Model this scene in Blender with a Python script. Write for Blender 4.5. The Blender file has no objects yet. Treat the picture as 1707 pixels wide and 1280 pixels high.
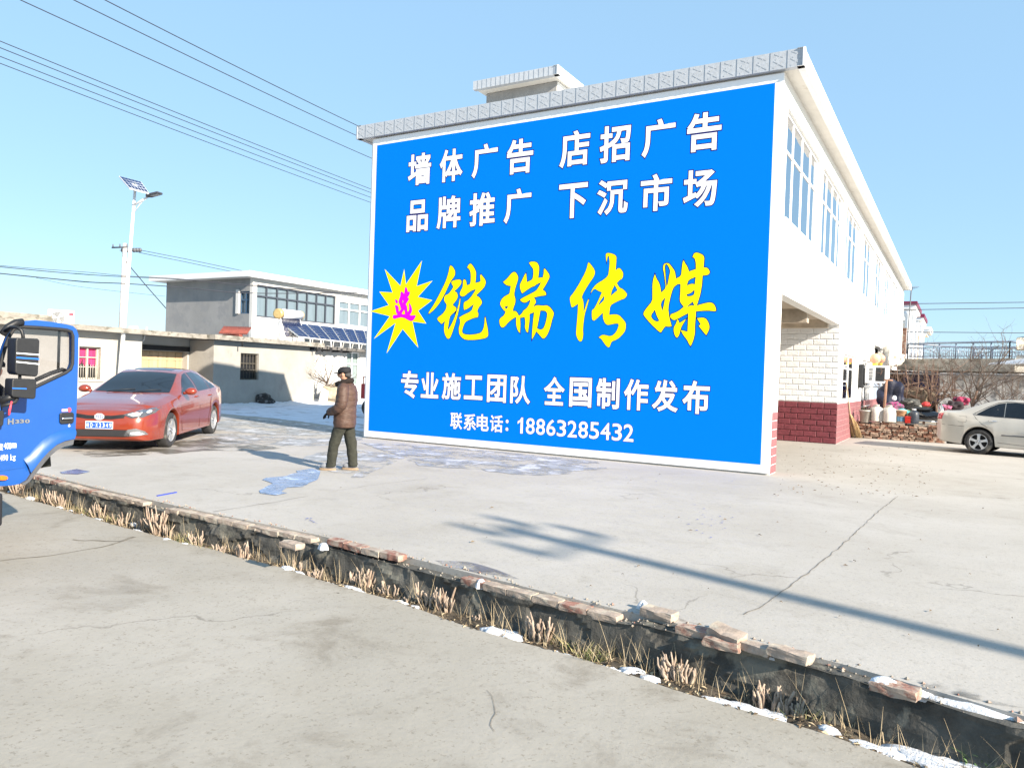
import bpy, bmesh, math, random
from mathutils import Vector, Matrix, Quaternion, noise
random.seed(7)
S = bpy.context.scene
COL = S.collection
R = math.radians

# ------------------------------------------------------------------ camera, sky, sun, exposure
F_PX, YAW, PITCH, ROLL, EYE = 1272.3, -0.528582, -0.0141445, 0.0334635, 1.70
_f = Vector((math.sin(YAW)*math.cos(PITCH), math.cos(YAW)*math.cos(PITCH), math.sin(PITCH)))
_r0 = Vector((math.cos(YAW), -math.sin(YAW), 0)); _u0 = _r0.cross(_f)
_r = math.cos(ROLL)*_r0 + math.sin(ROLL)*_u0
_u = -math.sin(ROLL)*_r0 + math.cos(ROLL)*_u0
_O = Vector((0, 0, EYE))
cam_d = bpy.data.cameras.new("camera"); cam = bpy.data.objects.new("camera", cam_d); COL.objects.link(cam)
cam_d.sensor_width = 36; cam_d.lens = F_PX/1707*36; cam_d.clip_start = .05; cam_d.clip_end = 4000
cam.matrix_world = Matrix(((_r.x, _u.x, -_f.x, 0), (_r.y, _u.y, -_f.y, 0), (_r.z, _u.z, -_f.z, EYE), (0, 0, 0, 1)))
S.camera = cam

SUN_EL = 25.0
SUN_H = Vector((.966, -.259, 0)).normalized()
SUN = Vector((SUN_H.x*math.cos(R(SUN_EL)), SUN_H.y*math.cos(R(SUN_EL)), math.sin(R(SUN_EL))))
w = bpy.data.worlds.new("World"); S.world = w; w.use_nodes = True
nt = w.node_tree; bg = nt.nodes["Background"]
sky = nt.nodes.new("ShaderNodeTexSky"); sky.sky_type = 'NISHITA'; sky.sun_disc = False
sky.sun_elevation = R(SUN_EL); sky.sun_rotation = math.atan2(SUN_H.x, SUN_H.y)
sky.altitude = 0; sky.air_density = 1.0; sky.dust_density = 0.3; sky.ozone_density = 3.0
bal = nt.nodes.new("ShaderNodeMix"); bal.data_type = 'RGBA'; bal.blend_type = 'MULTIPLY'; bal.inputs[0].default_value = 1
bal.inputs[7].default_value = (.45, .45, .43, 1)                 # camera white balance of a winter noon sky
nt.links.new(sky.outputs[0], bal.inputs[6]); haz = nt.nodes.new("ShaderNodeMix"); haz.data_type = 'RGBA'; haz.blend_type = 'ADD'; haz.inputs[0].default_value = 1
haz.inputs[7].default_value = (1.90, 3.15, 4.40, 1)                 # even pale winter haze over the whole dome
nt.links.new(bal.outputs[2], haz.inputs[6]); nt.links.new(haz.outputs[2], bg.inputs[0]); bg.inputs[1].default_value = 0.07
sun_d = bpy.data.lights.new("sun", 'SUN'); sun_d.energy = 5.0; sun_d.angle = R(.55); sun_d.color = (1, .885, .74)
sun = bpy.data.objects.new("sun", sun_d); COL.objects.link(sun); sun.location = SUN*60
sun.rotation_euler = (-SUN).to_track_quat('-Z', 'Y').to_euler()
S.view_settings.view_transform = 'Standard'; S.view_settings.look = 'None'
S.view_settings.exposure = 1.25; S.view_settings.gamma = 1; S.view_settings.use_curve_mapping = False
S.cycles.max_bounces = 8; S.cycles.transparent_max_bounces = 16
S.cycles.sample_clamp_indirect = 6

# ------------------------------------------------------------------ helpers
def at(x, y, ax, val):
    """photo pixel -> world point on the plane axis=val"""
    d = _f + _r*((x-853.5)/F_PX) - _u*((y-640)/F_PX)
    return _O + d*((val-_O[ax])/d[ax])
def gr(x, y, z=0): return at(x, y, 2, z)
def pd(x, y, dep):
    """photo pixel -> world point at this distance along the view axis"""
    return _O + (_f + _r*((x-853.5)/F_PX) - _u*((y-640)/F_PX))*dep
def onp(x, y, a, n):
    d = _f + _r*((x-853.5)/F_PX) - _u*((y-640)/F_PX)
    return _O + d*((a-_O).dot(n)/d.dot(n))

INV = {}
def tag(o, label=None, cat=None, group=None, kind=None):
    if label: o["label"] = label
    if cat: o["category"] = cat
    if group: o["group"] = group
    if kind: o["kind"] = kind
    return o
def thing(name, label, cat, loc=(0, 0, 0), rz=0, group=None):
    o = bpy.data.objects.new(name, None); COL.objects.link(o)
    o.location = loc; o.rotation_euler = (0, 0, rz); o.empty_display_size = .2
    INV[o.name] = (Matrix.Translation(Vector(loc)) @ Matrix.Rotation(rz, 4, 'Z')).inverted()
    return tag(o, label, cat, group)
def dup(o, loc=None, rz=None, label=None, scale=None, parent=None):
    c = o.copy(); COL.objects.link(c)
    if parent: c.parent = parent
    if loc is not None: c.location = loc
    if rz is not None: c.rotation_euler = (c.rotation_euler[0], c.rotation_euler[1], rz)
    if label: c["label"] = label
    if scale: c.scale = scale
    for ch in list(o.children): dup(ch, parent=c)
    return c

class MB:
    def __init__(s): s.bm = bmesh.new(); s.mi = 0
    def face(s, pts, mi=None):
        try: f = s.bm.faces.new([s.bm.verts.new(p) for p in pts])
        except ValueError: return None
        f.material_index = s.mi if mi is None else mi
        return f
    def box(s, a, b, M=None, bev=0, mi=None):
        x0, y0, z0 = a; x1, y1, z1 = b
        P = [Vector(p) for p in ((x0,y0,z0),(x1,y0,z0),(x1,y1,z0),(x0,y1,z0),(x0,y0,z1),(x1,y0,z1),(x1,y1,z1),(x0,y1,z1))]
        if M: P = [M @ p for p in P]
        v = [s.bm.verts.new(p) for p in P]; fs = []
        for q in ((3,2,1,0),(4,5,6,7),(0,1,5,4),(1,2,6,5),(2,3,7,6),(3,0,4,7)):
            f = s.bm.faces.new([v[i] for i in q]); f.material_index = s.mi if mi is None else mi; fs.append(f)
        if bev:
            es = list({e for f in fs for e in f.edges})
            r = bmesh.ops.bevel(s.bm, geom=es, offset=bev, segments=2, profile=.5, affect='EDGES')
            for f in r['faces']: f.material_index = s.mi if mi is None else mi
        return s
    def tube(s, pts, r, n=8, caps=True, mi=None):
        pts = [Vector(p) for p in pts]; rs = r if isinstance(r, (list, tuple)) else [r]*len(pts)
        rings = []; prev = None
        for i, p in enumerate(pts):
            t = (pts[min(i+1, len(pts)-1)] - pts[max(i-1, 0)])
            t = t.normalized() if t.length > 1e-9 else Vector((0, 0, 1))
            if prev is None:
                a = Vector((0, 0, 1)) if abs(t.z) < .9 else Vector((1, 0, 0)); u = t.cross(a).normalized()
            else:
                u = prev - t*prev.dot(t); u = u.normalized() if u.length > 1e-6 else t.orthogonal().normalized()
            prev = u; v = t.cross(u)
            rings.append([s.bm.verts.new(p + (u*math.cos(2*math.pi*k/n) + v*math.sin(2*math.pi*k/n))*rs[i]) for k in range(n)])
        m = s.mi if mi is None else mi
        for a, b in zip(rings, rings[1:]):
            for k in range(n):
                f = s.bm.faces.new((a[k], a[(k+1) % n], b[(k+1) % n], b[k])); f.material_index = m; f.smooth = True
        if caps:
            f = s.bm.faces.new(rings[0][::-1]); f.material_index = m
            f = s.bm.faces.new(rings[-1]); f.material_index = m
        return s
    def lathe(s, prof, M=None, n=24, mi=None, smooth=True, caps=True):
        rings = []
        for r, z in prof:
            ring = []
            for k in range(n):
                p = Vector((r*math.cos(2*math.pi*k/n), r*math.sin(2*math.pi*k/n), z))
                ring.append(s.bm.verts.new(M @ p if M else p))
            rings.append(ring)
        m = s.mi if mi is None else mi
        for a, b in zip(rings, rings[1:]):
            for k in range(n):
                f = s.bm.faces.new((a[k], a[(k+1) % n], b[(k+1) % n], b[k])); f.material_index = m; f.smooth = smooth
        if not caps: return s
        f = s.bm.faces.new(rings[0][::-1]); f.material_index = m
        f = s.bm.faces.new(rings[-1]); f.material_index = m
        return s
    def prism(s, poly, d, mi=None):
        """polygon of 3-D points extruded by vector d"""
        d = Vector(d); a = [s.bm.verts.new(p) for p in poly]; b = [s.bm.verts.new(Vector(p)+d) for p in poly]
        m = s.mi if mi is None else mi; n = len(a); fs = []
        fs.append(s.bm.faces.new(a[::-1])); fs.append(s.bm.faces.new(b))
        for k in range(n): fs.append(s.bm.faces.new((a[k], a[(k+1) % n], b[(k+1) % n], b[k])))
        for f in fs: f.material_index = m
        return s
    def grid(s, fn, nu, nv, mi=None, smooth=True):
        V = [[s.bm.verts.new(fn(i/nu, j/nv)) for j in range(nv+1)] for i in range(nu+1)]
        m = s.mi if mi is None else mi
        for i in range(nu):
            for j in range(nv):
                f = s.bm.faces.new((V[i][j], V[i+1][j], V[i+1][j+1], V[i][j+1])); f.material_index = m; f.smooth = smooth
        return s
    def blob(s, c, r, sub=2, amp=.15, fr=1.5, seed=0, mi=None):
        c = Vector(c); rr = Vector(r) if not isinstance(r, (int, float)) else Vector((r, r, r))
        g = bmesh.ops.create_icosphere(s.bm, subdivisions=sub, radius=1)
        for v in g['verts']:
            n = v.co.copy(); k = 1 + amp*noise.noise(n*fr + Vector((seed*3.1, seed, -seed)))
            v.co = c + Vector((n.x*rr.x, n.y*rr.y, n.z*rr.z))*k
        m = s.mi if mi is None else mi
        for f in {f for v in g['verts'] for f in v.link_faces}: f.material_index = m; f.smooth = True
        return s
    def build(s, name, mats, parent=None, world=True, smooth=None, fix=True, label=None):
        if fix: bmesh.ops.recalc_face_normals(s.bm, faces=s.bm.faces[:])
        if parent is not None and world:
            root = parent
            while root.parent: root = root.parent
            s.bm.transform(INV[root.name])
        me = bpy.data.meshes.new(name); s.bm.to_mesh(me); s.bm.free()
        if smooth is not None:
            for p in me.polygons: p.use_smooth = smooth
        for m in (mats if isinstance(mats, (list, tuple)) else [mats]): me.materials.append(m)
        o = bpy.data.objects.new(name, me); COL.objects.link(o)
        if parent is not None: o.parent = parent
        if label: o["label"] = label
        return o

def auto(o, deg=35):
    me = o.data
    for p in me.polygons: p.use_smooth = True
    try: me.set_sharp_from_angle(angle=R(deg))
    except Exception: pass
    return o
def mod_bevel(o, w_, seg=2, ang=40):
    m = o.modifiers.new("bevel", 'BEVEL'); m.width = w_; m.segments = seg; m.limit_method = 'ANGLE'; m.angle_limit = R(ang); return o
def mod_sub(o, n=1):
    m = o.modifiers.new("subd", 'SUBSURF'); m.levels = n; m.render_levels = n; return o

# ------------------------------------------------------------------ materials
def mat(name, col, rough=.7, var=0.0, sc=4, bump=0, bsc=None, metal=0, spec=.4, coat=0, col2=None, c2lo=.45, c2hi=.6, c2sc=None, trans=0, det=6, stretch=None, ior=None, alpha=None):
    m = bpy.data.materials.new(name); m.use_nodes = True; t = m.node_tree; N = t.nodes; L = t.links
    b = N["Principled BSDF"]
    b.inputs["Base Color"].default_value = (*col, 1); b.inputs["Roughness"].default_value = rough
    b.inputs["Metallic"].default_value = metal; b.inputs["Specular IOR Level"].default_value = spec
    b.inputs["Coat Weight"].default_value = coat; b.inputs["Coat Roughness"].default_value = .04
    if trans: b.inputs["Transmission Weight"].default_value = trans
    if ior: b.inputs["IOR"].default_value = ior
    tc = N.new("ShaderNodeTexCoord"); src = tc.outputs["Object"]
    if stretch:
        mp = N.new("ShaderNodeMapping"); mp.inputs["Scale"].default_value = stretch; L.new(src, mp.inputs[0]); src = mp.outputs[0]
    out = None
    if var:
        nz = N.new("ShaderNodeTexNoise"); nz.inputs["Scale"].default_value = sc; nz.inputs["Detail"].default_value = det; nz.inputs["Roughness"].default_value = .65
        L.new(src, nz.inputs["Vector"])
        mr = N.new("ShaderNodeMapRange"); mr.inputs[1].default_value = .3; mr.inputs[2].default_value = .7
        mr.inputs[3].default_value = 1-var; mr.inputs[4].default_value = 1+var; L.new(nz.outputs[0], mr.inputs[0])
        mx = N.new("ShaderNodeMix"); mx.data_type = 'RGBA'; mx.blend_type = 'MULTIPLY'; mx.inputs[0].default_value = 1
        mx.inputs[6].default_value = (*col, 1); L.new(mr.outputs[0], mx.inputs[7]); out = mx.outputs[2]
    if col2:
        nz = N.new("ShaderNodeTexNoise"); nz.inputs["Scale"].default_value = c2sc or sc*.5; nz.inputs["Detail"].default_value = 8; nz.inputs["Roughness"].default_value = .62
        mp2 = N.new("ShaderNodeMapping"); mp2.inputs["Location"].default_value = (3.7, 1.3, 7.7); L.new(src, mp2.inputs[0]); L.new(mp2.outputs[0], nz.inputs["Vector"])
        mr = N.new("ShaderNodeMapRange"); mr.interpolation_type = 'SMOOTHSTEP'; mr.inputs[1].default_value = c2lo; mr.inputs[2].default_value = c2hi; L.new(nz.outputs[0], mr.inputs[0])
        mx = N.new("ShaderNodeMix"); mx.data_type = 'RGBA'; mx.inputs[7].default_value = (*col2, 1)
        if out: L.new(out, mx.inputs[6])
        else: mx.inputs[6].default_value = (*col, 1)
        L.new(mr.outputs[0], mx.inputs[0]); out = mx.outputs[2]
    if out: L.new(out, b.inputs["Base Color"])
    if alpha:                                                      # worn through in patches
        nz = N.new("ShaderNodeTexNoise"); nz.inputs["Scale"].default_value = alpha[0]; nz.inputs["Detail"].default_value = 9; nz.inputs["Roughness"].default_value = .68; L.new(src, nz.inputs["Vector"])
        mr = N.new("ShaderNodeMapRange"); mr.interpolation_type = 'SMOOTHSTEP'; mr.inputs[1].default_value = alpha[1]; mr.inputs[2].default_value = alpha[2]; L.new(nz.outputs[0], mr.inputs[0]); L.new(mr.outputs[0], b.inputs["Alpha"])
    if bump:
        nz = N.new("ShaderNodeTexNoise"); nz.inputs["Scale"].default_value = bsc or sc*3; nz.inputs["Detail"].default_value = 7; nz.inputs["Roughness"].default_value = .65
        L.new(src, nz.inputs["Vector"])
        bp = N.new("ShaderNodeBump"); bp.inputs["Strength"].default_value = 1; bp.inputs["Distance"].default_value = bump
        L.new(nz.outputs[0], bp.inputs["Height"]); L.new(bp.outputs[0], b.inputs["Normal"])
    return m

def glass_mat(name, tint, refl=.06, rough=.01, vary=.04):
    """thin pane: tinted see-through with a fresnel reflection"""
    m = bpy.data.materials.new(name); m.use_nodes = True; t = m.node_tree; N = t.nodes; L = t.links
    N.remove(N["Principled BSDF"]); o = N["Material Output"]
    tr = N.new("ShaderNodeBsdfTransparent"); tr.inputs[0].default_value = (*tint, 1)
    gl = N.new("ShaderNodeBsdfGlossy"); gl.inputs["Roughness"].default_value = rough
    fr = N.new("ShaderNodeFresnel"); fr.inputs[0].default_value = 1.52
    ad = N.new("ShaderNodeMath"); ad.operation = 'ADD'; ad.inputs[1].default_value = refl; L.new(fr.outputs[0], ad.inputs[0])
    tc = N.new("ShaderNodeTexCoord"); nz = N.new("ShaderNodeTexNoise"); nz.inputs["Scale"].default_value = 1.2; L.new(tc.outputs["Object"], nz.inputs["Vector"])
    bp = N.new("ShaderNodeBump"); bp.inputs["Distance"].default_value = vary*.1; L.new(nz.outputs[0], bp.inputs["Height"]); L.new(bp.outputs[0], gl.inputs["Normal"])
    mx = N.new("ShaderNodeMixShader"); L.new(ad.outputs[0], mx.inputs[0]); L.new(tr.outputs[0], mx.inputs[1]); L.new(gl.outputs[0], mx.inputs[2])
    L.new(mx.outputs[0], o.inputs[0]); return m

def concrete(name, base, dark, light, big=.35, stain=.25, cracks=True):
    m = bpy.data.materials.new(name); m.use_nodes = True; t = m.node_tree; N = t.nodes; L = t.links
    b = N["Principled BSDF"]; b.inputs["Specular IOR Level"].default_value = .25
    tc = N.new("ShaderNodeTexCoord"); src = tc.outputs["Object"]
    def nz(sc, det=8, ro=.6, loc=(0, 0, 0), scl=(1, 1, 1), dist=0):
        mp = N.new("ShaderNodeMapping"); mp.inputs["Location"].default_value = loc; mp.inputs["Scale"].default_value = scl; L.new(src, mp.inputs[0])
        n = N.new("ShaderNodeTexNoise"); n.inputs["Scale"].default_value = sc; n.inputs["Detail"].default_value = det; n.inputs["Roughness"].default_value = ro; n.inputs["Distortion"].default_value = dist
        L.new(mp.outputs[0], n.inputs["Vector"]); return n.outputs[0]
    def rng(v, a, b_, c=0, d=1):
        r = N.new("ShaderNodeMapRange"); r.interpolation_type = 'SMOOTHSTEP'
        for i, q in enumerate((a, b_, c, d)): r.inputs[i+1].default_value = q
        L.new(v, r.inputs[0]); return r.outputs[0]
    def mix(f, a, c):
        x = N.new("ShaderNodeMix"); x.data_type = 'RGBA'; L.new(f, x.inputs[0])
        for i, q in ((6, a), (7, c)):
            if isinstance(q, tuple): x.inputs[i].default_value = (*q, 1)
            else: L.new(q, x.inputs[i])
        return x.outputs[2]
    def mul(a, b_):
        x = N.new("ShaderNodeMath"); x.operation = 'MULTIPLY'; L.new(a, x.inputs[0])
        if isinstance(b_, float): x.inputs[1].default_value = b_
        else: L.new(b_, x.inputs[1])
        return x.outputs[0]
    c = mix(rng(nz(big, 6, .6), .35, .68), base, light)
    c = mix(mul(rng(nz(.9, 9, .7, (5, 2, 0), dist=.6), .5, .72), stain*1.6), c, dark)
    c = mix(mul(rng(nz(7, 6, .7, (1, 8, 0)), .52, .75), .35), c, dark)
    c = mix(mul(rng(nz(34, 4, .6, (9, 1, 0)), .58, .68), .55), c, dark)          # fine specks
    c = mix(mul(rng(nz(60, 3, .6, (2, 6, 0)), .6, .7), .4), c, light)
    if cracks:
        vo = N.new("ShaderNodeTexVoronoi"); vo.feature = 'DISTANCE_TO_EDGE'; vo.inputs["Scale"].default_value = .22
        dn = N.new("ShaderNodeTexNoise"); dn.inputs["Scale"].default_value = 1.6; dn.inputs["Detail"].default_value = 7; L.new(src, dn.inputs["Vector"])
        va = N.new("ShaderNodeVectorMath"); va.operation = 'SCALE'; va.inputs[3].default_value = .9; L.new(dn.outputs["Color"], va.inputs[0])
        vb = N.new("ShaderNodeVectorMath"); L.new(src, vb.inputs[0]); L.new(va.outputs[0], vb.inputs[1]); L.new(vb.outputs[0], vo.inputs["Vector"])
        ck = mul(rng(vo.outputs["Distance"], 0, .004, 1, 0), rng(nz(.5, 4, .5, (7, 7, 0)), .5, .6))
        c = mix(mul(ck, .45), c, tuple(q*.5 for q in dark))
    L.new(c, b.inputs["Base Color"])
    L.new(rng(nz(2.5, 5, .6, (4, 4, 0)), .3, .7, .72, .95), b.inputs["Roughness"])
    bp = N.new("ShaderNodeBump"); bp.inputs["Strength"].default_value = .6; bp.inputs["Distance"].default_value = .006
    L.new(nz(26, 8, .7), bp.inputs["Height"]); L.new(bp.outputs[0], b.inputs["Normal"])
    return m

MT = {}
MT['white_wall'] = mat("white_wall_paint", (.80, .80, .78), .85, var=.04, sc=1.2, bump=.002, bsc=40)
MT['white_trim'] = mat("white_glazed_trim", (.76, .78, .80), .45, var=.06, sc=8, bump=.001, bsc=30)
MT['fascia'] = mat("shaded_glazed_tile", (.43, .46, .50), .45, var=.10, sc=14, bump=.004, bsc=22)  # darker copy of the white trim: shade of the gable put into the colour
MT['soffit'] = mat("soffit_plaster", (.66, .64, .60), .9, var=.06, sc=2, bump=.002, bsc=20, col2=(.45, .40, .34), c2lo=.62, c2hi=.72, c2sc=2)
MT['cement'] = mat("raw_cement_render", (.30, .30, .30), .95, var=.22, sc=1.3, bump=.006, bsc=14)
MT['pvc'] = mat("white_pvc_frame", (.82, .83, .84), .35, var=.02, sc=5)
MT['red_tile'] = mat("shaded_maroon_split_tile", (.165, .036, .048), .55, var=.25, sc=9, bump=.006, bsc=30)  # carport end wall copy, darkened to carry the porch shade in its colour
MT['red_tile_side'] = mat("sunlit_maroon_tile", (.25, .105, .115), .5, var=.15, sc=9, bump=.004, bsc=30)  # same tile on the sunny side wall, sunlight put into the paler colour
MT['white_tile'] = mat("white_split_tile", (.74, .75, .76), .6, var=.06, sc=8, bump=.008, bsc=26)
MT['mortar'] = mat("tile_mortar", (.50, .49, .47), .9, var=.1, sc=20)
MT['glass'] = glass_mat("window_glass", (.42, .48, .54), .50)
MT['curtain'] = mat("pale_curtain_fabric", (.62, .66, .70), .9, var=.12, sc=3, stretch=(1, 6, .3))
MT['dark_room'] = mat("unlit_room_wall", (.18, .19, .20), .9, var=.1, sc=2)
MT['black'] = mat("black_plastic", (.018, .019, .021), .45, var=.2, sc=12, bump=.0008, bsc=120)
MT['black_rough'] = mat("dark_void_paint", (.012, .012, .013), .9, var=.2, sc=6)
MT['metal'] = mat("galvanised_metal", (.45, .47, .50), .4, var=.12, sc=9, metal=.85)
MT['sign_blue'] = mat("sign_blue_vinyl", (0.0, .19, .90), .65, spec=.05)
MT['sign_white'] = mat("sign_white_vinyl", (.93, .93, .93), .6, spec=.2)
MT['sign_navy'] = mat("sign_navy_outline", (.012, .012, .13), .6, spec=.2)
MT['sign_yellow'] = mat("sign_yellow_vinyl", (1.0, .90, 0.0), .6, spec=.15)
MT['sign_magenta'] = mat("sign_magenta_vinyl", (.95, .0, .85), .6, spec=.15)
# ------------------------------------------------------------------ ground
DITCH = [(-90, 12.5), (-30, 7.75), (-11.6, 6.06), (-9.8, 5.86), (-7.93, 5.70), (-5.55, 5.58), (-4.02, 5.38), (-2.72, 5.19), (-1.63, 5.07), (-.55, 4.93), (.35, 4.70), (3, 4.1), (30, -1.5)]
def ditch_y(x):
    for (a, b), (c, d) in zip(DITCH, DITCH[1:]):
        if a <= x <= c: return b+(d-b)*(x-a)/(c-a)
    return DITCH[-1][1]
RZ = -.28
def road_gap(x): return .22+.09*max(0, min(1, (x+9)/9))+.05*noise.noise(Vector((x*1.1, 3, 0)))
m_yard = concrete("yard_concrete", (.37, .346, .309), (.21, .188, .152), (.425, .402, .368), .35, .2)
m_road = concrete("road_concrete", (.31, .288, .246), (.18, .157, .123), (.37, .346, .305), .5, .45)
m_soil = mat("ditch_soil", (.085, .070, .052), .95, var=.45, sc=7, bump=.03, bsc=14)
m_far = mat("bare_winter_field", (.20, .175, .125), .95, var=.3, sc=.05)
b = MB(); b.face([(-1500, -1500, -.75), (1500, -1500, -.75), (1500, 1500, -.75), (-1500, 1500, -.75)])
tag(b.build("far_ground", m_far), kind="structure")
xs = [-90+i*.5 for i in range(141)] + [-20+i*.12 for i in range(1, 260)] + [11.2+i for i in range(1, 18)]
b = MB()
for x0, x1 in zip(xs, xs[1:]):
    b.face([(x0, ditch_y(x0)+.105, 0), (x1, ditch_y(x1)+.105, 0), (x1, 130, 0), (x0, 130, 0)])
    b.face([(x0, ditch_y(x0)+.105, 0), (x1, ditch_y(x1)+.105, 0), (x1, ditch_y(x1)+.105, -.3), (x0, ditch_y(x0)+.105, -.3)])
b.face([(28.2, ditch_y(28.2)+.11, 0), (140, -20, 0), (140, 130, 0), (28.2, 130, 0)])
tag(b.build("yard_pavement", m_yard), kind="structure")
b = MB()
for x0, x1 in zip(xs, xs[1:]):
    y0, y1 = ditch_y(x0)-road_gap(x0), ditch_y(x1)-road_gap(x1)
    b.face([(x0, -60, RZ), (x1, -60, RZ), (x1, y1, RZ), (x0, y0, RZ)])
    b.face([(x0, y0, RZ), (x1, y1, RZ), (x1, y1+.03, RZ-.14), (x0, y0+.03, RZ-.14)])
b.face([(28.2, -60, RZ), (140, -60, RZ), (140, -22, RZ), (28.2, ditch_y(28.2)-.32, RZ)])
tag(b.build("road", m_road), kind="structure")
def soil_z(x, y): return -.315+.045*noise.noise(Vector((x*2.3, y*4, 0)))+.03*noise.noise(Vector((x*7, y*9, 5)))
b = MB()
def fsoil(u, v):
    x = -24+u*30; y = ditch_y(x)-.5+v*.55
    return Vector((x, y, soil_z(x, y)))
b.grid(fsoil, 420, 8)
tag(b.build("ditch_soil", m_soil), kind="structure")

# thin sheets on the yard: puddles, ice and trodden snow (outlines measured on the ground)
def sheet(name, pts, m, z=.004, jit=.04, seg=.12):
    P = [gr(x, y) for x, y in pts]; out = []
    for a, c in zip(P, P[1:]+P[:1]):
        n = max(1, int((c-a).length/seg))
        for i in range(n):
            q = a.lerp(c, i/n); q = q + Vector((noise.noise(q*3.1), noise.noise(q*3.1+Vector((9, 9, 9))), 0))*jit*2
            out.append((q.x, q.y, z))
    bb = MB(); bb.face(out); bmesh.ops.triangulate(bb.bm, faces=bb.bm.faces[:])
    return tag(bb.build(name, m), kind="structure")
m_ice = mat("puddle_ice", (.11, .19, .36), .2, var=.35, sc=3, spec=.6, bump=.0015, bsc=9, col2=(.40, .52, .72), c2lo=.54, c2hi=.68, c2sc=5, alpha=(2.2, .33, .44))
m_wet = mat("wet_concrete", (.15, .135, .11), .35, var=.3, sc=3, spec=.4, bump=.002, bsc=12, col2=(.36, .34, .31), c2lo=.50, c2hi=.62, c2sc=1.6, alpha=(1.1, .40, .56))
m_greyice = mat("grey_slush", (.30, .305, .31), .55, var=.25, sc=4, spec=.3, bump=.004, bsc=14, col2=(.52, .52, .53), c2lo=.5, c2hi=.6, c2sc=2.2, alpha=(1.3, .42, .56))
m_snowroad = mat("trodden_snow", (.62, .66, .74), .75, var=.14, sc=2.5, bump=.03, bsc=5, col2=(.30, .30, .31), c2lo=.56, c2hi=.66, c2sc=1.2, stretch=(1, 1, 1))
sheet("trodden_snow", [(250, 715), (330, 700), (372, 694), (460, 700), (540, 711), (604, 722), (604, 735), (560, 742), (480, 745), (430, 738), (380, 742), (320, 735), (262, 733)], m_greyice, .003)
sheet("snowy_lane", [(200, 682), (372, 679), (470, 671), (540, 669), (620, 667), (640, 720), (604, 719), (540, 708), (460, 698), (372, 690), (250, 694)], m_snowroad, .006)
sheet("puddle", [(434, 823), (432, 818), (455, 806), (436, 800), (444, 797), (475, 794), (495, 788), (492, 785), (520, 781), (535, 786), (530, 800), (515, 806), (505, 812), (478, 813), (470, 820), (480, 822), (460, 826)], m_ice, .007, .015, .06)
sheet("puddle", [(504, 764), (520, 757), (548, 752), (596, 750), (640, 755), (668, 760), (676, 764), (655, 772), (640, 778), (625, 785), (608, 796), (582, 796), (596, 788), (560, 789), (540, 783)], m_greyice, .005, .03, .08)
sheet("puddle", [(600, 738), (700, 742), (800, 750), (880, 757), (1000, 770), (1010, 782), (960, 784), (948, 790), (900, 793), (850, 790), (800, 782), (740, 780), (700, 776), (680, 764), (640, 752)], m_greyice, .006, .06, .1)
sheet("puddle", [(122, 752), (160, 748), (250, 742), (300, 736), (360, 730), (395, 736), (440, 742), (470, 748), (400, 752), (340, 751), (290, 756), (200, 760), (150, 762)], m_wet, .008, .05, .1)
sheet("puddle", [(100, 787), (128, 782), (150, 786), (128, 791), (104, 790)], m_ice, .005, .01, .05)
sheet("damp_patch", [(722, 934), (780, 936), (830, 950), (870, 966), (800, 956), (745, 944)], m_wet, .004, .02, .06)
sheet("damp_patch", [(1520, 1132), (1600, 1142), (1650, 1164), (1707, 1180), (1650, 1172), (1560, 1152)], m_wet, .004, .02, .05)
# control joints and cracks: shallow dark fillets laid in the slab
m_joint = mat("joint_dirt", (.19, .17, .14), .95, var=.35, sc=9)
def crack(pts, w0=.012, plane=0.0, jit=.012):
    P = [gr(x, y, plane) for x, y in pts]; Q = []
    for a, c in zip(P, P[1:]):
        n = max(2, int((c-a).length/.07))
        for i in range(n): Q.append(a.lerp(c, i/n))
    bb = MB(); L_ = []
    for i, q in enumerate(Q):
        t = (Q[min(i+1, len(Q)-1)]-Q[max(i-1, 0)]).normalized(); s = Vector((-t.y, t.x, 0))
        q = q + s*jit*noise.noise(q*5)*2; ww = w0*(.35+1.1*abs(noise.noise(q*3.3)))
        L_.append((q+s*ww+Vector((0, 0, .004)), q-s*ww+Vector((0, 0, .004))))
    for (a, c), (d, e) in zip(L_, L_[1:]): bb.face([a, c, e, d])
    return tag(bb.build("pavement_joint", m_joint), kind="structure")
crack([(1497, 827), (1465, 852), (1400, 912), (1330, 968), (1270, 1010), (1232, 1028)], .007)
crack([(356, 853), (400, 846), (450, 838), (520, 826)], .008)
crack([(560, 818), (640, 806), (720, 797)], .005)
crack([(0, 935), (90, 925), (170, 912), (235, 893)], .014, RZ)
crack([(120, 900), (200, 902), (235, 893)], .02, RZ, .04)
crack([(812, 1150), (820, 1180), (826, 1230)], .003, RZ, .03)
# litter: tiny leaves and chips blown over the concrete
m_leaf = mat("dry_leaf_litter", (.17, .125, .075), .9, var=.5, sc=30)
b = MB(); rr = random.Random(3)
for i in range(420):
    if i < 240: p = gr(rr.uniform(1290, 1560), rr.uniform(745, 830))
    else: p = gr(rr.uniform(560, 1700), rr.uniform(790, 1080))
    if (i >= 240 and rr.random() < .6) or p.y < ditch_y(p.x)+.15: continue
    a = rr.uniform(0, 6.3); l = rr.uniform(.010, .035); d = Vector((math.cos(a), math.sin(a), 0))*l; e = Vector((-math.sin(a), math.cos(a), 0))*l*.35
    p = p+Vector((0, 0, .011)); b.face([p-d, p-e+Vector((0, 0, .012)), p+d, p+e+Vector((0, 0, .006))])
tag(b.build("leaf_litter", m_leaf), "dry leaf fragments scattered over the pale yard concrete", "leaf litter", kind="stuff")
m_bluep = mat("blue_paint_drips", (.03, .06, .36), .6, var=.3, sc=30)
b = MB()
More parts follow.
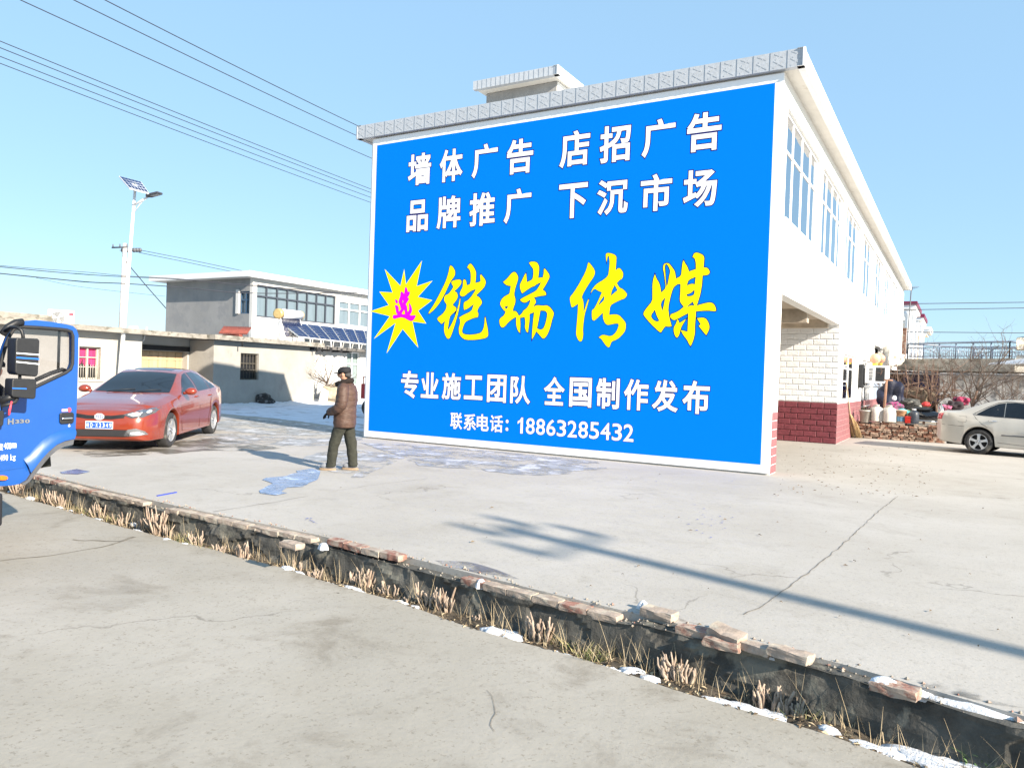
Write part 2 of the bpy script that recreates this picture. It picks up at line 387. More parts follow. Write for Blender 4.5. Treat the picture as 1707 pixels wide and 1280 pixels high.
for cx, cy, sx, sy, n in ((520, 867, 14, 6, 9), (1185, 868, 45, 24, 30), (1120, 800, 160, 12, 16)):
    for i in range(n):
        p = gr(cx+rr.gauss(0, sx*.6), cy+rr.gauss(0, sy*.6)); s = rr.uniform(.005, .017)
        k = [p+Vector((math.cos(q)*s*rr.uniform(.5, 1.2), math.sin(q)*s*rr.uniform(.5, 1.2), .010)) for q in (0, 1, 2.1, 3.1, 4.2, 5.2)]
        b.face(k)
tag(b.build("paint_drips", m_bluep), "small blue paint drips spattered on the yard concrete", "paint drips", kind="stuff")
b = MB(); p0 = gr(262, 827); p1 = gr(294, 821); d = (p1-p0); s = Vector((-d.y, d.x, 0)).normalized()*.012
b.prism([p0+s, p0-s, p1-s, p1+s], (0, 0, .012))
tag(b.build("blue_strip", m_bluep), "thin blue plastic strip lying on the yard edge above the ditch", "plastic strip")
# ------------------------------------------------------------------ main building
XF, YG, YE, ZR = -2.917, 14.40, 50.0, 7.32
bld = thing("white_building", "long white two-storey building with maroon tiled base, behind the huge blue sign", "building", (-7.7, YG, 0))
def ybox(bb, y0, y1, z0, z1, x0=XF-.24, x1=XF, **k): bb.box((x0, y0, z0), (x1, y1, z1), **k)
W0, WP, WW = 14.86, 4.40, 3.98
wz0, wz1 = 4.79, 6.84
def fy(x, y): return at(x, y, 0, XF).y
def fz(x, y): return at(x, y, 0, XF).z
lowA = (fy(1405, 630), fy(1428, 630), fz(1406, 668), fz(1406, 589))
lowB = (fy(1436, 640), fy(1450, 640), .95, fz(1440, 600))
lowD = (fy(1456, 640), fy(1471, 640), .05, fz(1457, 574))
PY0, PY1, PZ = 14.95, 23.2, 3.36
b = MB()
b.box((-12.6, YG, 0), (XF, YG+.24, ZR))                          # end wall
b.box((-12.6, YG+.24, 0), (-12.36, 20.4, ZR)); b.box((-12.36, 20.16, 0), (-8.0, 20.4, ZR)); b.box((-8.0, 20.16, 0), (-7.76, YE-.24, ZR))
b.box((-8.0, YE-.24, 0), (XF, YE, ZR))
ys = YG+.24
ybox(b, ys, PY0, 0, PZ)
ybox(b, ys, YE-.24, PZ, wz0); ybox(b, ys, YE-.24, wz1, ZR)
e = ys
for i in range(8):
    a = W0+i*WP; ybox(b, e, a, wz0, wz1); e = a+WW
ybox(b, e, YE-.24, wz0, wz1)
e = PY1+.24
for (a, c, z0, z1) in (lowA, lowB, lowD):
    ybox(b, e, a, 0, PZ); ybox(b, a, c, 0, z0); ybox(b, a, c, z1, PZ); e = c
ybox(b, e, YE-.24, 0, PZ)
b.box((-7.76, PY1, 0), (XF, PY1+.24, PZ))                        # inner end of the carport
b.box((-8.5, ys, 0), (-8.26, PY1, PZ))
b.build("wall", MT['white_wall'], bld)
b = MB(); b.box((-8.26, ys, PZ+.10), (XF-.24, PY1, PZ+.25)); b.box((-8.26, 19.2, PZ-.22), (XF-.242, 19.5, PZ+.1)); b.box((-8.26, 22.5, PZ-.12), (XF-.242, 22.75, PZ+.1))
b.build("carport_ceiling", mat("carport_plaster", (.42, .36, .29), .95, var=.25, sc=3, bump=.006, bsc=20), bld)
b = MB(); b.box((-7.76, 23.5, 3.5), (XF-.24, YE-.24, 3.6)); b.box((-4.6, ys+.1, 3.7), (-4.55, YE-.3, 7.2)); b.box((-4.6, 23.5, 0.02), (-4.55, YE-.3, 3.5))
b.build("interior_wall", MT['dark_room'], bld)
# split-face tile cladding on the carport end wall (upper white, lower maroon) and along the base of the side wall
def tiles(bb, o, du, dv, dn, nu, nv, tw, th, dep=.022, off=.5, rr=random.Random(4), rev=False):
    for j in range(nv):
        for i in range(-1, nu+1):
            u0 = i*tw+(off*tw if j % 2 else 0); u1 = u0+tw-.008; v0 = j*th; v1 = v0+th-.012
            u0 = max(u0, 0); u1 = min(u1, nu*tw)
            if u1-u0 < .02: continue
            q = .016; d = dep*rr.uniform(.75, 1.15)
            P = lambda u, v, n: o+du*u+dv*v+dn*n
            A = [P(u0, v0, 0.002), P(u1, v0, .002), P(u1, v1, .002), P(u0, v1, .002)]
            B = [P(u0+q, v0+q, d), P(u1-q, v0+q, d*rr.uniform(.7, 1.1)), P(u1-q, v1-q, d), P(u0+q, v1-q, d*rr.uniform(.7, 1.1))]
            va = [bb.bm.verts.new(p) for p in A]; vb = [bb.bm.verts.new(p) for p in B]
            bb.bm.faces.new(vb)
            for k in range(4): bb.bm.faces.new((va[k], va[(k+1) % 4], vb[(k+1) % 4], vb[k]))
TH = .163
b = MB(); tiles(b, Vector((XF, PY1-.003, 7*TH+.03)), Vector((-1, 0, 0)), Vector((0, 0, 1)), Vector((0, -1, 0)), 14, 14, .355, TH, dep=.013)
b.build("white_tile_cladding", MT['white_tile'], bld)
b = MB(); tiles(b, Vector((XF, PY1-.003, .01)), Vector((-1, 0, 0)), Vector((0, 0, 1)), Vector((0, -1, 0)), 14, 7, .355, TH)
b.build("maroon_tile_cladding", MT['red_tile'], bld)
b = MB(); tiles(b, Vector((XF+.002, PY1-.02, .01)), Vector((0, 1, 0)), Vector((0, 0, 1)), Vector((1, 0, 0)), 40, 7, .36, TH, dep=.012)
b.build("side_tile_cladding", MT['red_tile_side'], bld); b = MB()
tiles(b, Vector((XF+.002, YG, .01)), Vector((0, 1, 0)), Vector((0, 0, 1)), Vector((1, 0, 0)), 1, 7, .27, TH, dep=.012)
tiles(b, Vector((XF+.002, YG+.27, .01)), Vector((0, 1, 0)), Vector((0, 0, 1)), Vector((1, 0, 0)), 1, 7, .27, TH, dep=.012, rr=random.Random(8))
b.build("side_tile_cladding", MT['red_tile_side'], bld)
m_jt = mat("sunlit_maroon_tile_joint", (.34, .20, .20), .9, var=.15, sc=14); m_jd = mat("shaded_maroon_tile_joint", (.20, .085, .09), .9, var=.15, sc=14)  # joint beds toned like their tiles, one sunlit and one shaded by colour
b = MB(); b.box((XF+.0006, PY1-.018, .005), (XF+.0016, lowA[0]+13, 7*TH+.005)); b.build("tile_joint_bed", m_jt, bld)
b = MB(); b.box((XF-4.8, PY1-.0018, .005), (XF-.001, PY1-.0008, 7*TH+.02)); b.build("tile_joint_bed", m_jd, bld)
# upstairs windows
def window(name, y0, y1, z0, z1, cols, tr, parent, xf=XF, rec=.06, openleaf=None, group=True):
    fr = MB(); X0, X1 = xf-rec-.06, xf-rec
    def bar(a, c, d, e, dx=0): fr.box((X0+dx, a, d), (X1+dx, c, e))
    t = .055
    bar(y0, y0+t, z0, z1); bar(y1-t, y1, z0, z1); bar(y0+t, y1-t, z0, z0+t); bar(y0+t, y1-t, z1-t, z1)
    zt = z1-(z1-z0)*tr
    if tr: bar(y0+t, y1-t, zt-t/2, zt+t/2)
    cw = (y1-y0)/cols
    for i in range(1, cols):
        yy = y0+i*cw; bar(yy-.03, yy+.03, z0+t, (zt-t/2) if tr else z1-t)
        if tr: bar(yy-.03, yy+.03, zt+t/2, z1-t)
    for i in range(cols):                                           # inner sliding sashes
        a = y0+i*cw+.03; c = a+cw-.06
        zz = (zt-t/2) if tr else z1-t
        for q in ((a, a+.035), (c-.035, c)): fr.box((X0+.012, q[0], z0+t), (X1-.010, q[1], zz))
    f = fr.build(name, MT['pvc'], parent)
    g = MB(); g.box((X0+.040, y0+.02, z0+.02), (X0+.044, y1-.02, z1-.02)); gl = g.build("pane", MT['glass'], f)
    s = MB(); s.box((xf-.24, y0, z0-.03), (xf+.03, y1, z0-.002)); s.build("sill", MT['white_trim'], f)
    rr = random.Random(int(y0*10))
    nx = int((y1-y0)*10)
    for i in range(cols):
        a = y0+i*cw+.02; k = rr.choice((.35, .55, .9, 1.0)); c0 = a if rr.random() < .5 else a+cw*(1-k)
        n = 14; c = MB()
        for j in range(n):
            q0 = c0+cw*k*j/n; q1 = c0+cw*k*(j+1)/n; d0 = .035*math.sin(j*1.9); d1 = .035*math.sin((j+1)*1.9)
            c.face([(X0-.2+d0, q0, z0+.02), (X0-.2+d1, q1, z0+.02), (X0-.2+d1, q1, z1-.05), (X0-.2+d0, q0, z1-.05)])
        c.build("curtain", MT['curtain'], f)
    return f
for i in range(8): window("window", W0+i*WP, W0+i*WP+WW, wz0, wz1, 4, .36, bld)
for (a, c, z0, z1) in (lowA,): window("ground_floor_window", a, c, z0, z1, 2, .3, bld)
window("ground_floor_window", lowB[0], lowB[1], lowB[2], lowB[3], 2, .3, bld)
b = MB(); a, c, z0, z1 = lowD                                      # blue-grey metal door leaves
for i in range(4):
    q0 = a+(c-a)*i/4; q1 = a+(c-a)*(i+1)/4-.02; b.box((XF-.10, q0, z0), (XF-.05, q1, z1-.5)); b.box((XF-.05, q0+.1, z0+.15), (XF-.035, q1-.1, z1-.65))
b.build("metal_door", mat("blue_grey_door_paint", (.33, .40, .50), .4, var=.1, sc=4), bld)
# roof slab, glazed fascia
b = MB(); b.box((-12.90, 14.30, ZR), (-2.60, 20.8, 7.60)); b.box((-8.4, 20.8, ZR), (-2.60, YE+.3, 7.60))
b.build("roof_slab", MT['soffit'], bld)
def fascia(bb, o, du, dn, length, pw, z0, z1, motif=True, seed=1, t0=.027):
    n = max(1, round(length/pw)); pw = length/n; rr = random.Random(seed); up = Vector((0, 0, 1))
    for i in range(n):
        P = lambda u, v, d: o+du*(i*pw+u)+up*(z0+v)+dn*d
        h = z1-z0
        A = [P(0, 0, t0), P(pw, 0, .02), P(pw, h, .02), P(0, h, t0)]
        bb.face(A); bb.face([P(0, 0, .0), P(0, 0, t0), P(0, h, t0), P(0, h, .0)])
        bb.face([P(0, h, -.1), P(0, h, t0), P(pw, h, .02), P(pw, h, -.1)]); bb.face([P(0, 0, -.1), P(pw, 0, -.1), P(pw, 0, .02), P(0, 0, t0)])
        if motif:
            for (u0, v0, u1, v1) in ((.2, .12, .8, .5), (.8, .12, .2, .5), (.3, .55, .7, .8), (.25, .88, .75, .66)):
                a, c = (u0*pw, v0*h), (u1*pw, v1*h); f = lambda u: t0+.001-(t0-.02)*u/pw
                px, py = -(c[1]-a[1]), (c[0]-a[0]); l = math.hypot(px, py); px, py = px/l*.010, py/l*.010
                q = [P(a[0]+px, a[1]+py, f(a[0])), P(a[0]-px, a[1]-py, f(a[0])), P(c[0]-px, c[1]-py, f(c[0])), P(c[0]+px, c[1]+py, f(c[0]))]
                q2 = [p+dn*.003 for p in q]
                bb.face(q2)
                for k in range(4): bb.face([q[k], q[(k+1) % 4], q2[(k+1) % 4], q2[k]])
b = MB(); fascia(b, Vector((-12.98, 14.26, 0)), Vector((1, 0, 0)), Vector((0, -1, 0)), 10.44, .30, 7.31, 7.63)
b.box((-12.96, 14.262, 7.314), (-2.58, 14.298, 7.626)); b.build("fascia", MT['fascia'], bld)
b = MB(); fascia(b, Vector((-2.575, 14.21, 0)), Vector((0, 1, 0)), Vector((1, 0, 0)), 36.1, .30, 7.31, 7.63, False, t0=.024); b.box((-2.578, 14.215, 7.312), (-2.558, 14.30, 7.628)); b.box((-2.556, 14.222, 7.306), (-2.536, 14.272, 7.634)); b.build("fascia", MT['white_trim'], bld)
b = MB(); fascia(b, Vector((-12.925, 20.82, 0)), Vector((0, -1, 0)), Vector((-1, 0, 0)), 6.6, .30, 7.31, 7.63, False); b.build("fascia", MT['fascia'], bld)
# stair house on the roof
SY = 15.7
def sx(x, y, dy=0): return at(x, y, 1, SY+dy)
ez0, ez1 = (sx(787, 150).z+sx(930, 123).z)/2, (sx(787, 136).z+sx(932, 107).z)/2
ex0, ex1 = sx(788, 143).x, sx(931, 115).x; sx0, sx1 = sx(811, 160, .4).x, sx(928, 140, .4).x; sy1 = at(975, 139, 0, ex1).y
b = MB(); b.box((sx0, SY+.4, 7.6), (sx1, sy1-.5, ez0)); b.build("stair_house", MT['cement'], bld)
b = MB(); b.box((sx1, SY+.42, 7.6), (sx1+.02, sy1-.5, ez0-.005)); b.build("stair_house_render", MT['white_wall'], bld)
b = MB(); b.box((ex0+.05, SY+.05, ez0+.01), (ex1-.05, sy1, ez1-.01)); b.build("stair_house_roof", MT['soffit'], bld)
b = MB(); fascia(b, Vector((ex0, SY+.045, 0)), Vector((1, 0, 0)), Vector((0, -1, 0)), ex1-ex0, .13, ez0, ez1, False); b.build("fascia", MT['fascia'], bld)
b = MB(); fascia(b, Vector((ex1-.045, SY, 0)), Vector((0, 1, 0)), Vector((1, 0, 0)), sy1-SY, .13, ez0, ez1, False); b.build("fascia", MT['white_trim'], bld)
# fittings on the side wall: capped pipe marks
b = MB(); 
for (x, y, w_, h_) in ((1364, 438, .10, .14), (1364, 462, .12, .26), (1365, 478, .07, .3)):
    p = at(x, y, 0, XF); b.box((XF+.002, p.y-w_, p.z-h_/2), (XF+.02, p.y+w_, p.z+h_/2), bev=.005)
b.build("wall_patch", MT['soffit'], bld)

# ------------------------------------------------------------------ the painted sign
SYF = 14.32
sgn = thing("wall_sign", "enormous blue wall sign with white border, yellow brush characters and a yellow star burst", "sign", (-7.7, SYF, 0))
SX0, SX1, SZ0, SZ1 = -12.50, -2.905, .035, 7.27
b = MB(); b.box((SX0, SYF, SZ0), (SX1, YG-.002, SZ1)); b.build("sign_board", MT['sign_white'], sgn)
b = MB(); b.box((SX0+.13, SYF-.004, SZ0+.15), (SX1-.15, SYF-.0005, SZ1-.16)); b.build("blue_panel", MT['sign_blue'], sgn)
def spx(x, y): p = at(x, y, 1, SYF); return p.x, p.z
def spx_ratio(): pass
def glyph_mesh(ch, off, shear=0):
    if ch == "1":                                                   # plain bold numeral one with a flag
        P = [(0, .60), (0, .47), (.20, .60), (.20, 0), (.38, 0), (.38, .80), (.24, .80), (.16, .68)]; k = off*1.1-.02
        me = bpy.data.meshes.new("one"); cx_, cy_ = .25, .42
        me.from_pydata([(x+k*(1 if x > cx_ else -1), y+k*(1 if y > cy_ else -1), 0) for x, y in P], [], [(0, 1, 2, 7), (2, 3, 4, 5), (2, 5, 6, 7)]); return me
    """the stroke is fattened by a rounded bevel, so heavy strokes never cut holes into each other"""
    c = bpy.data.curves.new("g", 'FONT'); c.body = ch; c.size = 1; c.bevel_depth = off; c.bevel_resolution = 1; c.resolution_u = 4; c.fill_mode = 'BOTH'; c.shear = shear
    o = bpy.data.objects.new("g", c); COL.objects.link(o)
    dg = bpy.context.evaluated_depsgraph_get(); dg.update()
    me = bpy.data.meshes.new_from_object(o.evaluated_get(dg)); bpy.data.objects.remove(o); bpy.data.curves.remove(c); return me
def letters(items, mats, parent, name, frame, off=.03, oline=.027, world=True, yo=(.001, .0045), oname="outline", zk=.05):
    """items: (char, cx, cz, w, h) in frame units; frame(u, v, n) -> local 3-D point"""
    B1, B2 = MB(), MB()
    for ch, cx, cz, w_, h_ in items:
        m1 = glyph_mesh(ch, off)
        xs_ = [v.co.x for v in m1.vertices]; zs_ = [v.co.y for v in m1.vertices]
        if not xs_: continue
        ax, bx_, az, bz = min(xs_), max(xs_), min(zs_), max(zs_)
        sx, sz = w_/(bx_-ax), h_/(bz-az)
        T = lambda v, n: frame(cx+(v.co.x-(ax+bx_)/2)*sx, cz+(v.co.y-(az+bz)/2)*sz, n+v.co.z*sz*zk)
        lst = [(B1, m1, yo[1])]
        if oline: lst.append((B2, glyph_mesh(ch, off+oline), yo[0]))
        for BB, me, n in lst:
            vs = [BB.bm.verts.new(T(v, n)) for v in me.vertices]
            for p in me.polygons:
                try: BB.bm.faces.new([vs[i] for i in p.vertices])
                except ValueError: pass
            bpy.data.meshes.remove(me)
    o = B1.build(name, mats[0], parent, world=world)
    if oline: B2.build(oname, mats[1], o, world=world)
    else: B2.bm.free()
    return o
def sframe(u, v, n): return Vector((u, SYF-.004-n, v))
def srow(txt):
    out = []
    for ch, x, y, w_, h_ in txt:
        cx, cz = spx(x, y); l, _ = spx(x-w_/2, y); r_, _ = spx(x+w_/2, y); _, t = spx(x, y-h_/2); _, d = spx(x, y+h_/2)
        out.append((ch, cx, cz, r_-l, t-d))
    return out
SW = (MT['sign_white'], MT['sign_navy'])
row1 = [("墙", 699.5, 282.4, 38, 52.5), ("体", 752.3, 276, 38.5, 54), ("广", 808.1, 268.3, 42.5, 55.5), ("告", 866.9, 261.1, 43.5, 57.5), ("店", 958.1, 248.6, 50, 60), ("招", 1025.3, 240, 51, 61), ("广", 1097.7, 230.2, 55, 62), ("告", 1173.7, 220.3, 57, 64)]
row2 = [("品", 695.9, 360.2, 35.4, 52), ("牌", 748.1, 354.1, 39.3, 54), ("推", 803.8, 349.1, 42.2, 55), ("广", 862.7, 343.5, 45, 57), ("下", 955.2, 335.2, 47.5, 57.5), ("沉", 1020.9, 328.8, 51.5, 59), ("市", 1093.7, 321.2, 52, 61.5), ("场", 1166.8, 314.3, 56, 62)]
row4 = [("专", 683.2, 641, 28.7, 46), ("业", 716.7, 642.1, 29.2, 43), ("施", 752.7, 644.1, 31.8, 45), ("工", 789.3, 646.1, 31, 40), ("团", 828.1, 647.8, 31.8, 46), ("队", 867.7, 650, 33.5, 47), ("全", 924, 651.7, 35, 47.5), ("国", 967.8, 654.1, 37, 49), ("制", 1013.1, 655.9, 39, 51), ("作", 1060.3, 657.8, 40.6, 52), ("发", 1108.8, 659.7, 43.8, 53), ("布", 1160, 662.2, 45.3, 55)]
row5 = [("联", 760.9, 701.5, 19.7, 28), ("系", 783.4, 703.4, 21, 27.5), ("电", 805, 704.3, 20.2, 28), ("话", 827.8, 706, 21.4, 28.5), (":", 845.5, 708.8, 4.8, 19)]
for row in (row1[:4], row1[4:], row2[:4], row2[4:], row4[:6], row4[6:]): letters(srow(row), SW, sgn, "lettering", sframe, .026)
letters(srow(row5), SW, sgn, "lettering", sframe, .020, .022)
x0, z0 = spx(867.5, 709); x1, z1 = spx(1048, 721.5); dg = []
for i, ch in enumerate("18863285432"):
    k = i/10; hh = 26.0/1272.3*17; wd = .215 if ch != "1" else .135
    dg.append((ch, x0+(x1-x0)*k, z0+(z1-z0)*k, wd, .345))
letters(dg, SW, sgn, "lettering", sframe, .012, .022)
# star burst and brush characters, outlines measured on the wall
def outline(groups, org, sc, mats, parent, name, off=.012, n0=.0012, n1=.003):
    objs = []
    BB = [MB(), MB()]
    for grp in groups:
        for k, (o_, n) in enumerate(((0, n1), (off, n0))):
            if k == 1 and not off: continue
            c = bpy.data.curves.new("b", 'CURVE'); c.dimensions = '2D'; c.fill_mode = 'FRONT'; c.offset = o_; c.resolution_u = 3
            for ci, pts in enumerate(grp):
                Q = [spx(org[0]+x/sc, org[1]+y/sc) for x, y in pts]
                sp = c.splines.new('POLY')
                # smooth the traced outline once (Chaikin), corners kept crisp
                if off:
                    q2 = []
                    for i in range(len(Q)):
                        p0, p1, p2 = Q[i-1], Q[i], Q[(i+1) % len(Q)]
                        v1 = Vector((p1[0]-p0[0], p1[1]-p0[1])); v2 = Vector((p2[0]-p1[0], p2[1]-p1[1]))
                        if v1.length > 1e-6 and v2.length > 1e-6 and v1.angle(v2) > 1.25: q2.append(p1)
                        else:
                            q2.append((p1[0]*.78+p0[0]*.22, p1[1]*.78+p0[1]*.22)); q2.append((p1[0]*.78+p2[0]*.22, p1[1]*.78+p2[1]*.22))
                    Q = q2
                sp.points.add(len(Q)-1)
                for i, q in enumerate(Q): sp.points[i].co = (q[0], q[1], 0, 1)
                sp.use_cyclic_u = True
            o = bpy.data.objects.new("b", c); COL.objects.link(o)
            dgr = bpy.context.evaluated_depsgraph_get(); dgr.update()
            me = bpy.data.meshes.new_from_object(o.evaluated_get(dgr)); bpy.data.objects.remove(o); bpy.data.curves.remove(c)
            vs = [BB[k].bm.verts.new(sframe(v.co.x, v.co.y, n)) for v in me.vertices]
            for p in me.polygons:
                try: BB[k].bm.faces.new([vs[i] for i in p.vertices])
                except ValueError: pass
            bpy.data.meshes.remove(me)
    o = BB[0].build(name, mats[0], parent)
    if off: BB[1].build("outline", mats[1], o)
    else: BB[1].bm.free()
    return o
def T(s): v = [int(q) for q in s.replace('(', '').replace(')', '').split(',') if q.strip()]; return list(zip(v[::2], v[1::2]))
star = T("55,708,288,630,170,462,335,472,237,178,435,388,482,178,505,368,705,72,640,393,838,325,655,528,835,568,658,702,760,862,588,838,658,1165,463,932,260,1238,372,857,100,1055,300,770")
outline([[star]], (610, 425), 7.533, (MT['sign_yellow'], MT['sign_navy']), sgn, "star_burst", off=0, n1=.001)
SYN = (MT['sign_yellow'], MT['sign_navy'])
kai = [[T("40,795,45,770,120,660,200,510,280,350,325,215,340,125,355,108,385,130,415,180,418,230,405,265,370,310,335,370,290,470,245,560,190,650,120,735,60,785")],
 [T("365,345,375,330,440,312,490,310,510,330,500,375,460,425,405,475,440,490,455,530,450,575,420,620,385,660,390,680,425,700,438,725,425,755,350,820,335,870,325,940,312,1015,325,1018,370,940,410,850,445,750,470,660,485,580,492,575,488,640,470,740,440,860,400,990,370,1080,345,1135,322,1152,300,1140,270,1080,260,1020,265,950,272,895,225,940,165,880,170,850,240,800,290,730,300,660,265,620,262,560,275,535,325,515,370,455,395,410,370,370")],
 [T("590,140,610,100,630,82,650,90,690,145,715,200,715,270,705,360,760,345,780,335,775,250,785,235,810,265,845,310,855,350,840,400,820,430,770,480,715,535,760,560,790,600,800,635,790,660,755,700,730,760,750,790,745,830,735,845,690,850,640,870,560,910,530,980,515,1040,525,1075,565,1090,640,1095,720,1085,790,1065,825,1000,838,920,840,845,848,840,862,920,880,1000,890,1090,875,1125,830,1145,700,1165,570,1165,510,1130,475,1080,470,1000,490,930,490,880,475,850,530,815,620,775,660,740,670,700,685,655,640,690,590,725,545,740,538,690,545,630,600,605,650,550,690,490,715,445,660,460,600,500,555,540,520,550,490,535,485,500,500,465,525,420,530,370,530,325,548,305,575,325,582,390,630,380,640,330,642,250,635,190,610,150")]]
rui = [[T("120,388,180,335,240,260,280,240,310,265,335,315,325,370,305,430,285,500,275,570,295,630,290,690,265,750,257,800,300,800,325,830,345,870,390,830,410,790,450,765,490,710,510,635,470,660,435,680,390,670,360,640,400,610,480,570,590,512,630,450,660,390,600,415,555,450,535,450,470,490,390,548,370,510,355,430,390,360,430,275,445,262,452,320,457,390,535,355,550,290,550,200,520,165,490,118,505,100,570,98,605,115,630,160,632,210,618,330,685,320,698,260,698,205,710,195,740,230,775,280,780,320,745,390,710,450,680,495,715,520,733,555,725,575,640,585,555,607,580,640,585,680,560,715,545,738,600,715,680,725,745,718,790,750,835,810,840,850,815,920,795,1010,760,1110,720,1175,685,1193,640,1140,590,1085,560,1150,530,1200,530,1120,545,950,560,815,495,840,495,930,480,1040,472,1105,450,1090,428,1030,437,960,425,880,385,890,360,895,365,1000,358,1110,330,1080,305,1000,305,880,250,910,190,960,140,1020,105,1035,75,1005,65,930,85,895,130,865,155,810,110,765,78,710,80,670,110,615,160,580,210,555,220,500,228,440,190,438,150,420"),
 T("130,745,190,720,175,770"), T("650,790,725,795,748,835,740,900,715,1000,690,1050,650,1067,600,1045,620,950,640,840")]]
chuan = [[T("75,610,130,545,200,430,265,310,295,230,305,178,315,172,345,205,385,260,392,310,370,360,300,460,222,598,245,650,250,720,248,800,270,740,300,650,313,630,315,640,290,730,262,820,248,920,240,1020,245,1080,230,1150,208,1165,180,1140,155,1080,160,990,170,880,178,760,180,690,110,735,98,730,85,680")],
 [T("538,165,530,120,528,70,545,52,590,57,640,75,662,100,658,180,650,275,675,250,695,240,720,260,745,300,745,340,730,378,700,390,665,430,700,490,740,505,775,540,798,575,770,620,700,645,640,675,582,710,570,830,640,822,695,832,740,880,780,930,775,1020,740,1070,690,1120,640,1148,600,1160,575,1230,555,1235,520,1200,470,1125,440,1112,480,1080,520,1082,570,1097,610,1090,655,1050,690,975,688,938,650,935,590,948,550,955,520,935,495,880,490,800,440,850,385,900,360,895,352,830,355,770,385,750,430,660,480,545,430,525,395,500,370,510,342,553,345,535,380,475,430,430,500,390,558,340,570,260,578,170,570,100,555,82,548,110"),
  T("430,712,460,650,510,585,510,640,470,680"), T("592,590,600,530,640,452,675,520")]]
mei = [[T("240,320,260,375,295,430,310,490,320,550,380,490,365,380,355,300,342,250,350,195,380,180,415,182,455,230,490,280,505,375,570,340,578,250,590,160,600,145,620,185,645,220,668,285,755,255,755,180,740,115,713,105,730,60,765,45,840,75,860,110,855,170,850,235,900,238,930,285,915,325,838,335,830,450,810,570,765,712,840,690,920,672,965,680,995,715,1010,770,995,782,900,772,755,782,750,870,742,960,742,1060,720,1150,688,1218,670,1195,645,1140,600,1085,565,1020,650,1040,655,930,660,805,590,840,520,880,475,895,430,860,440,820,470,812,540,780,605,725,565,680,552,640,560,560,562,440,525,440,470,485,440,580,405,740,420,860,450,970,410,975,368,968,315,1048,290,1035,190,940,100,835,98,800,130,750,210,655,210,560,210,450,220,380"),
  T("310,680,370,605,355,700,332,785"), T("185,840,240,760,260,830,295,900,270,915,220,895"), T("362,220,380,185,410,215,435,280,420,340,405,430,388,480,375,400,370,300"), T("640,460,660,390,752,350,742,445,700,438"), T("635,572,690,555,738,510,735,575,690,595,645,595"), T("630,735,715,660,735,712,690,708")],
 [T("520,884,535,895,548,932,590,905,630,880,600,930,570,980,555,1040,540,1090,515,1115,490,1085,475,1020,480,980,510,930")],
 [T("770,870,840,862,880,875,910,920,925,970,920,1010,885,1080,860,1055,790,965,815,945")]]
xuan = [[T("530,155,560,165,585,220,590,290,640,280,655,310,630,390,580,450,625,470,630,490,560,600,535,640,570,690,580,800,585,880,640,810,645,740,635,620,660,630,705,730,715,820,690,890,640,955,720,960,815,955,815,990,760,1080,700,1110,620,1085,530,1030,440,1000,340,1010,240,1045,185,1040,175,990,190,945,320,945,270,870,260,770,235,680,260,660,320,690,335,740,340,870,390,800,420,745,395,740,385,665,345,590,350,510,390,410,400,300,430,280,480,330,505,370,510,260"),
  T("415,920,440,870,505,770,520,860,520,930,450,925"), T("430,600,465,490,485,540,450,610")], [T("250,500,290,520,315,570,300,615,260,590,245,550")]]
outline(kai, (710, 430), 8.533, SYN, sgn, "brush_character", .017); outline(rui, (825, 425), 8.533, SYN, sgn, "brush_character", .017)
outline(chuan, (940, 415), 7.533, SYN, sgn, "brush_character", .012); outline(mei, (1060, 415), 7.527, SYN, sgn, "brush_character", .017)
outline(xuan, (645, 470), 17.07, (MT['sign_magenta'], MT['sign_navy']), sgn, "brush_character", .009, .0022, .0035)
# ------------------------------------------------------------------ ditch wall, loose bricks, cut stalks, snow
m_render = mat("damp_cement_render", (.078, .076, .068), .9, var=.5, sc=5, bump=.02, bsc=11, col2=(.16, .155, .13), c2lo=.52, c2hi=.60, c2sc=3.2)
m_brickA = mat("dusty_brick", (.34, .275, .225), .95, var=.3, sc=12, bump=.005, bsc=45, col2=(.42, .37, .30), c2lo=.48, c2hi=.6, c2sc=9)
m_brickB = mat("red_brick", (.25, .125, .095), .95, var=.4, sc=14, bump=.005, bsc=45, col2=(.36, .29, .235), c2lo=.42, c2hi=.58, c2sc=11)
m_topdirt = mat("wall_top_mortar", (.30, .275, .235), .95, var=.3, sc=8, bump=.012, bsc=20)
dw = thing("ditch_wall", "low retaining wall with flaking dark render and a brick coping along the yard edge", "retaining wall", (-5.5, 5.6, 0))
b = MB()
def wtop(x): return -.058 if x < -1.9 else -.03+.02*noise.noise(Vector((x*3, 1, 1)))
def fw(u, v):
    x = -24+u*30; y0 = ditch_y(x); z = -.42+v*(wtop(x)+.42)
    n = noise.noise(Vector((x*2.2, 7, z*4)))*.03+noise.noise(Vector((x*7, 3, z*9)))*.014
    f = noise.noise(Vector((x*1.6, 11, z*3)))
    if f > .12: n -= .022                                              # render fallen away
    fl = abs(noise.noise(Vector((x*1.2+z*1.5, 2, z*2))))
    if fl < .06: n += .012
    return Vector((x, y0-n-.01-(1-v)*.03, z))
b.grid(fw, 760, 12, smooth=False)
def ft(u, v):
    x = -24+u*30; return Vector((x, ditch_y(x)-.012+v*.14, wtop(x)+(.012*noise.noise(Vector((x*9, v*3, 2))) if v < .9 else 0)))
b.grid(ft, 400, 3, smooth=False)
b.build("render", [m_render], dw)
rr = random.Random(12)
_t = bmesh.new(); _g = bmesh.ops.create_cube(_t, size=1)
bmesh.ops.subdivide_edges(_t, edges=_t.edges[:], cuts=3, use_grid_fill=True); _t.verts.index_update()
BV = [v.co.copy() for v in _t.verts]; BF = [[v.index for v in f.verts] for f in _t.faces]; _t.free()
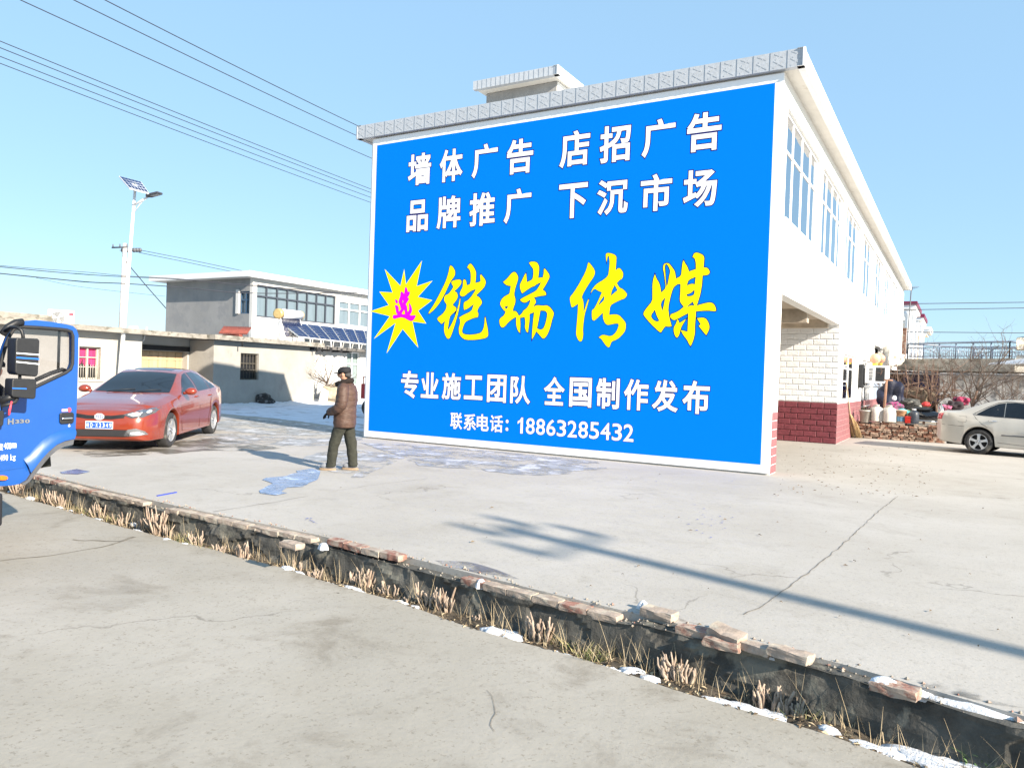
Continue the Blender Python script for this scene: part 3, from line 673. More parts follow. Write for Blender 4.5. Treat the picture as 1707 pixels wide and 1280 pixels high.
def brick_geo(bb, M, mi=0, l=.235, w_=.113, h=.053, rough=.006, seed=0):
    vs = []
    for c in BV:
        k = 1-.05*max(0, abs(c.x)*2+abs(c.y)*2+abs(c.z)*2-2.2)
        p = Vector((c.x*l, c.y*w_, c.z*h))*k
        vs.append(bb.bm.verts.new(M @ (p+noise.noise_vector(p*28+Vector((seed*1.7, seed, 0)))*rough)))
    for f in BF: bb.bm.faces.new([vs[i] for i in f]).material_index = mi
def place(x, y, z, rz=0, rx=0, ry=0): return Matrix.Translation((x, y, z)) @ Matrix.Rotation(rz, 4, 'Z') @ Matrix.Rotation(ry, 4, 'Y') @ Matrix.Rotation(rx, 4, 'X')
b = MB(); b2 = MB(); x = -16.0; i = 0
while x < -1.95:
    i += 1
    raised = -5.35 < x < -4.05
    gap = (-5.62 < x < -5.3) or (-3.95 < x < -3.55) or (-8.35 < x < -8.0)
    if not gap and rr.random() > .03:
        y = ditch_y(x)+.045; ang = math.atan2(ditch_y(x+.2)-ditch_y(x), .2)
        bb = b if (rr.random() < (.4 if raised else .85)) else b2
        brick_geo(bb, place(x, y+rr.uniform(-.008, .008), -.044+(.040 if raised else 0)+rr.uniform(-.004, .004), ang+rr.uniform(-.02, .02), rr.uniform(-.04, .04), rr.uniform(-.015, .015)), seed=i, rough=.007, l=.243)
    x += .247
b.build("coping", m_brickA, dw); b2.build("coping", m_brickB, dw)
# crumbs of mortar and brick along the wall top
b = MB()
for i in range(700):
    x = rr.uniform(-13, .6); y = ditch_y(x)+rr.uniform(-.01, .17); s = rr.uniform(.004, .016)*(1.6 if rr.random() < .1 else 1)
    z = (wtop(x) if y < ditch_y(x)+.10 else 0)+s*.4
    vs = [b.bm.verts.new(Vector((x, y, z))+Vector((q[0]*s*rr.uniform(.6, 1.3), q[1]*s*rr.uniform(.6, 1.3), q[2]*s*rr.uniform(.5, 1)))) for q in ((1, 0, 0), (0, 1, 0), (-1, 0, 0), (0, -1, 0), (0, 0, 1), (0, 0, -1))]
    for q in ((0, 1, 4), (1, 2, 4), (2, 3, 4), (3, 0, 4), (1, 0, 5), (2, 1, 5), (3, 2, 5), (0, 3, 5)): b.bm.faces.new([vs[k] for k in q]).material_index = 0 if rr.random() < .7 else 1
tag(b.build("mortar_crumbs", [m_topdirt, m_brickB]), "crumbs of mortar and brick strewn along the ditch wall top", "rubble", kind="stuff")
# loose bricks
def brick(px, py, z, rz, lab, m, rx=0, ry=0, sc=1, seed=0):
    p = gr(px, py, z); bb = MB(); brick_geo(bb, place(0, 0, 0, rz, rx, ry), seed=seed, rough=.010)
    o = bb.build("loose_brick", m, fix=False); o.location = (p.x, p.y, z); o.scale = (sc, sc, sc)
    tag(o, lab, "brick", "loose bricks on the ditch wall")
brick(487, 908, .02, -.08, "pale dusty brick end standing proud before the first gap of the coping", m_brickA, seed=3)
brick(1098, 1022, .030, -.15, "whole dusty brick lying flat on the wall beside a blue snow wedge", m_brickA, seed=5, sc=1.08)
brick(1158, 1052, -.01, -.12, "dark half sunken brick below the dusty whole brick on the wall", m_brickB, seed=9)
brick(1212, 1056, .038, -.35, "tilted brick with a broken corner resting on another brick", m_brickA, rx=.25, ry=.1, seed=11)
brick(1205, 1072, -.012, -.12, "brick under the tilted brick, its long face in shade", m_brickB, seed=13)
brick(1262, 1080, .0, -.3, "short weathered brick between the tilted brick and the crumbling one", m_brickA, seed=15, sc=.85)
brick(1318, 1090, .022, -.25, "crumbling rough brick with snow under its left edge", m_brickA, rx=-.08, seed=17, sc=1.1)
brick(1492, 1148, .028, -.2, "orange red brick with a cap of snow near the right frame edge", m_brickB, seed=19, sc=1.02)
# snow lying in the ditch and against the bricks
m_snow = mat("old_snow", (.72, .75, .80), .8, var=.12, sc=22, bump=.02, bsc=45, col2=(.34, .31, .27), c2lo=.60, c2hi=.70, c2sc=14)
b = MB()
def snow_patch(px, py, rx, ry, z=None, h=.05, seed=0, rot=-.12):
    p = gr(px, py, RZ if z is None else z); zz = (soil_z(p.x, p.y)+.0) if z is None else z
    c, s = math.cos(rot), math.sin(rot)
    nr, na = 5, 22; rings = []
    for i in range(nr+1):
        k = i/nr; ring = []
        for j in range(na):
            a = 2*math.pi*j/na; q = 1+.8*noise.noise(Vector((math.cos(a)*1.3+seed*3, math.sin(a)*1.3, seed)))+.35*noise.noise(Vector((math.cos(a)*4, math.sin(a)*4, seed)))
            lx, ly = rx*k*q*math.cos(a), ry*k*q*math.sin(a)
            X, Y = p.x+c*lx-s*ly, p.y+s*lx+c*ly
            hz = h*(1-k**2.2)*(1+.5*noise.noise(Vector((X*12, Y*12, seed))))
            ring.append(b.bm.verts.new((X, Y, zz+hz-(.02 if i == nr else 0))))
        rings.append(ring)
    for r0, r1 in zip(rings, rings[1:]):
        for j in range(na): f = b.bm.faces.new((r0[j], r0[(j+1) % na], r1[(j+1) % na], r1[j])); f.smooth = True
rs = random.Random(5)
for i, (px, py, rx, ry) in enumerate([(20, 817, .16, .05), (50, 828, .14, .04), (98, 842, .12, .05), (116, 849, .10, .05), (138, 856, .1, .05), (165, 864, .12, .07), (228, 883, .16, .06), (226, 870, .07, .06), (275, 898, .13, .06), (308, 905, .15, .07), (362, 924, .12, .05), (422, 938, .13, .05), (480, 947, .10, .06), (498, 953, .1, .05), (545, 968, .12, .06), (585, 976, .20, .07), (605, 982, .16, .07), (664, 997, .13, .07), (688, 1006, .12, .08), (755, 1030, .10, .04), (820, 1047, .1, .07), (850, 1052, .16, .10), (930, 1081, .14, .08), (1020, 1110, .13, .08), (1055, 1115, .09, .07), (1083, 1126, .11, .06), (1190, 1160, .16, .07), (1240, 1172, .2, .09), (1290, 1183, .13, .09), (1380, 1213, .08, .05), (1470, 1240, .2, .09), (1560, 1258, .24, .10), (1640, 1282, .3, .12)]):
    snow_patch(px, py, rx, ry, None, rs.uniform(.018, .035), i)
for i, (px, py, rx, ry, z, h) in enumerate([(1073, 1018, .05, .04, -.01, .07), (1190, 1052, .05, .05, -.02, .07), (1298, 1092, .08, .05, -.03, .05), (1508, 1152, .20, .035, -.03, .035), (1610, 1180, .30, .03, -.03, .03), (801, 975, .04, .05, -.05, .06), (1470, 1135, .07, .05, .05, .025), (540, 912, .05, .05, -.06, .05)]):
    snow_patch(px, py, rx, ry, z, h, 60+i)
tag(b.build("snow", m_snow), "thin remains of snow along the ditch and on its wall", "snow", kind="stuff")
# clumps of cut stalks
m_stalk = mat("dry_pale_stalk", (.38, .30, .235), .9, var=.35, sc=14, bump=.003, bsc=40)
m_stalkd = mat("dry_brown_stalk", (.27, .20, .15), .9, var=.4, sc=14, bump=.003, bsc=40)
ORD = ["first", "second", "third", "fourth", "fifth", "sixth", "seventh", "eighth", "ninth", "tenth", "eleventh", "twelfth", "thirteenth", "fourteenth", "fifteenth", "sixteenth", "seventeenth", "eighteenth", "nineteenth", "twentieth", "twenty-first", "twenty-second", "twenty-third", "twenty-fourth"]
clumps = [(40, 812, 18, .26, .26), (62, 820, 18, .22, .30), (92, 838, 16, .22, .26), (110, 842, 14, .2, .25), (172, 860, 13, .2, .22), (203, 874, 12, .16, .2), (236, 882, 10, .14, .2), (262, 890, 24, .16, .36), (278, 893, 10, .12, .2), (328, 908, 13, .18, .18), (366, 918, 9, .14, .14), (402, 930, 15, .18, .2), (495, 950, 9, .10, .12), (527, 960, 10, .12, .14), (610, 972, 24, .22, .2), (648, 986, 14, .2, .15), (690, 998, 8, .16, .11), (715, 1006, 14, .16, .2), (745, 1014, 20, .12, .22), (795, 1030, 5, .1, .07), (905, 1060, 26, .16, .20), (1130, 1128, 36, .2, .2), (1278, 1172, 22, .16, .19), (1318, 1185, 18, .16, .14)]
for i, (px, py, n, sp, h) in enumerate(clumps):
    p = gr(px, py-4, RZ); y = min(max(p.y, ditch_y(p.x)-.22), ditch_y(p.x)-.07); z = soil_z(p.x, y)-.01
    bb = MB(); rq = random.Random(40+i)
    for k in range(n):
        a = rq.uniform(0, 6.28); r0 = sp*.32*math.sqrt(rq.random()); bx, by = r0*math.cos(a)*1.5, r0*math.sin(a)*.7
        hh = h*rq.uniform(.45, 1.05); lean = rq.uniform(.05, .5); t = Vector((math.cos(a)*lean, math.sin(a)*lean*.8, 1)).normalized()
        r1 = rq.uniform(.006, .0125)*(1.15 if n > 20 else 1); bend = Vector((rq.uniform(-.03, .03), rq.uniform(-.02, .02), 0))
        q0 = Vector((bx, by, -.02)); pts = [q0, q0+t*hh*.35+bend*.6, q0+t*hh*.7+bend, q0+t*hh+bend*.4]
        bb.tube(pts, [r1*1.25, r1, r1*.9, r1*.55], 5, mi=0 if rq.random() < .75 else 1)
        if rq.random() < .55:
            s = pts[1]; d2 = Vector((rq.uniform(-1, 1), rq.uniform(-1, 1), rq.uniform(.8, 1.6))).normalized()
            bb.tube([s, s+d2*hh*.3, s+d2*hh*.45+Vector((0, 0, .02))], [r1*.8, r1*.7, r1*.45], 5, mi=0)
    o = bb.build("stalk_clump", [m_stalk, m_stalkd]); o.location = (p.x, y, z)
    look = "dense tall clump" if n > 20 else ("loose clump" if n < 11 else "clump")
    tag(o, f"{look} of pale cut stalks, {ORD[i]} from the blue truck along the ditch", "stalk clump", "cut stalk clumps growing along the ditch")
# straw, grass blades and dead leaves in the ditch
m_straw = mat("dry_straw", (.42, .34, .22), .9, var=.3, sc=10)
m_green = mat("winter_grass", (.13, .16, .045), .8, var=.35, sc=10, col2=(.36, .32, .14), c2lo=.45, c2hi=.55, c2sc=12)
m_litter = mat("rotting_leaves", (.13, .095, .06), .95, var=.5, sc=25)
b = MB(); rq = random.Random(77)
def blade(bb, p, h, a, lean, w_, mi, curl=.4):
    d = Vector((math.cos(a), math.sin(a), 0)); s = Vector((-d.y, d.x, 0))*w_; L = []
    for k in (0, .4, .75, 1):
        q = p+d*(lean*h*k+curl*h*k*k*.5)+Vector((0, 0, h*(k-.18*k*k*curl))); ww = s*(1-k*.85); L.append((q+ww, q-ww))
    for (a0, a1), (b0, b1) in zip(L, L[1:]): bb.face([a0, a1, b1, b0], mi)
for i in range(900):
    x = rq.uniform(-11.5, .6); y = ditch_y(x)-rq.uniform(.03, .2); p = Vector((x, y, soil_z(x, y)-.01))
    blade(b, p, rq.uniform(.06, .34)*rq.uniform(.5, 1), rq.uniform(0, 6.28), rq.uniform(0, .8), rq.uniform(.0012, .0034), 0, rq.uniform(0, .5))
for (px, py, n, h) in ((130, 855, 60, .09), (150, 862, 50, .1), (185, 872, 60, .09), (300, 902, 60, .12), (318, 912, 50, .1), (352, 922, 40, .08), (75, 832, 40, .08), (985, 1098, 80, .12), (1000, 1085, 30, .14), (950, 1078, 30, .12), (935, 1072, 30, .1), (1350, 1200, 30, .08), (370, 928, 30, .07)):
    c = gr(px, py-6, RZ)
    for k in range(n):
        x = c.x+rq.gauss(0, .07); y = min(c.y+rq.gauss(0, .04), ditch_y(x)-.03); p = Vector((x, y, soil_z(x, y)-.01))
        blade(b, p, h*rq.uniform(.5, 1.2), rq.uniform(0, 6.28), rq.uniform(.2, 1), rq.uniform(.002, .005), 1 if rq.random() < .75 else 0, .9)
for (px, py) in ((1640, 1276), (1665, 1272), (1690, 1280), (1655, 1262), (1700, 1268)):
    c = gr(px, py, RZ)
    for k in range(46):
        p = Vector((c.x+rq.gauss(0, .05), c.y+rq.gauss(0, .04)+.05, RZ-.03)); blade(b, p, rq.uniform(.05, .13), rq.uniform(0, 6.28), rq.uniform(.3, 1.2), rq.uniform(.006, .014), 3, .9)
for i in range(2300):
    x = rq.uniform(-12, .8); k = rq.random()**1.5; y = ditch_y(x)-road_gap(x)+.01+k*.2+rq.gauss(0, .02); z = max(soil_z(x, y), RZ-.02 if y < ditch_y(x)-road_gap(x) else -9)+.008
    if y < ditch_y(x)-road_gap(x): z = RZ+.004
    s = rq.uniform(.008, .03); a = rq.uniform(0, 6.28); d = Vector((math.cos(a), math.sin(a), rq.uniform(-.3, .3)))*s; e = Vector((-math.sin(a), math.cos(a), rq.uniform(-.3, .3)))*s*.4
    p = Vector((x, y, z)); b.face([p-d, p-e+Vector((0, 0, s*.3)), p+d, p+e+Vector((0, 0, s*.2))], 2 if rq.random() < .7 else 0)
m_weed = mat("green_weed_leaf", (.07, .15, .04), .6, var=.3, sc=12)
tag(b.build("ditch_weeds", [m_straw, m_green, m_litter, m_weed]), "dry straw, sparse grass and dead leaves growing in the ditch strip", "weeds", kind="stuff")
# ------------------------------------------------------------------ cars
from mathutils.bvhtree import BVHTree
def interp(tab):
    T_ = sorted(tab)
    def f(x):
        if x <= T_[0][0]: return T_[0][1]
        if x >= T_[-1][0]: return T_[-1][1]
        for i in range(len(T_)-1):
            (a, p), (c, q) = T_[i], T_[i+1]
            if a <= x <= c:
                m = lambda k: (T_[min(k+1, len(T_)-1)][1]-T_[max(k-1, 0)][1])/((T_[min(k+1, len(T_)-1)][0]-T_[max(k-1, 0)][0]) or 1)
                h = c-a; t = (x-a)/h; s0, s1 = (q-p)/h, 0
                m0, m1 = m(i), m(i+1); d = (q-p)/h
                if d == 0: return p
                m0 = max(min(m0/d, 2.5), 0)*d; m1 = max(min(m1/d, 2.5), 0)*d
                return (2*t**3-3*t**2+1)*p+(t**3-2*t**2+t)*h*m0+(-2*t**3+3*t**2)*q+(t**3-t**2)*h*m1
    return f
def car_body(sp):
    zs, zb, w_, yr, bot = (interp(sp[k]) for k in ("top", "belt", "w", "rail", "bot"))
    xf, xr = sp["x"]; ax = sp["axles"]; ra = sp["arch"]; wz = sp["wheel_r"]
    xs_ = []; n = 150
    for i in range(n+1):
        t = i/n; t = t+.0*math.sin(t*6.28); xs_.append(xf+(xr-xf)*t)
    for e_ in (.004, .012, .025, .045): xs_ += [xf-e_, xr+e_]
    xs_ = sorted(set(round(x, 4) for x in xs_), reverse=True)
    rings = []
    for x in xs_:
        W, B, Z, r_, b0 = w_(x), zb(x), zs(x), yr(x), bot(x)
        r_ = min(r_, W-.06); za = None
        for a in ax:
            if abs(x-a) < ra: za = wz+.015+math.sqrt(ra*ra-(x-a)**2)
        low = b0 if za is None else max(b0, za)
        zmid = max(low+.05, b0+(B-b0)*.5); zsh = max(zmid+.02, B-.11); B2 = max(B, zsh+.02)
        Zr = B2+max(0.004, (Z-B2))*sp.get("railk", .93); Zr = min(Zr, Z-.004) if Z-B2 > .05 else B2+.004
        Z = max(Z, Zr+.004)
        fl = .012 if za is not None else 0
        tum = (W-.055)
        R_ = [(0, low if za else b0), (W-.24, low if za else b0), (W-.05, low+(.0 if za else .0)), (W-.012+fl, low+.018), (W+fl*.6, zmid), (W-.012, zsh), (tum, B2),
              (tum+(r_-tum)*.5+.018*min(1, (Zr-B2)/.2), B2+(Zr-B2)*.5), (r_+.004, Zr-(Zr-B2)*.06), (r_-.035, Zr+(Z-Zr)*.45), (r_*.68, Zr+(Z-Zr)*.76), (r_*.35, Zr+(Z-Zr)*.94), (0, Z)]
        rings.append([(x, y, z) for y, z in R_])
    bm = bmesh.new(); V = []
    for ring in rings:
        L_ = [bm.verts.new(p) for p in ring]; Rr = [L_[0]]+[bm.verts.new((p[0], -p[1], p[2])) for p in ring[1:-1]]+[L_[-1]]
        V.append((L_, Rr))
    for (a, a2), (c, c2) in zip(V, V[1:]):
        for k in range(len(a)-1):
            bm.faces.new((a[k], c[k], c[k+1], a[k+1])); bm.faces.new((a2[k], a2[k+1], c2[k+1], c2[k]))
    for L_, Rr in (V[0], V[-1]):
        for k in range(len(L_)-1):
            q = [L_[k], L_[k+1], Rr[k+1], Rr[k]]; q = [v for i, v in enumerate(q) if v not in q[:i]]
            if len(q) > 2:
                try: bm.faces.new(q)
                except ValueError: pass
    bmesh.ops.recalc_face_normals(bm, faces=bm.faces[:])
    return bm
def poly_patch(bvh, poly, org, du, dv, dn, off, thick, cut=.05, mi=0, bb=None):
    """2-D outline projected onto the body along -dn and given a little thickness"""
    bm = bmesh.new(); vs = [bm.verts.new((p[0], p[1], 0)) for p in poly]
    bm.faces.new(vs); bmesh.ops.triangulate(bm, faces=bm.faces[:])
    for _ in range(4):
        es = [e_ for e_ in bm.edges if e_.calc_length() > cut]
        if not es: break
        bmesh.ops.subdivide_edges(bm, edges=es, cuts=1); bmesh.ops.triangulate(bm, faces=bm.faces[:])
    last = None
    for v in bm.verts:
        o = org+du*v.co.x+dv*v.co.y
        h, nrm, _, _ = bvh.ray_cast(o+dn*5, -dn)
        if h is None:
            h, nrm, _, _ = bvh.find_nearest(o)
        v.co = h+dn*off
    r = bmesh.ops.extrude_face_region(bm, geom=bm.faces[:])
    for v in [g for g in r['geom'] if isinstance(g, bmesh.types.BMVert)]: v.co += dn*thick
    bm.verts.index_update(); m = {v: bb.bm.verts.new(v.co) for v in bm.verts}
    for f in bm.faces:
        try: nf = bb.bm.faces.new([m[v] for v in f.verts]); nf.material_index = mi; nf.smooth = True
        except ValueError: pass
    bm.free(); return bb
def arc(cx, cz, rx, rz, a0, a1, n=10): return [(cx+rx*math.cos(R(a0+(a1-a0)*i/n)), cz+rz*math.sin(R(a0+(a1-a0)*i/n))) for i in range(n+1)]
m_tyre = mat("tyre_rubber", (.028, .028, .029), .85, var=.3, sc=10, bump=.002, bsc=60, col2=(.12, .11, .095), c2lo=.5, c2hi=.65, c2sc=6)
m_alloy = mat("alloy_rim", (.55, .56, .58), .35, var=.12, sc=10, metal=.7)
m_autoglass = mat("tinted_car_glass", (.008, .011, .016), .03, spec=.4, var=.3, sc=2, coat=.15)
m_lens = mat("clear_lamp_lens", (.62, .64, .66), .08, spec=.6, coat=1, var=.3, sc=20)
m_redlens = mat("red_lamp_lens", (.42, .012, .02), .15, spec=.6, coat=.8, var=.25, sc=16)
m_chrome = mat("chrome_trim", (.75, .76, .78), .12, metal=1, var=.05, sc=8)
m_under = mat("underbody_black", (.01, .01, .011), .9, var=.2, sc=5)
def make_wheel(root, x, y, r, wd, side, spokes, seed=0, sc=Vector((1, 1, 1))):
    M = Matrix.Translation((x, y, r)) @ Matrix.Rotation(-side*math.pi/2, 4, 'X')
    b = MB(); h = wd/2
    b.lathe([(r*.62, -h), (r*.93, -h), (r*.985, -h*.8), (r, -h*.35), (r, h*.35), (r*.985, h*.8), (r*.93, h*.98), (r*.80, h*1.02), (r*.665, h*.92), (r*.655, h*.8), (r*.655, -h*.8)], M, 40)
    t = b.build("wheel", m_tyre, root, world=False)
    b = MB()
    b.lathe([(r*.655, h*.80), (r*.655, h*.95), (r*.625, h*.95), (r*.60, h*.62), (r*.60, -h*.5)], M, 40, caps=False)
    for k in range(spokes):
        a0 = 2*math.pi*k/spokes+seed; c, s = math.cos(a0), math.sin(a0); D = Vector((c, s, 0)); E_ = Vector((-s, c, 0)); U = Vector((0, 0, 1))
        P = []
        for rr_, ww, zz in ((r*.10, r*.12, h*.80), (r*.30, r*.085, h*.84), (r*.50, r*.10, h*.84), (r*.62, r*.17, h*.80)):
            P.append([D*rr_+E_*ww+U*zz, D*rr_-E_*ww+U*zz, D*rr_-E_*ww*1.05+U*(zz-.03), D*rr_+E_*ww*1.05+U*(zz-.03)])
        for q0, q1 in zip(P, P[1:]):
            for i in range(4): b.face([M @ q0[i], M @ q0[(i+1) % 4], M @ q1[(i+1) % 4], M @ q1[i]])
    b.lathe([(r*.16, h*.6), (r*.16, h*.82), (r*.10, h*.88)], M, 20)
    auto(b.build("rim", m_alloy, t, world=False), 30)
    b = MB(); b.lathe([(r*.595, -h*.4), (r*.595, h*.35)], M, 30)
    for k in range(4):
        a0 = 2*math.pi*k/4+.4; b.lathe([(.012, h*.8), (.012, h*.9)], M @ Matrix.Translation((math.cos(a0)*r*.11, math.sin(a0)*r*.11, 0)), 8)
    b.build("brake", m_under, t, world=False)
    return t
def car(sp, name, label, loc, rz, scale, paint):
    root = thing(name, label, "car", loc, rz); root.scale = scale
    bm = car_body(sp); bvh = BVHTree.FromBMesh(bm)
    me = bpy.data.meshes.new("body"); bm.to_mesh(me); bm.free(); me.materials.append(paint)
    body = bpy.data.objects.new("body", me); COL.objects.link(body); body.parent = root; auto(body, 32)
    X, Y, Z = Vector((1, 0, 0)), Vector((0, 1, 0)), Vector((0, 0, 1))
    def side(poly, nm, m, off=.0, th=.004, cut=.09, sides=(1, -1), par=None):
        o = None
        for s in sides:
            b = MB(); poly_patch(bvh, poly, Vector((0, 0, 0)), X, Z, Y*s, off, th, cut, 0, b); o = auto(b.build(nm, m, par or root, world=False), 40)
        return o
    def front(poly, nm, m, d=1, off=0.0, th=.006, cut=.07, par=None):
        b = MB(); poly_patch(bvh, poly, Vector((0, 0, 0)), Y, Z, X*d, off, th, cut, 0, b); return auto(b.build(nm, m, par or root, world=False), 40)
    def topp(poly, nm, m, dirv, off=0.0, th=.004, cut=.12):
        dn = dirv.normalized(); du = Y; dv = dn.cross(du).normalized()
        b = MB(); poly_patch(bvh, poly, Vector((0, 0, 0)), du, dv, dn, off, th, cut, 0, b); return auto(b.build(nm, m, root, world=False), 40)
    # underbody + wheels
    b = MB(); xf, xr = sp["x"]; b.box((xr+.25, -.60, .20), (xf-.25, .60, .52))
    for a in sp["axles"]: b.box((a-sp["arch"]-.02, -.64, .19), (a+sp["arch"]+.02, .64, .70))
    b.build("underbody", m_under, root, world=False)
    for a in sp["axles"]:
        for s in (1, -1): make_wheel(root, a, s*(sp["track"]), sp["wheel_r"], .205, s, sp["spokes"], .3+a)
    return root, bvh, side, front, topp
RED = dict(x=(2.29, -2.37), axles=(1.3525, -1.3525), arch=.365, wheel_r=.325, track=.785, spokes=5, railk=.9,
  top=[(2.29, .60), (2.25, .68), (2.15, .735), (1.9, .81), (1.6, .875), (1.3, .925), (1.08, .965), (.98, .985), (.75, 1.09), (.5, 1.215), (.25, 1.33), (.05, 1.40), (-.3, 1.455), (-.7, 1.462), (-1.0, 1.43), (-1.3, 1.365), (-1.6, 1.27), (-1.9, 1.155), (-2.1, 1.085), (-2.28, 1.04), (-2.33, .98), (-2.36, .8), (-2.37, .70)],
  belt=[(2.29, .56), (2.2, .66), (2.0, .735), (1.7, .80), (1.3, .865), (1.0, .905), (.5, .935), (0, .96), (-.7, .985), (-1.4, 1.02), (-1.9, 1.04), (-2.15, 1.03), (-2.3, .98), (-2.37, .68)],
  w=[(2.29, .48), (2.27, .58), (2.22, .68), (2.13, .77), (2.0, .83), (1.8, .875), (1.5, .90), (1.0, .908), (0, .905), (-1.0, .912), (-1.5, .91), (-1.9, .88), (-2.15, .82), (-2.3, .72), (-2.37, .60)],
  rail=[(2.29, .36), (2.1, .56), (1.7, .66), (1.1, .735), (.95, .74), (.6, .685), (.2, .61), (-.3, .575), (-.9, .565), (-1.4, .60), (-1.9, .66), (-2.2, .68), (-2.37, .5)],
  bot=[(2.29, .36), (2.26, .24), (2.15, .19), (1.7, .19), (0, .20), (-1.7, .22), (-2.2, .28), (-2.33, .36), (-2.37, .45)])
m_orange = mat("copper_orange_metallic_paint", (.24, .036, .014), .25, var=.08, sc=2.5, metal=.15, coat=1, col2=(.20, .045, .03), c2lo=.55, c2hi=.75, c2sc=2)
rc, bvh, side, front, topp = car(RED, "parked_car", "copper orange fastback sedan with a blue plate, parked facing the camera behind the truck door", (-15.2, 10.42, 0), R(-52.3), (1.2, 1.05, 1.065), m_orange)
# glass
wsd = Vector((-.55, 0, 1)).normalized(); ws_dn = Vector((.50, 0, .86)); dv_ = ws_dn.cross(Vector((0, 1, 0))).normalized()
def on_ws(x, z, y): p = Vector((x, y, z)); return (y, p.dot(dv_))
topp([on_ws(.93, 1.0, -.68), on_ws(.97, 1.0, -.35), on_ws(.985, 1.0, 0), on_ws(.97, 1.0, .35), on_ws(.93, 1.0, .68), on_ws(.55, 1.19, .625), on_ws(.16, 1.365, .545), on_ws(.13, 1.38, .25), on_ws(.12, 1.385, 0), on_ws(.13, 1.38, -.25), on_ws(.16, 1.365, -.545), on_ws(.55, 1.19, -.625)], "windscreen", m_autoglass, ws_dn)
rdn = Vector((-.4, 0, .9)); rdv = rdn.cross(Vector((0, 1, 0))).normalized()
def on_rw(x, z, y): p = Vector((x, y, z)); return (y, p.dot(rdv))
topp([on_rw(-1.1, 1.40, -.5), on_rw(-1.1, 1.40, .5), on_rw(-1.95, 1.12, .56), on_rw(-1.95, 1.12, -.56)], "rear_window", m_autoglass, rdn)
topp([(-.36, .25), (.36, .25), (.36, -.55), (-.36, -.55)] if False else [(-.38, Vector((-.05, 0, 1.42)).dot(Vector((-1, 0, 0)))), (.38, .05), (.38, .85), (-.38, .85)], "sunroof", m_autoglass, Vector((0, 0, 1)))
side([(.66, .985), (.20, 1.245), (.02, 1.335), (-.20, 1.375), (-.24, .995)], "side_window", m_autoglass)
side([(-.31, .998), (-.27, 1.378), (-.62, 1.392), (-.95, 1.35), (-1.08, 1.31), (-1.08, 1.03)], "side_window", m_autoglass)
side([(-1.13, 1.03), (-1.13, 1.29), (-1.36, 1.19), (-1.50, 1.08), (-1.47, 1.05)], "quarter_window", m_autoglass)
for s in (1, -1):
    # head lamps, fog lamps
    b = MB(); poly_patch(bvh, [(s*.38, .655), (s*.52, .60), (s*.68, .61), (s*.81, .68), (s*.84, .775), (s*.70, .765), (s*.54, .72)], Vector((0, 0, 0)), Vector((0, 1, 0)), Vector((0, 0, 1)), Vector((1, 0, 0)), 0, .012, .06, 0, b)
    hl = auto(b.build("headlight", mat("headlight_housing", (.07, .072, .078), .12, coat=1, spec=.6, var=.3, sc=12), rc, world=False), 40)
    b = MB(); poly_patch(bvh, [(s*.44, .66), (s*.54, .625), (s*.64, .645), (s*.66, .70), (s*.56, .70)], Vector((0, 0, 0)), Vector((0, 1, 0)), Vector((0, 0, 1)), Vector((1, 0, 0)), .010, .008, .05, 0, b)
    b.build("lamp_reflector", m_lens, hl, world=False)
    b = MB(); poly_patch(bvh, arc(s*.74, .715, .035, .03, 0, 330, 9), Vector((0, 0, 0)), Vector((0, 1, 0)), Vector((0, 0, 1)), Vector((1, 0, 0)), .010, .008, .05, 0, b)
    b.build("lamp_reflector", m_lens, hl, world=False)
    f = front([(s*.40, .29), (s*.46, .40), (s*.60, .42), (s*.72, .37), (s*.76, .31), (s*.55, .285)], "fog_lamp_bezel", mat("bezel_grey_plastic", (.13, .135, .14), .5, var=.2, sc=10), off=.0)
    b = MB(); poly_patch(bvh, [(s*.50, .31), (s*.52, .355), (s*.64, .36), (s*.72, .325), (s*.66, .305)], Vector((0, 0, 0)), Vector((0, 1, 0)), Vector((0, 0, 1)), Vector((1, 0, 0)), .006, .006, .05, 0, b); b.build("fog_lamp", m_lens, f, world=False)
    # mirrors, handles
    b = MB(); b.blob((.66, s*1.0, 1.03), (.085, .115, .075), 3, .1, 1); b.tube([(.68, s*.86, .985), (.68, s*.95, 1.0)], .028, 8)
    b.build("mirror", m_orange, rc, world=False)
    for xx in (-.12, -1.0):
        b = MB(); p = bvh.ray_cast(Vector((xx, s*3, .895)), Vector((0, -s, 0)))[0]
        b.tube([p+Vector((.09, -s*.006, 0)), p+Vector((.07, s*.025, .004)), p+Vector((-.07, s*.025, .006)), p+Vector((-.09, -s*.006, .004))], .014, 8); b.build("door_handle", m_orange, rc, world=False)
m_seam = mat("panel_gap_shadow_rubber", (.02, .015, .014), .9, var=.2, sc=8)
def seam(bvh, pts, root, m, dn, sides, wdt=.006):
    for s in sides:
        b = MB(); Q = []
        for (x, z) in pts:
            h = bvh.ray_cast(Vector((x, s*3, z)), Vector((0, -s, 0)))[0]
            if h: Q.append(h+Vector((0, s*.001, 0)))
        if len(Q) > 1: b.tube(Q, wdt, 5); b.build("door_seam", m, root, world=False)
seam(bvh, [(.80, .94), (.86, .75), (.86, .45), (.80, .26)], rc, m_seam, None, (1, -1), .004); seam(bvh, [(-.275, .98), (-.27, .7), (-.25, .26)], rc, m_seam, None, (1, -1), .004)
seam(bvh, [(-1.10, 1.0), (-1.08, .85), (-.98, .70), (-.9, .5), (-.86, .26)], rc, m_seam, None, (1, -1), .004)
b = MB()
m_mesh = mat("grille_black", (.012, .012, .013), .5, var=.3, sc=30)
front([(-.42, .665), (-.40, .60), (-.2, .575), (.2, .575), (.40, .60), (.42, .665), (.2, .635), (-.2, .635)], "upper_grille", m_mesh)
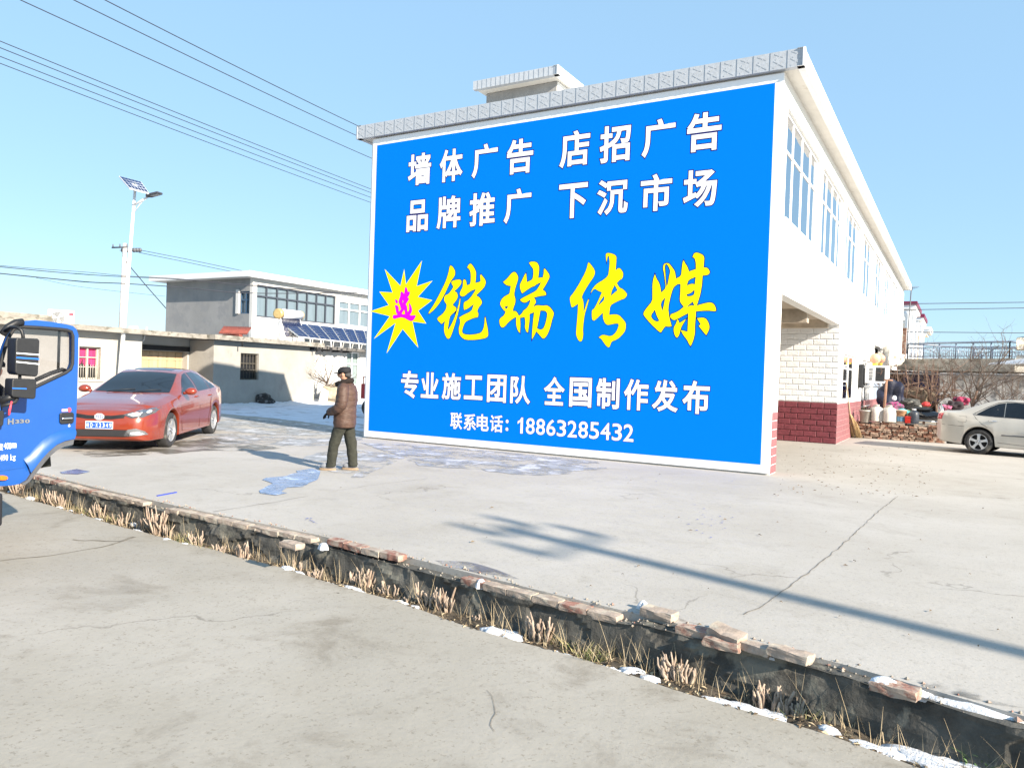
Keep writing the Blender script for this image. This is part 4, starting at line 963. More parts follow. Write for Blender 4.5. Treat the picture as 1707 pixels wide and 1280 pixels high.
lg = front([(-.50, .28), (-.46, .395), (.46, .395), (.50, .28), (.4, .27), (-.4, .27)], "lower_grille", m_mesh)
b = MB()
for k in range(26):                                               # slanted bars of the lower grille
    y0 = -.46+k*.0355
    q = []
    for yy, zz in ((y0, .388), (y0+.012, .388), (y0+.075, .283), (y0+.063, .283)):
        h = bvh.ray_cast(Vector((5, yy, zz)), Vector((-1, 0, 0)))[0]; q.append(h+Vector((.012, 0, 0)))
    b.prism(q, (.006, 0, 0))
b.build("grille_bars", mat("grille_bar_grey", (.06, .06, .065), .4, var=.2, sc=20), lg, world=False)
# emblem: silver octagon with two dark strokes
h = bvh.ray_cast(Vector((5, 0, .615)), Vector((-1, 0, 0)))[0]
b = MB(); b.prism([h+Vector((.004, .085*math.cos(R(22.5+45*k)), .062*math.sin(R(22.5+45*k)))) for k in range(8)], (.016, 0, 0)); em = b.build("emblem", mat("emblem_silver", (.55, .57, .60), .25, metal=.3, var=.1, sc=30), rc, world=False)
b = MB()
for pts in ([(-.05, -.03), (-.05, .03), (-.03, .0), (-.01, .03), (-.01, -.03)], [(.055, .022), (.02, .03), (.02, -.03), (.055, -.025), (.055, 0), (.038, 0)]):
    b.tube([h+Vector((.021, y, z)) for y, z in pts], .0038, 5)
b.build("emblem_letters", mat("emblem_blue_enamel", (.03, .09, .30), .3, var=.1, sc=20), em, world=False)
# number plate
h = bvh.ray_cast(Vector((5, 0, .47)), Vector((-1, 0, 0)))[0]; px_ = h.x+.012
b = MB(); b.box((px_-.03, -.225, .405), (px_, .225, .535), bev=.004); pl = b.build("number_plate", mat("plate_white_edge", (.78, .80, .84), .4, var=.03, sc=9), rc, world=False)
b = MB(); b.box((px_+.0005, -.213, .416), (px_+.003, .213, .524)); b.build("plate_field", mat("plate_blue", (.008, .075, .46), .4, var=.05, sc=9), pl, world=False)
def pframe(u, v, n): return Vector((px_+.003+n, u, v))
cs = [("皖", -.180, .042), ("D", -.120, .034), ("·", -.079, .010), ("X", -.037, .036), ("2", .020, .034), ("3", .076, .034), ("4", .132, .036), ("9", .186, .034)]
letters([(c_, u_, .47, w__,   .074 if c_ != "·" else .012) for c_, u_, w__ in cs], (mat("plate_white_letters", (.82, .84, .88), .4, var=.03, sc=9),), pl, "plate_letters", pframe, .004, 0, False, (.001, .002))
b = MB()
for y0, y1 in ((-.45, .02), (.02, .5)):                            # wipers
    b.tube([(.99, y0, .995), (.90, y0+.25, 1.04), (.86, y1, 1.055)], .007, 5)
b.build("wiper", MT['black'], rc, world=False)
b = MB(); b.box((.28, -.11, 1.25), (.31, .11, 1.31), bev=.008); b.build("inner_mirror", MT['black'], rc, world=False)
b = MB()
for s in (1, -1): poly_patch(bvh, [(s*.5, .82), (s*.78, .84), (s*.8, .95), (s*.5, .97)], Vector((0, 0, 0)), Vector((0, 1, 0)), Vector((0, 0, 1)), Vector((-1, 0, 0)), 0, .008, .06, 0, b)
b.build("tail_light", m_redlens, rc, world=False)

SIL = dict(x=(2.2, -2.28), axles=(1.27, -1.27), arch=.36, wheel_r=.315, track=.76, spokes=5, railk=.93,
  top=[(2.2, .55), (2.16, .66), (2.0, .74), (1.6, .83), (1.2, .90), (.98, .95), (.7, 1.08), (.4, 1.22), (.15, 1.33), (-.1, 1.39), (-.5, 1.415), (-.85, 1.405), (-1.05, 1.37), (-1.3, 1.275), (-1.55, 1.165), (-1.75, 1.09), (-1.85, 1.075), (-2.15, 1.06), (-2.22, 1.03), (-2.26, .9), (-2.28, .7)],
  belt=[(2.2, .52), (2.1, .64), (1.7, .76), (1.2, .85), (.9, .89), (0, .925), (-1.0, .95), (-1.5, .985), (-1.9, 1.02), (-2.15, 1.01), (-2.24, .95), (-2.28, .66)],
  w=[(2.2, .45), (2.12, .66), (1.9, .79), (1.5, .845), (1.0, .855), (-1.3, .855), (-1.8, .84), (-2.1, .78), (-2.23, .68), (-2.28, .58)],
  rail=[(2.2, .3), (1.9, .55), (1.2, .70), (.95, .71), (.5, .63), (.1, .575), (-.8, .56), (-1.2, .60), (-1.7, .68), (-2.1, .68), (-2.28, .5)],
  bot=[(2.2, .34), (2.1, .22), (1.7, .19), (-1.6, .22), (-1.9, .25), (-2.15, .30), (-2.28, .40)])
m_silver = mat("champagne_silver_paint", (.50, .47, .42), .32, var=.08, sc=2.5, metal=.25, coat=.7)
P_ = gr(1630, 757); hd = R(-11)
fw_ = Vector((math.cos(hd), math.sin(hd), 0)); lf = Vector((-fw_.y, fw_.x, 0))
ctr = P_+fw_*1.27*1.03+lf*.84
sc_, bvh, side, front, topp = car(SIL, "parked_car", "dusty champagne silver sedan parked with its tail toward the rubble wall", (ctr.x, ctr.y, 0), hd, (1.03, 1.0, 1.02), m_silver)
topp([on_ws(.88, .98, -.64), on_ws(.93, .97, 0), on_ws(.88, .98, .64), on_ws(.12, 1.31, .5), on_ws(.08, 1.32, 0), on_ws(.12, 1.31, -.5)], "windscreen", m_autoglass, ws_dn)
topp([on_rw(-1.02, 1.36, -.48), on_rw(-1.02, 1.36, .48), on_rw(-1.66, 1.12, .58), on_rw(-1.66, 1.12, -.58)], "rear_window", m_autoglass, rdn)
m_wr = mat("window_rubber", (.02, .022, .026), .6, var=.2, sc=8)
side([(.62, .95), (.10, 1.235), (-.12, 1.315), (-.16, .965)], "side_window", m_autoglass)
side([(-.24, .965), (-.20, 1.325), (-.55, 1.345), (-.735, 1.335), (-.735, .98)], "side_window", m_autoglass)
side([(-.75, .98), (-.75, 1.33), (-.90, 1.30), (-1.10, 1.19), (-1.34, 1.02), (-1.30, .995)], "quarter_window", m_autoglass)
for s in (1, -1):
    Q = []
    for x, z in ((.66, .942), (-.2, .958), (-.9, .975), (-1.36, 1.0), (-1.39, 1.03), (-1.1, 1.215), (-.9, 1.325), (-.72, 1.36), (-.2, 1.345)):
        h = bvh.ray_cast(Vector((x, s*3, z)), Vector((0, -s, 0)))[0]; Q.append(h+Vector((0, s*.003, 0)))
    b = MB(); b.tube(Q, .008, 6); b.build("window_trim", m_wr, sc_, world=False)
    for xx in (-.98, .02):
        b = MB(); p = bvh.ray_cast(Vector((xx, s*3, .86)), Vector((0, -s, 0)))[0]
        b.tube([p+Vector((.10, -s*.004, 0)), p+Vector((.08, s*.022, 0)), p+Vector((-.06, s*.022, .003)), p+Vector((-.08, -s*.004, .003))], .013, 8); b.build("door_handle", m_chrome, sc_, world=False)
    b = MB(); Q = []
    for x in [-.78+i*.1 for i in range(15)]:
        h = bvh.ray_cast(Vector((x, s*3, .52)), Vector((0, -s, 0)))[0]; Q.append(h+Vector((0, s*.004, 0)))
    b.tube(Q, .018, 6); b.build("rub_strip", mat("grey_rub_strip", (.12, .125, .13), .6, var=.15, sc=9), sc_, world=False)
    b = MB(); b.blob((.60, s*.93, 1.0), (.08, .10, .07), 3, .1, 1); b.tube([(.62, s*.8, .95), (.62, s*.9, .97)], .028, 8); b.build("mirror", m_silver, sc_, world=False)
    b = MB(); poly_patch(bvh, [(s*.42, .85), (s*.70, .85), (s*.74, 1.0), (s*.44, 1.01)], Vector((0, 0, 0)), Vector((0, 1, 0)), Vector((0, 0, 1)), Vector((-1, 0, 0)), 0, .01, .06, 0, b)
    poly_patch(bvh, [(-2.235, .845), (-2.13, .845), (-2.10, .995), (-2.20, 1.0)], Vector((0, 0, 0)), Vector((1, 0, 0)), Vector((0, 0, 1)), Vector((0, s, 0)), 0, .010, .06, 0, b); b.build("tail_light", m_redlens, sc_, world=False)
    b = MB(); poly_patch(bvh, [(s*.35, .58), (s*.66, .60), (s*.72, .68), (s*.40, .67)], Vector((0, 0, 0)), Vector((0, 1, 0)), Vector((0, 0, 1)), Vector((1, 0, 0)), 0, .01, .06, 0, b); b.build("headlight", m_lens, sc_, world=False)
seam(bvh, [(-1.42, 1.02), (-1.34, .9), (-1.20, .77), (-1.08, .69)], sc_, m_seam, None, (1, -1), .005)
seam(bvh, [(-.19, .955), (-.18, .7), (-.16, .27)], sc_, m_seam, None, (1, -1), .004); seam(bvh, [(.78, .9), (.84, .6), (.8, .27)], sc_, m_seam, None, (1, -1), .004)
seam(bvh, [(-1.60, .69), (-1.9, .70), (-2.1, .71), (-2.22, .72)], sc_, m_seam, None, (1, -1), .005)
seam(bvh, [(-1.55, .86), (-1.555, .95), (-1.72, .95), (-1.74, .80), (-1.56, .80), (-1.55, .86)], sc_, m_seam, None, (-1,), .003)
seam(bvh, [(-.86, .33), (-.3, .30), (.3, .29), (.9, .30)], sc_, m_seam, None, (1, -1), .004)
# ------------------------------------------------------------------ truck: only its open door reaches into the picture
_d = pd(65, 690, 7.8); TX = _d.x
def tp(x, y, dx=0): p = at(x, y, 0, TX+dx); return p
m_tblue = mat("truck_blue_paint", (.010, .078, .32), .34, var=.06, sc=3, coat=.6)
m_rub = mat("black_rubber_seal", (.02, .021, .023), .7, var=.2, sc=12)
HY = tp(-25, 700).y
trk = thing("light_truck", "blue light truck with its door swung wide open at the left frame edge", "truck", (TX-.5, HY-1.0, RZ))
def P2(pts, dx=0): return [tp(x, y, dx) for x, y in pts]
out = [(-25, 812), (-25, 660), (-12, 632), (0, 606), (8, 578), (16, 558), (26, 544), (40, 536), (60, 533.5), (90, 537), (112, 541), (122, 543.5), (128, 549), (131, 558), (130.5, 600), (129, 660), (127, 700), (125.5, 728), (122, 739), (108, 742), (95, 748), (82, 759), (70, 772), (58, 787), (48, 801), (42, 805), (20, 809)]
win = [(-14, 662), (-6, 636), (3, 600), (10, 575), (16, 560), (23, 549), (34, 544.5), (70, 546.5), (100, 549), (112, 550.5), (119, 553), (121.5, 560), (121.5, 585), (121, 606), (118, 615), (110, 621), (63, 643), (20, 664), (-6, 675)]
cv = MB()
# door skin with the window opening: triangulated ring
bm = bmesh.new()
def loop(pts, dx): 
    vs = [bm.verts.new(p) for p in P2(pts, dx)]; return vs, [bm.edges.new((vs[i], vs[(i+1) % len(vs)])) for i in range(len(vs))]
o1, e1 = loop(out, 0); o2, e2 = loop(win, 0)
bmesh.ops.triangle_fill(bm, use_beauty=True, edges=e1+e2)
wv = [Vector((p.y, p.z)) for p in P2(win)]
def inside(q, poly):
    r_ = False; j = len(poly)-1
    for i in range(len(poly)):
        if (poly[i].y > q.y) != (poly[j].y > q.y) and q.x < (poly[j].x-poly[i].x)*(q.y-poly[i].y)/(poly[j].y-poly[i].y)+poly[i].x: r_ = not r_
        j = i
    return r_
bad = [f for f in bm.faces if inside(Vector((f.calc_center_median().y, f.calc_center_median().z)), wv)]
bmesh.ops.delete(bm, geom=bad, context='FACES')
g = bmesh.ops.extrude_face_region(bm, geom=bm.faces[:])
for v in [q for q in g['geom'] if isinstance(q, bmesh.types.BMVert)]: v.co.x -= .075
cv.bm.free(); cv.bm = bm
door = cv.build("door", m_tblue, trk); mod_bevel(door, .012, 3, 50); auto(door, 40)
b = MB(); b.tube(P2(win+win[:1], .004), .018, 6, caps=False); b.build("window_seal", m_rub, door)
b = MB(); b.prism(P2(win, -.035), (.005, 0, 0)); b.build("door_glass", glass_mat("truck_door_glass", (.80, .80, .82), .02), door)
# quarter bar across the lower pane and wheel-arch flare
b = MB(); b.tube([tp(60, 633, -.06), tp(85, 622, -.06), tp(104, 616, -.06), tp(112, 619, -.06)], .022, 8); b.tube([tp(99, 548, -.055), tp(97, 617, -.055)], .014, 8); b.build("grab_handle", MT['black'], door)
crease = [(126, 714), (112, 715), (98, 718.5), (84, 724.5), (70, 734), (58, 746), (49, 757), (39, 765)]
archin = [(125, 731), (108, 735), (95, 741), (82, 752), (70, 765), (60, 778), (52, 788)]
b = MB()
for i in range(7):
    a0, a1 = tp(*crease[i], .002), tp(*crease[i+1], .002); c0, c1 = tp(*archin[min(i, 6)], .045), tp(*archin[min(i+1, 6)], .045)
    m0, m1 = a0.lerp(c0, .45)+Vector((.024, 0, 0)), a1.lerp(c1, .45)+Vector((.024, 0, 0))
    b.face([a0, a1, m1, m0]); b.face([m0, m1, c1, c0])
bmesh.ops.remove_doubles(b.bm, verts=b.bm.verts[:], dist=.001); b.build("arch_flare", m_tblue, door, smooth=True)
lip0 = [(124, 730), (108, 735), (95, 741), (82, 752), (70, 765), (58, 781), (46, 800), (36, 806)]
lip1 = [(122, 741), (108, 744), (96, 750), (84, 760), (72, 774), (60, 789), (50, 802), (42, 808)]
b = MB()
for i in range(7): b.prism([tp(*lip0[i], .03), tp(*lip0[i+1], .03), tp(*lip1[i+1], .03), tp(*lip1[i], .03)], (-.1, 0, 0))
b.build("arch_lip", mat("arch_grey_rubber", (.075, .08, .09), .65, var=.3, sc=8, bump=.002, bsc=40), door)
b = MB(); b.prism(P2([(-25, 786), (42, 776), (43, 778.5), (-25, 789)], .003), (.004, 0, 0)); b.build("sill_crease", m_tblue, door)
b = MB(); b.prism(P2([(2+9.5*math.cos(k*.52), 796+4.2*math.sin(k*.52)) for k in range(12)], .002), (.03, 0, 0)); mod_bevel(b.build("side_lamp", mat("amber_lens", (.80, .17, .012), .15, coat=.8, var=.15, sc=30), door), .006)
# handle, stickers, badge and lettering
b = MB(); b.prism(P2([(98.5, 690), (101, 687.8), (119, 687), (122, 689.5), (121.5, 703), (119, 705.5), (101, 706.5), (98.5, 704)], .002), (.02, 0, 0)); hd_ = b.build("door_handle", MT['black'], door); mod_bevel(hd_, .006)
b = MB(); b.prism(P2([(102, 696), (118, 695), (121, 696.5), (118, 698.5), (102, 699.5)], .024), (.02, 0, 0)); mod_bevel(b.build("handle_lever", m_chrome, hd_), .005)
m_redst = mat("red_sticker", (.70, .06, .09), .5, var=.2, sc=30); m_pink = mat("pink_sticker", (.80, .42, .40), .5, var=.1, sc=30)
b = MB(); b.prism(P2([(103, 682), (113, 681.5), (113, 685.5), (103, 686)], .002), (.002, 0, 0)); b.build("pink_sticker", m_pink, door)
b = MB(); b.prism(P2([(115.5+3*math.cos(k*.7), 683+3.8*math.sin(k*.7)) for k in range(9)], .002), (.004, 0, 0)); b.build("red_sticker", m_redst, door)
def tframe(u, v, n): return Vector((TX+.001+n, u, v))
def trow(txt):
    o = []
    for ch, x, y, w_, h_ in txt:
        a, c, t, d = tp(x-w_/2, y), tp(x+w_/2, y), tp(x, y-h_/2), tp(x, y+h_/2); p = tp(x, y); o.append((ch, p.y, p.z, c.y-a.y, t.z-d.z))
    return o
m_wl = mat("white_vinyl_letters", (.80, .83, .86), .5, var=.05, sc=9); m_dk = mat("badge_dark_edge", (.03, .05, .10), .4, var=.1, sc=9)
letters(trow([("H", 17.5, 702.5, 9.5, 9.5), ("3", 28, 702.5, 7, 6.6), ("3", 36, 702, 7, 6.6), ("0", 45, 702, 8, 6.6)]), (m_chrome, m_dk), door, "model_badge", tframe, .035, .04, yo=(.001, .006))
letters(trow([("度", .5, 745, 9, 11.5), ("4", 8, 743, 4, 10.5), ("0", 12.4, 743, 3.8, 10.5), ("0", 16.6, 743, 3.8, 10.5), ("m", 21, 742.5, 4.2, 8), ("m", 25, 742.5, 4, 8)]), (m_wl,), door, "door_lettering", tframe, .006, 0, yo=(.001, .003))
letters(trow([("4", -2, 763, 4, 10), ("4", 2, 763, 4, 10), ("9", 6.5, 762.5, 3.8, 10), ("0", 11, 762.5, 3.8, 10), ("k", 19, 762, 3.8, 10), ("g", 23.4, 764, 3.8, 8.5)]), (m_wl,), door, "door_lettering", tframe, .006, 0, yo=(.001, .003))
letters(trow([("6", 115, 709, 3.6, 4.6)]), (m_wl,), door, "number_sticker", tframe, .03, 0, yo=(.001, .003))
# mirrors on their brackets
def mirror(pts, dx, th, stripes, nm):
    b = MB(); q = P2(pts, dx); b.prism(q, (-th, 0, 0)); o = b.build(nm, MT['black'], trk); mod_bevel(o, .05, 5, 30); auto(o, 60)
    for (x0, y0, x1, y1, w_, m) in stripes:
        bb = MB(); bb.prism(P2([(x0, y0-w_), (x1, y1-w_), (x1, y1+w_), (x0, y0+w_)], dx+.001), (.003, 0, 0)); bb.build("stripe", m, o)
    return o
m_bst = mat("blue_reflective_stripe", (.02, .16, .75), .4, var=.05, sc=9)
mirror([(28, 563), (64, 564.5), (66.5, 568), (64, 624), (61, 628), (29, 624.5), (25.5, 620), (26.5, 568)], .34, .16, [(27.3, 588.5, 65.5, 591.5, 1.0, m_wl), (27.3, 596, 65.3, 598.5, 1.1, m_bst), (27, 603, 65, 607, 1.0, m_wl)], "mirror")
mirror([(22, 631), (59, 632), (61.5, 635), (60, 662), (57, 665.5), (22, 662), (19.5, 659), (20.5, 634)], .34, .14, [(20.5, 647, 44, 648, .9, m_bst)], "wide_mirror")
b = MB(); b.tube([tp(8, 552, .05), tp(18, 545, .12), tp(30, 546, .25), tp(36, 551, .27), tp(38.5, 560, .27), tp(38.5, 568, .27)], .016, 10)
b.build("mirror_bracket", MT['black'], trk); b = MB(); b.tube([tp(33, 622, .27), tp(33, 636, .27)], .015, 8)
b.build("mirror_bracket", MT['black'], trk); b = MB(); b.tube([tp(-12, 678, .06), tp(0, 671, .18), tp(12, 664, .26), tp(24, 660, .28)], .034, 10); b.tube([tp(-2, 686, .2), tp(3, 676, .26), tp(14, 674, .3), tp(25, 670, .3), tp(28.5, 665, .29), tp(27, 660, .28)], .018, 10)
b.build("mirror_bracket", MT['black'], trk); b = MB(); b.tube([tp(4, 558, .02), tp(14, 545, .03), tp(26, 538, .03), tp(38, 536.5, .03)], .035, 8); b.build("mirror_bracket", MT['black'], trk)
mirror([(-8, 685), (6, 684), (8, 688), (6.5, 708), (3, 711), (-8, 711)], .40, .10, [], "front_mirror")
b = MB()
for dz in (0, .012): b.tube([tp(19+dz*60, 669, .33), tp(17+dz*80, 678, .34), tp(16, 684, .335), tp(14+dz*150, 692, .34)], [.006, .007, .012, .004], 6)
tag(b.build("red_ribbon", m_redst), "red ribbon tied to the lower mirror bracket of the blue truck", "ribbon")
# the cab and body behind, outside the frame
cx0, cx1 = TX-1.55, TX+.28; cy1 = HY-.01; cy0 = cy1-1.95; zb_ = RZ
b = MB()
prof = [(cx0, zb_+.85), (cx1-.0, zb_+.75), (cx1+.03, zb_+1.45), (cx1-.25, zb_+2.30), (cx1-.55, zb_+2.42), (cx0, zb_+2.42)]
b.prism([Vector((x, cy0, z)) for x, z in prof], (0, .06, 0)); b.prism([Vector((x, cy1-.06, z)) for x, z in [(cx1-.28, zb_+.75), (cx1, zb_+.75), (cx1+.03, zb_+1.45), (cx1-.25, zb_+2.30), (cx1-.36, zb_+2.30)]], (0, .06, 0))
b.box((cx0, cy0+.06, zb_+2.36), (cx1-.56, cy1, zb_+2.42)); b.box((cx0, cy0+.06, zb_+.85), (cx0+.05, cy1, zb_+2.36)); b.box((cx0+.05, cy0+.06, zb_+.78), (cx1-.02, cy1-.07, zb_+.86))
b.box((cx1-.05, cy0+.06, zb_+.70), (cx1+.0, cy1-.07, zb_+1.42)); b.build("cab", m_tblue, trk)
b = MB(); b.prism([Vector((cx1+.025, cy0+.06, zb_+1.45)), Vector((cx1+.025, cy1-.07, zb_+1.45)), Vector((cx1-.255, cy1-.07, zb_+2.3)), Vector((cx1-.255, cy0+.06, zb_+2.3))], (-.01, 0, 0)); b.build("windscreen", m_autoglass, trk)
b = MB(); b.box((cx1-.1, cy0, zb_+.38), (cx1+.12, cy1, zb_+.70), bev=.03); b.build("bumper", MT['black'], trk)
for y in (cy0+.12, cy1-.42):
    b = MB(); b.box((cx1+.122, y, zb_+.46), (cx1+.14, y+.3, zb_+.62), bev=.01); b.build("headlight", m_lens, trk)
b = MB(); b.box((cx0-3.6, cy0+.55, zb_+.45), (cx1-.2, cy0+.75, zb_+.65)); b.box((cx0-3.6, cy1-.75, zb_+.45), (cx1-.2, cy1-.55, zb_+.65)); b.build("chassis", m_under, trk)
b = MB(); b.box((cx0-3.7, cy0-.05, zb_+.95), (cx0-.12, cy1+.05, zb_+1.02)); b.box((cx0-3.7, cy0-.05, zb_+1.02), (cx0-.12, cy0, zb_+1.4)); b.box((cx0-3.7, cy1, zb_+1.02), (cx0-.12, cy1+.05, zb_+1.4)); b.build("cargo_bed", m_tblue, trk)
for x in (cx1-.75, cx0-2.5):
    for y, s in ((cy0+.14, -1), (cy1-.14, 1)):
        M = Matrix.Translation((x, y, zb_+.38)) @ Matrix.Rotation(-s*math.pi/2, 4, 'X'); b = MB()
        b.lathe([(.2, -.1), (.36, -.11), (.38, -.07), (.38, .07), (.36, .11), (.22, .10), (.2, .04), (.02, .03)], M, 28); b.build("wheel", m_tyre, trk)
b = MB(); b.box((cx0+.1, cy1-.75, zb_+.86), (cx0+.62, cy1-.15, zb_+1.15), bev=.04); b.box((cx0+.08, cy1-.75, zb_+1.1), (cx0+.2, cy1-.15, zb_+1.75), bev=.04); b.build("seat", MT['black'], trk)

# ------------------------------------------------------------------ people
def skin_mesh(name, verts, edges, radii, m, parent=None, sub=2, root=0):
    me = bpy.data.meshes.new(name); me.from_pydata(verts, edges, []); me.materials.append(m)
    o = bpy.data.objects.new(name, me); COL.objects.link(o)
    if parent: o.parent = parent
    o.modifiers.new("skin", 'SKIN'); sv = me.skin_vertices[0].data
    for i, r_ in enumerate(radii): sv[i].radius = r_ if isinstance(r_, tuple) else (r_, r_); sv[i].use_root = (i == root)
    mod_sub(o, sub)
    for p in me.polygons: p.use_smooth = True
    o.modifiers["skin"].use_smooth_shade = True
    return o
m_skin = mat("weathered_skin", (.44, .235, .155), .6, var=.15, sc=18, bump=.001, bsc=60)
m_jacket = mat("brown_padded_jacket", (.080, .046, .033), .5, var=.28, sc=9, bump=.022, bsc=7, spec=.35, stretch=(1, 1, 2.4))
m_fur = mat("dark_fur_collar", (.016, .011, .009), .95, var=.5, sc=40, bump=.01, bsc=60)
m_trous = mat("olive_grey_trousers", (.030, .031, .023), .9, var=.3, sc=10, bump=.026, bsc=8, stretch=(1, 1, 1.6))
m_cap = mat("black_cap_cloth", (.012, .012, .014), .8, var=.3, sc=20, bump=.002, bsc=50)
m_shoe = mat("grey_canvas_shoe", (.24, .25, .27), .8, var=.2, sc=20); m_sole = mat("tan_rubber_sole", (.30, .215, .14), .8, var=.1, sc=20)
m_glove = mat("dark_sleeve_cuff", (.014, .011, .010), .9, var=.3, sc=20)
MP = (gr(553, 786)+gr(590, 781))/2
body = skin_mesh("person", [(0, 0, .84), (0, 0, 1.05), (-.01, 0, 1.28), (0, 0, 1.43), (.015, 0, 1.50), (.04, 0, 1.56), (.045, 0, 1.62),
   (.0, .09, .80), (.13, .10, .44), (.16, .10, .08), (.0, -.09, .80), (-.10, -.09, .44), (-.14, -.09, .08),
   (-.01, .19, 1.36), (-.04, .25, 1.12), (.17, .17, 1.0), (.25, .11, .98), (-.01, -.19, 1.36), (-.04, -.25, 1.12), (.17, -.17, 1.0), (.25, -.08, .97)],
  [(0, 1), (1, 2), (2, 3), (3, 4), (4, 5), (5, 6), (0, 7), (7, 8), (8, 9), (0, 10), (10, 11), (11, 12), (2, 13), (13, 14), (14, 15), (15, 16), (2, 17), (17, 18), (18, 19), (19, 20)],
  [(.13, .15), (.12, .14), (.12, .16), .055, .055, .088, .085, .08, .06, .04, .08, .06, .04, .065, .045, .034, .03, .065, .045, .034, .03], m_skin)
FACE = math.atan2(-.44, -.898)
body.location = (MP.x, MP.y, 0); body.rotation_euler = (0, 0, FACE); body.scale = (1.0, 1.0, 1.0)
tag(body, "standing man in a brown padded jacket, olive trousers and black cap beside the sign", "person")
def child(bb, name, m, par=None): o = bb.build(name, m, par or body, world=False); return o
# face details
b = MB(); b.blob((.125, 0, 1.575), (.026, .017, .028), 2, .1, 1); child(b, "nose", m_skin)
for s in (1, -1):
    b = MB(); b.blob((.03, s*.083, 1.585), (.022, .014, .034), 2, .1, 1); child(b, "ear", m_skin)
    b = MB(); b.blob((.108, s*.032, 1.605), (.012, .015, .009), 2, .05, 1); child(b, "eye", MT['black'])
b = MB(); b.blob((.112, 0, 1.535), (.014, .026, .006), 2, .05, 1); child(b, "mouth", mat("lips", (.22, .09, .07), .6, var=.1, sc=20))
b = MB(); b.blob((-.03, 0, 1.58), (.066, .080, .055), 3, .1, 2); child(b, "hair", mat("grey_black_hair", (.05, .048, .046), .85, var=.4, sc=60))
def ring_mesh(bb, rings, n=36, fold=0, seed=0, capb=True, capt=True):
    L_ = []
    for (z, cx, cy, rx, ry) in rings:
        r_ = []
        for k in range(n):
            a = 2*math.pi*k/n; f = 1+fold*(noise.noise(Vector((math.cos(a)*2.2+seed, math.sin(a)*2.2, z*9)))+.5*noise.noise(Vector((math.cos(a)*4, math.sin(a)*4+seed, z*22))))
            r_.append(bb.bm.verts.new((cx+rx*f*math.cos(a), cy+ry*f*math.sin(a), z)))
        L_.append(r_)
    for a, c in zip(L_, L_[1:]):
        for k in range(n): q = bb.bm.faces.new((a[k], a[(k+1) % n], c[(k+1) % n], c[k])); q.smooth = True
    if capb: bb.bm.faces.new(L_[0][::-1])
    if capt: bb.bm.faces.new(L_[-1])
b = MB(); RN = []
for i in range(34):
    t = i/33; z = .715+t*.745
    rx = interp([(.715, .172), (.78, .178), (.95, .174), (1.1, .168), (1.25, .165), (1.35, .15), (1.42, .12), (1.46, .085)])(z); ry = interp([(.715, .215), (.8, .225), (1.0, .22), (1.15, .22), (1.3, .222), (1.38, .20), (1.43, .14), (1.46, .09)])(z)
    q = .006*abs(math.sin(z*math.pi/.105)); RN.append((z, interp([(.7, .0), (1.1, -.012), (1.3, -.03), (1.46, .0)])(z), 0, rx+q, ry+q))
ring_mesh(b, RN, 40, .035, 3); child(b, "jacket", m_jacket)
def sleeve(s):
    b = MB(); pts = [(-.02, s*.17, 1.385), (-.03, s*.235, 1.33), (-.045, s*.285, 1.20), (-.035, s*.30, 1.10), (.02, s*.29, 1.04), (.10, s*.235, 1.0), (.17, s*.185, .975), (.205, s*.155, .965)]
    P = []; rs_ = []
    for i in range(len(pts)-1):
        for k in range(4):
            t = k/4; P.append(Vector(pts[i]).lerp(Vector(pts[i+1]), t)); r0 = (.085, .097, .09, .088, .083, .075, .068, .06); rs_.append(r0[i]*(1-t)+r0[i+1]*t+.005*math.sin(len(P)*1.9))
    P.append(Vector(pts[-1])); rs_.append(.058); b.tube(P, rs_, 16); o = child(b, "sleeve", m_jacket)
    b = MB(); b.tube([Vector(pts[-1])-Vector((.015, -s*.01, -.005)), Vector(pts[-1])+Vector((.03, -s*.02, -.008))], [.056, .046], 14); child(b, "cuff", m_glove, o)
for s in (1, -1): sleeve(s)
# hands: palm, four bent fingers and a thumb each
def hand(s, base, fwd, up):
    F_, U = Vector(fwd).normalized(), Vector(up).normalized(); Sd = F_.cross(U); B0 = Vector(base)
    V = [B0, B0+F_*.05, B0+F_*.085]; E_ = [(0, 1), (1, 2)]; rr_ = [(.026, .02), (.036, .018), (.034, .016)]
    for k, ln in enumerate((.062, .072, .067, .052)):
        o = B0+F_*.088+Sd*((k-1.5)*.019); i0 = len(V); V += [o, o+F_*ln*.45-U*.012, o+F_*ln*.7-U*.04]; E_ += [(2, i0), (i0, i0+1), (i0+1, i0+2)]; rr_ += [.0095, .009, .0075]
    i0 = len(V); V += [B0+F_*.03+Sd*s*.034, B0+F_*.062+Sd*s*.052-U*.01, B0+F_*.085+Sd*s*.05-U*.02]; E_ += [(1, i0), (i0, i0+1), (i0+1, i0+2)]; rr_ += [.012, .011, .009]
    return skin_mesh("hand", [tuple(v) for v in V], E_, rr_, m_glove2, body, 1)
m_glove2 = mat("dark_knit_glove", (.02, .016, .014), .95, var=.3, sc=30)
hand(1, (.225, .145, .955), (.75, -.35, -.55), (.4, 0, 1)); hand(-1, (.225, -.145, .955), (.75, .3, -.6), (.4, 0, 1))
b = MB(); 
for i in range(28):
    pass
Pc = []; 
for k in range(26):
    a = 2*math.pi*k/25; Pc.append(Vector((.018+.108*math.cos(a), .115*math.sin(a), 1.455-.035*math.cos(a))))
b.tube(Pc, [.045+.006*math.sin(k*2.1) for k in range(26)], 12); child(b, "fur_collar", m_fur)
b = MB(); ring_mesh(b, [(1.612, .03, 0, .108, .096), (1.64, .028, 0, .112, .099), (1.67, .022, 0, .106, .095), (1.70, .014, 0, .084, .078), (1.715, .01, 0, .04, .038)], 28, .03, 1)
cap_ = child(b, "cap", m_cap); b = MB()
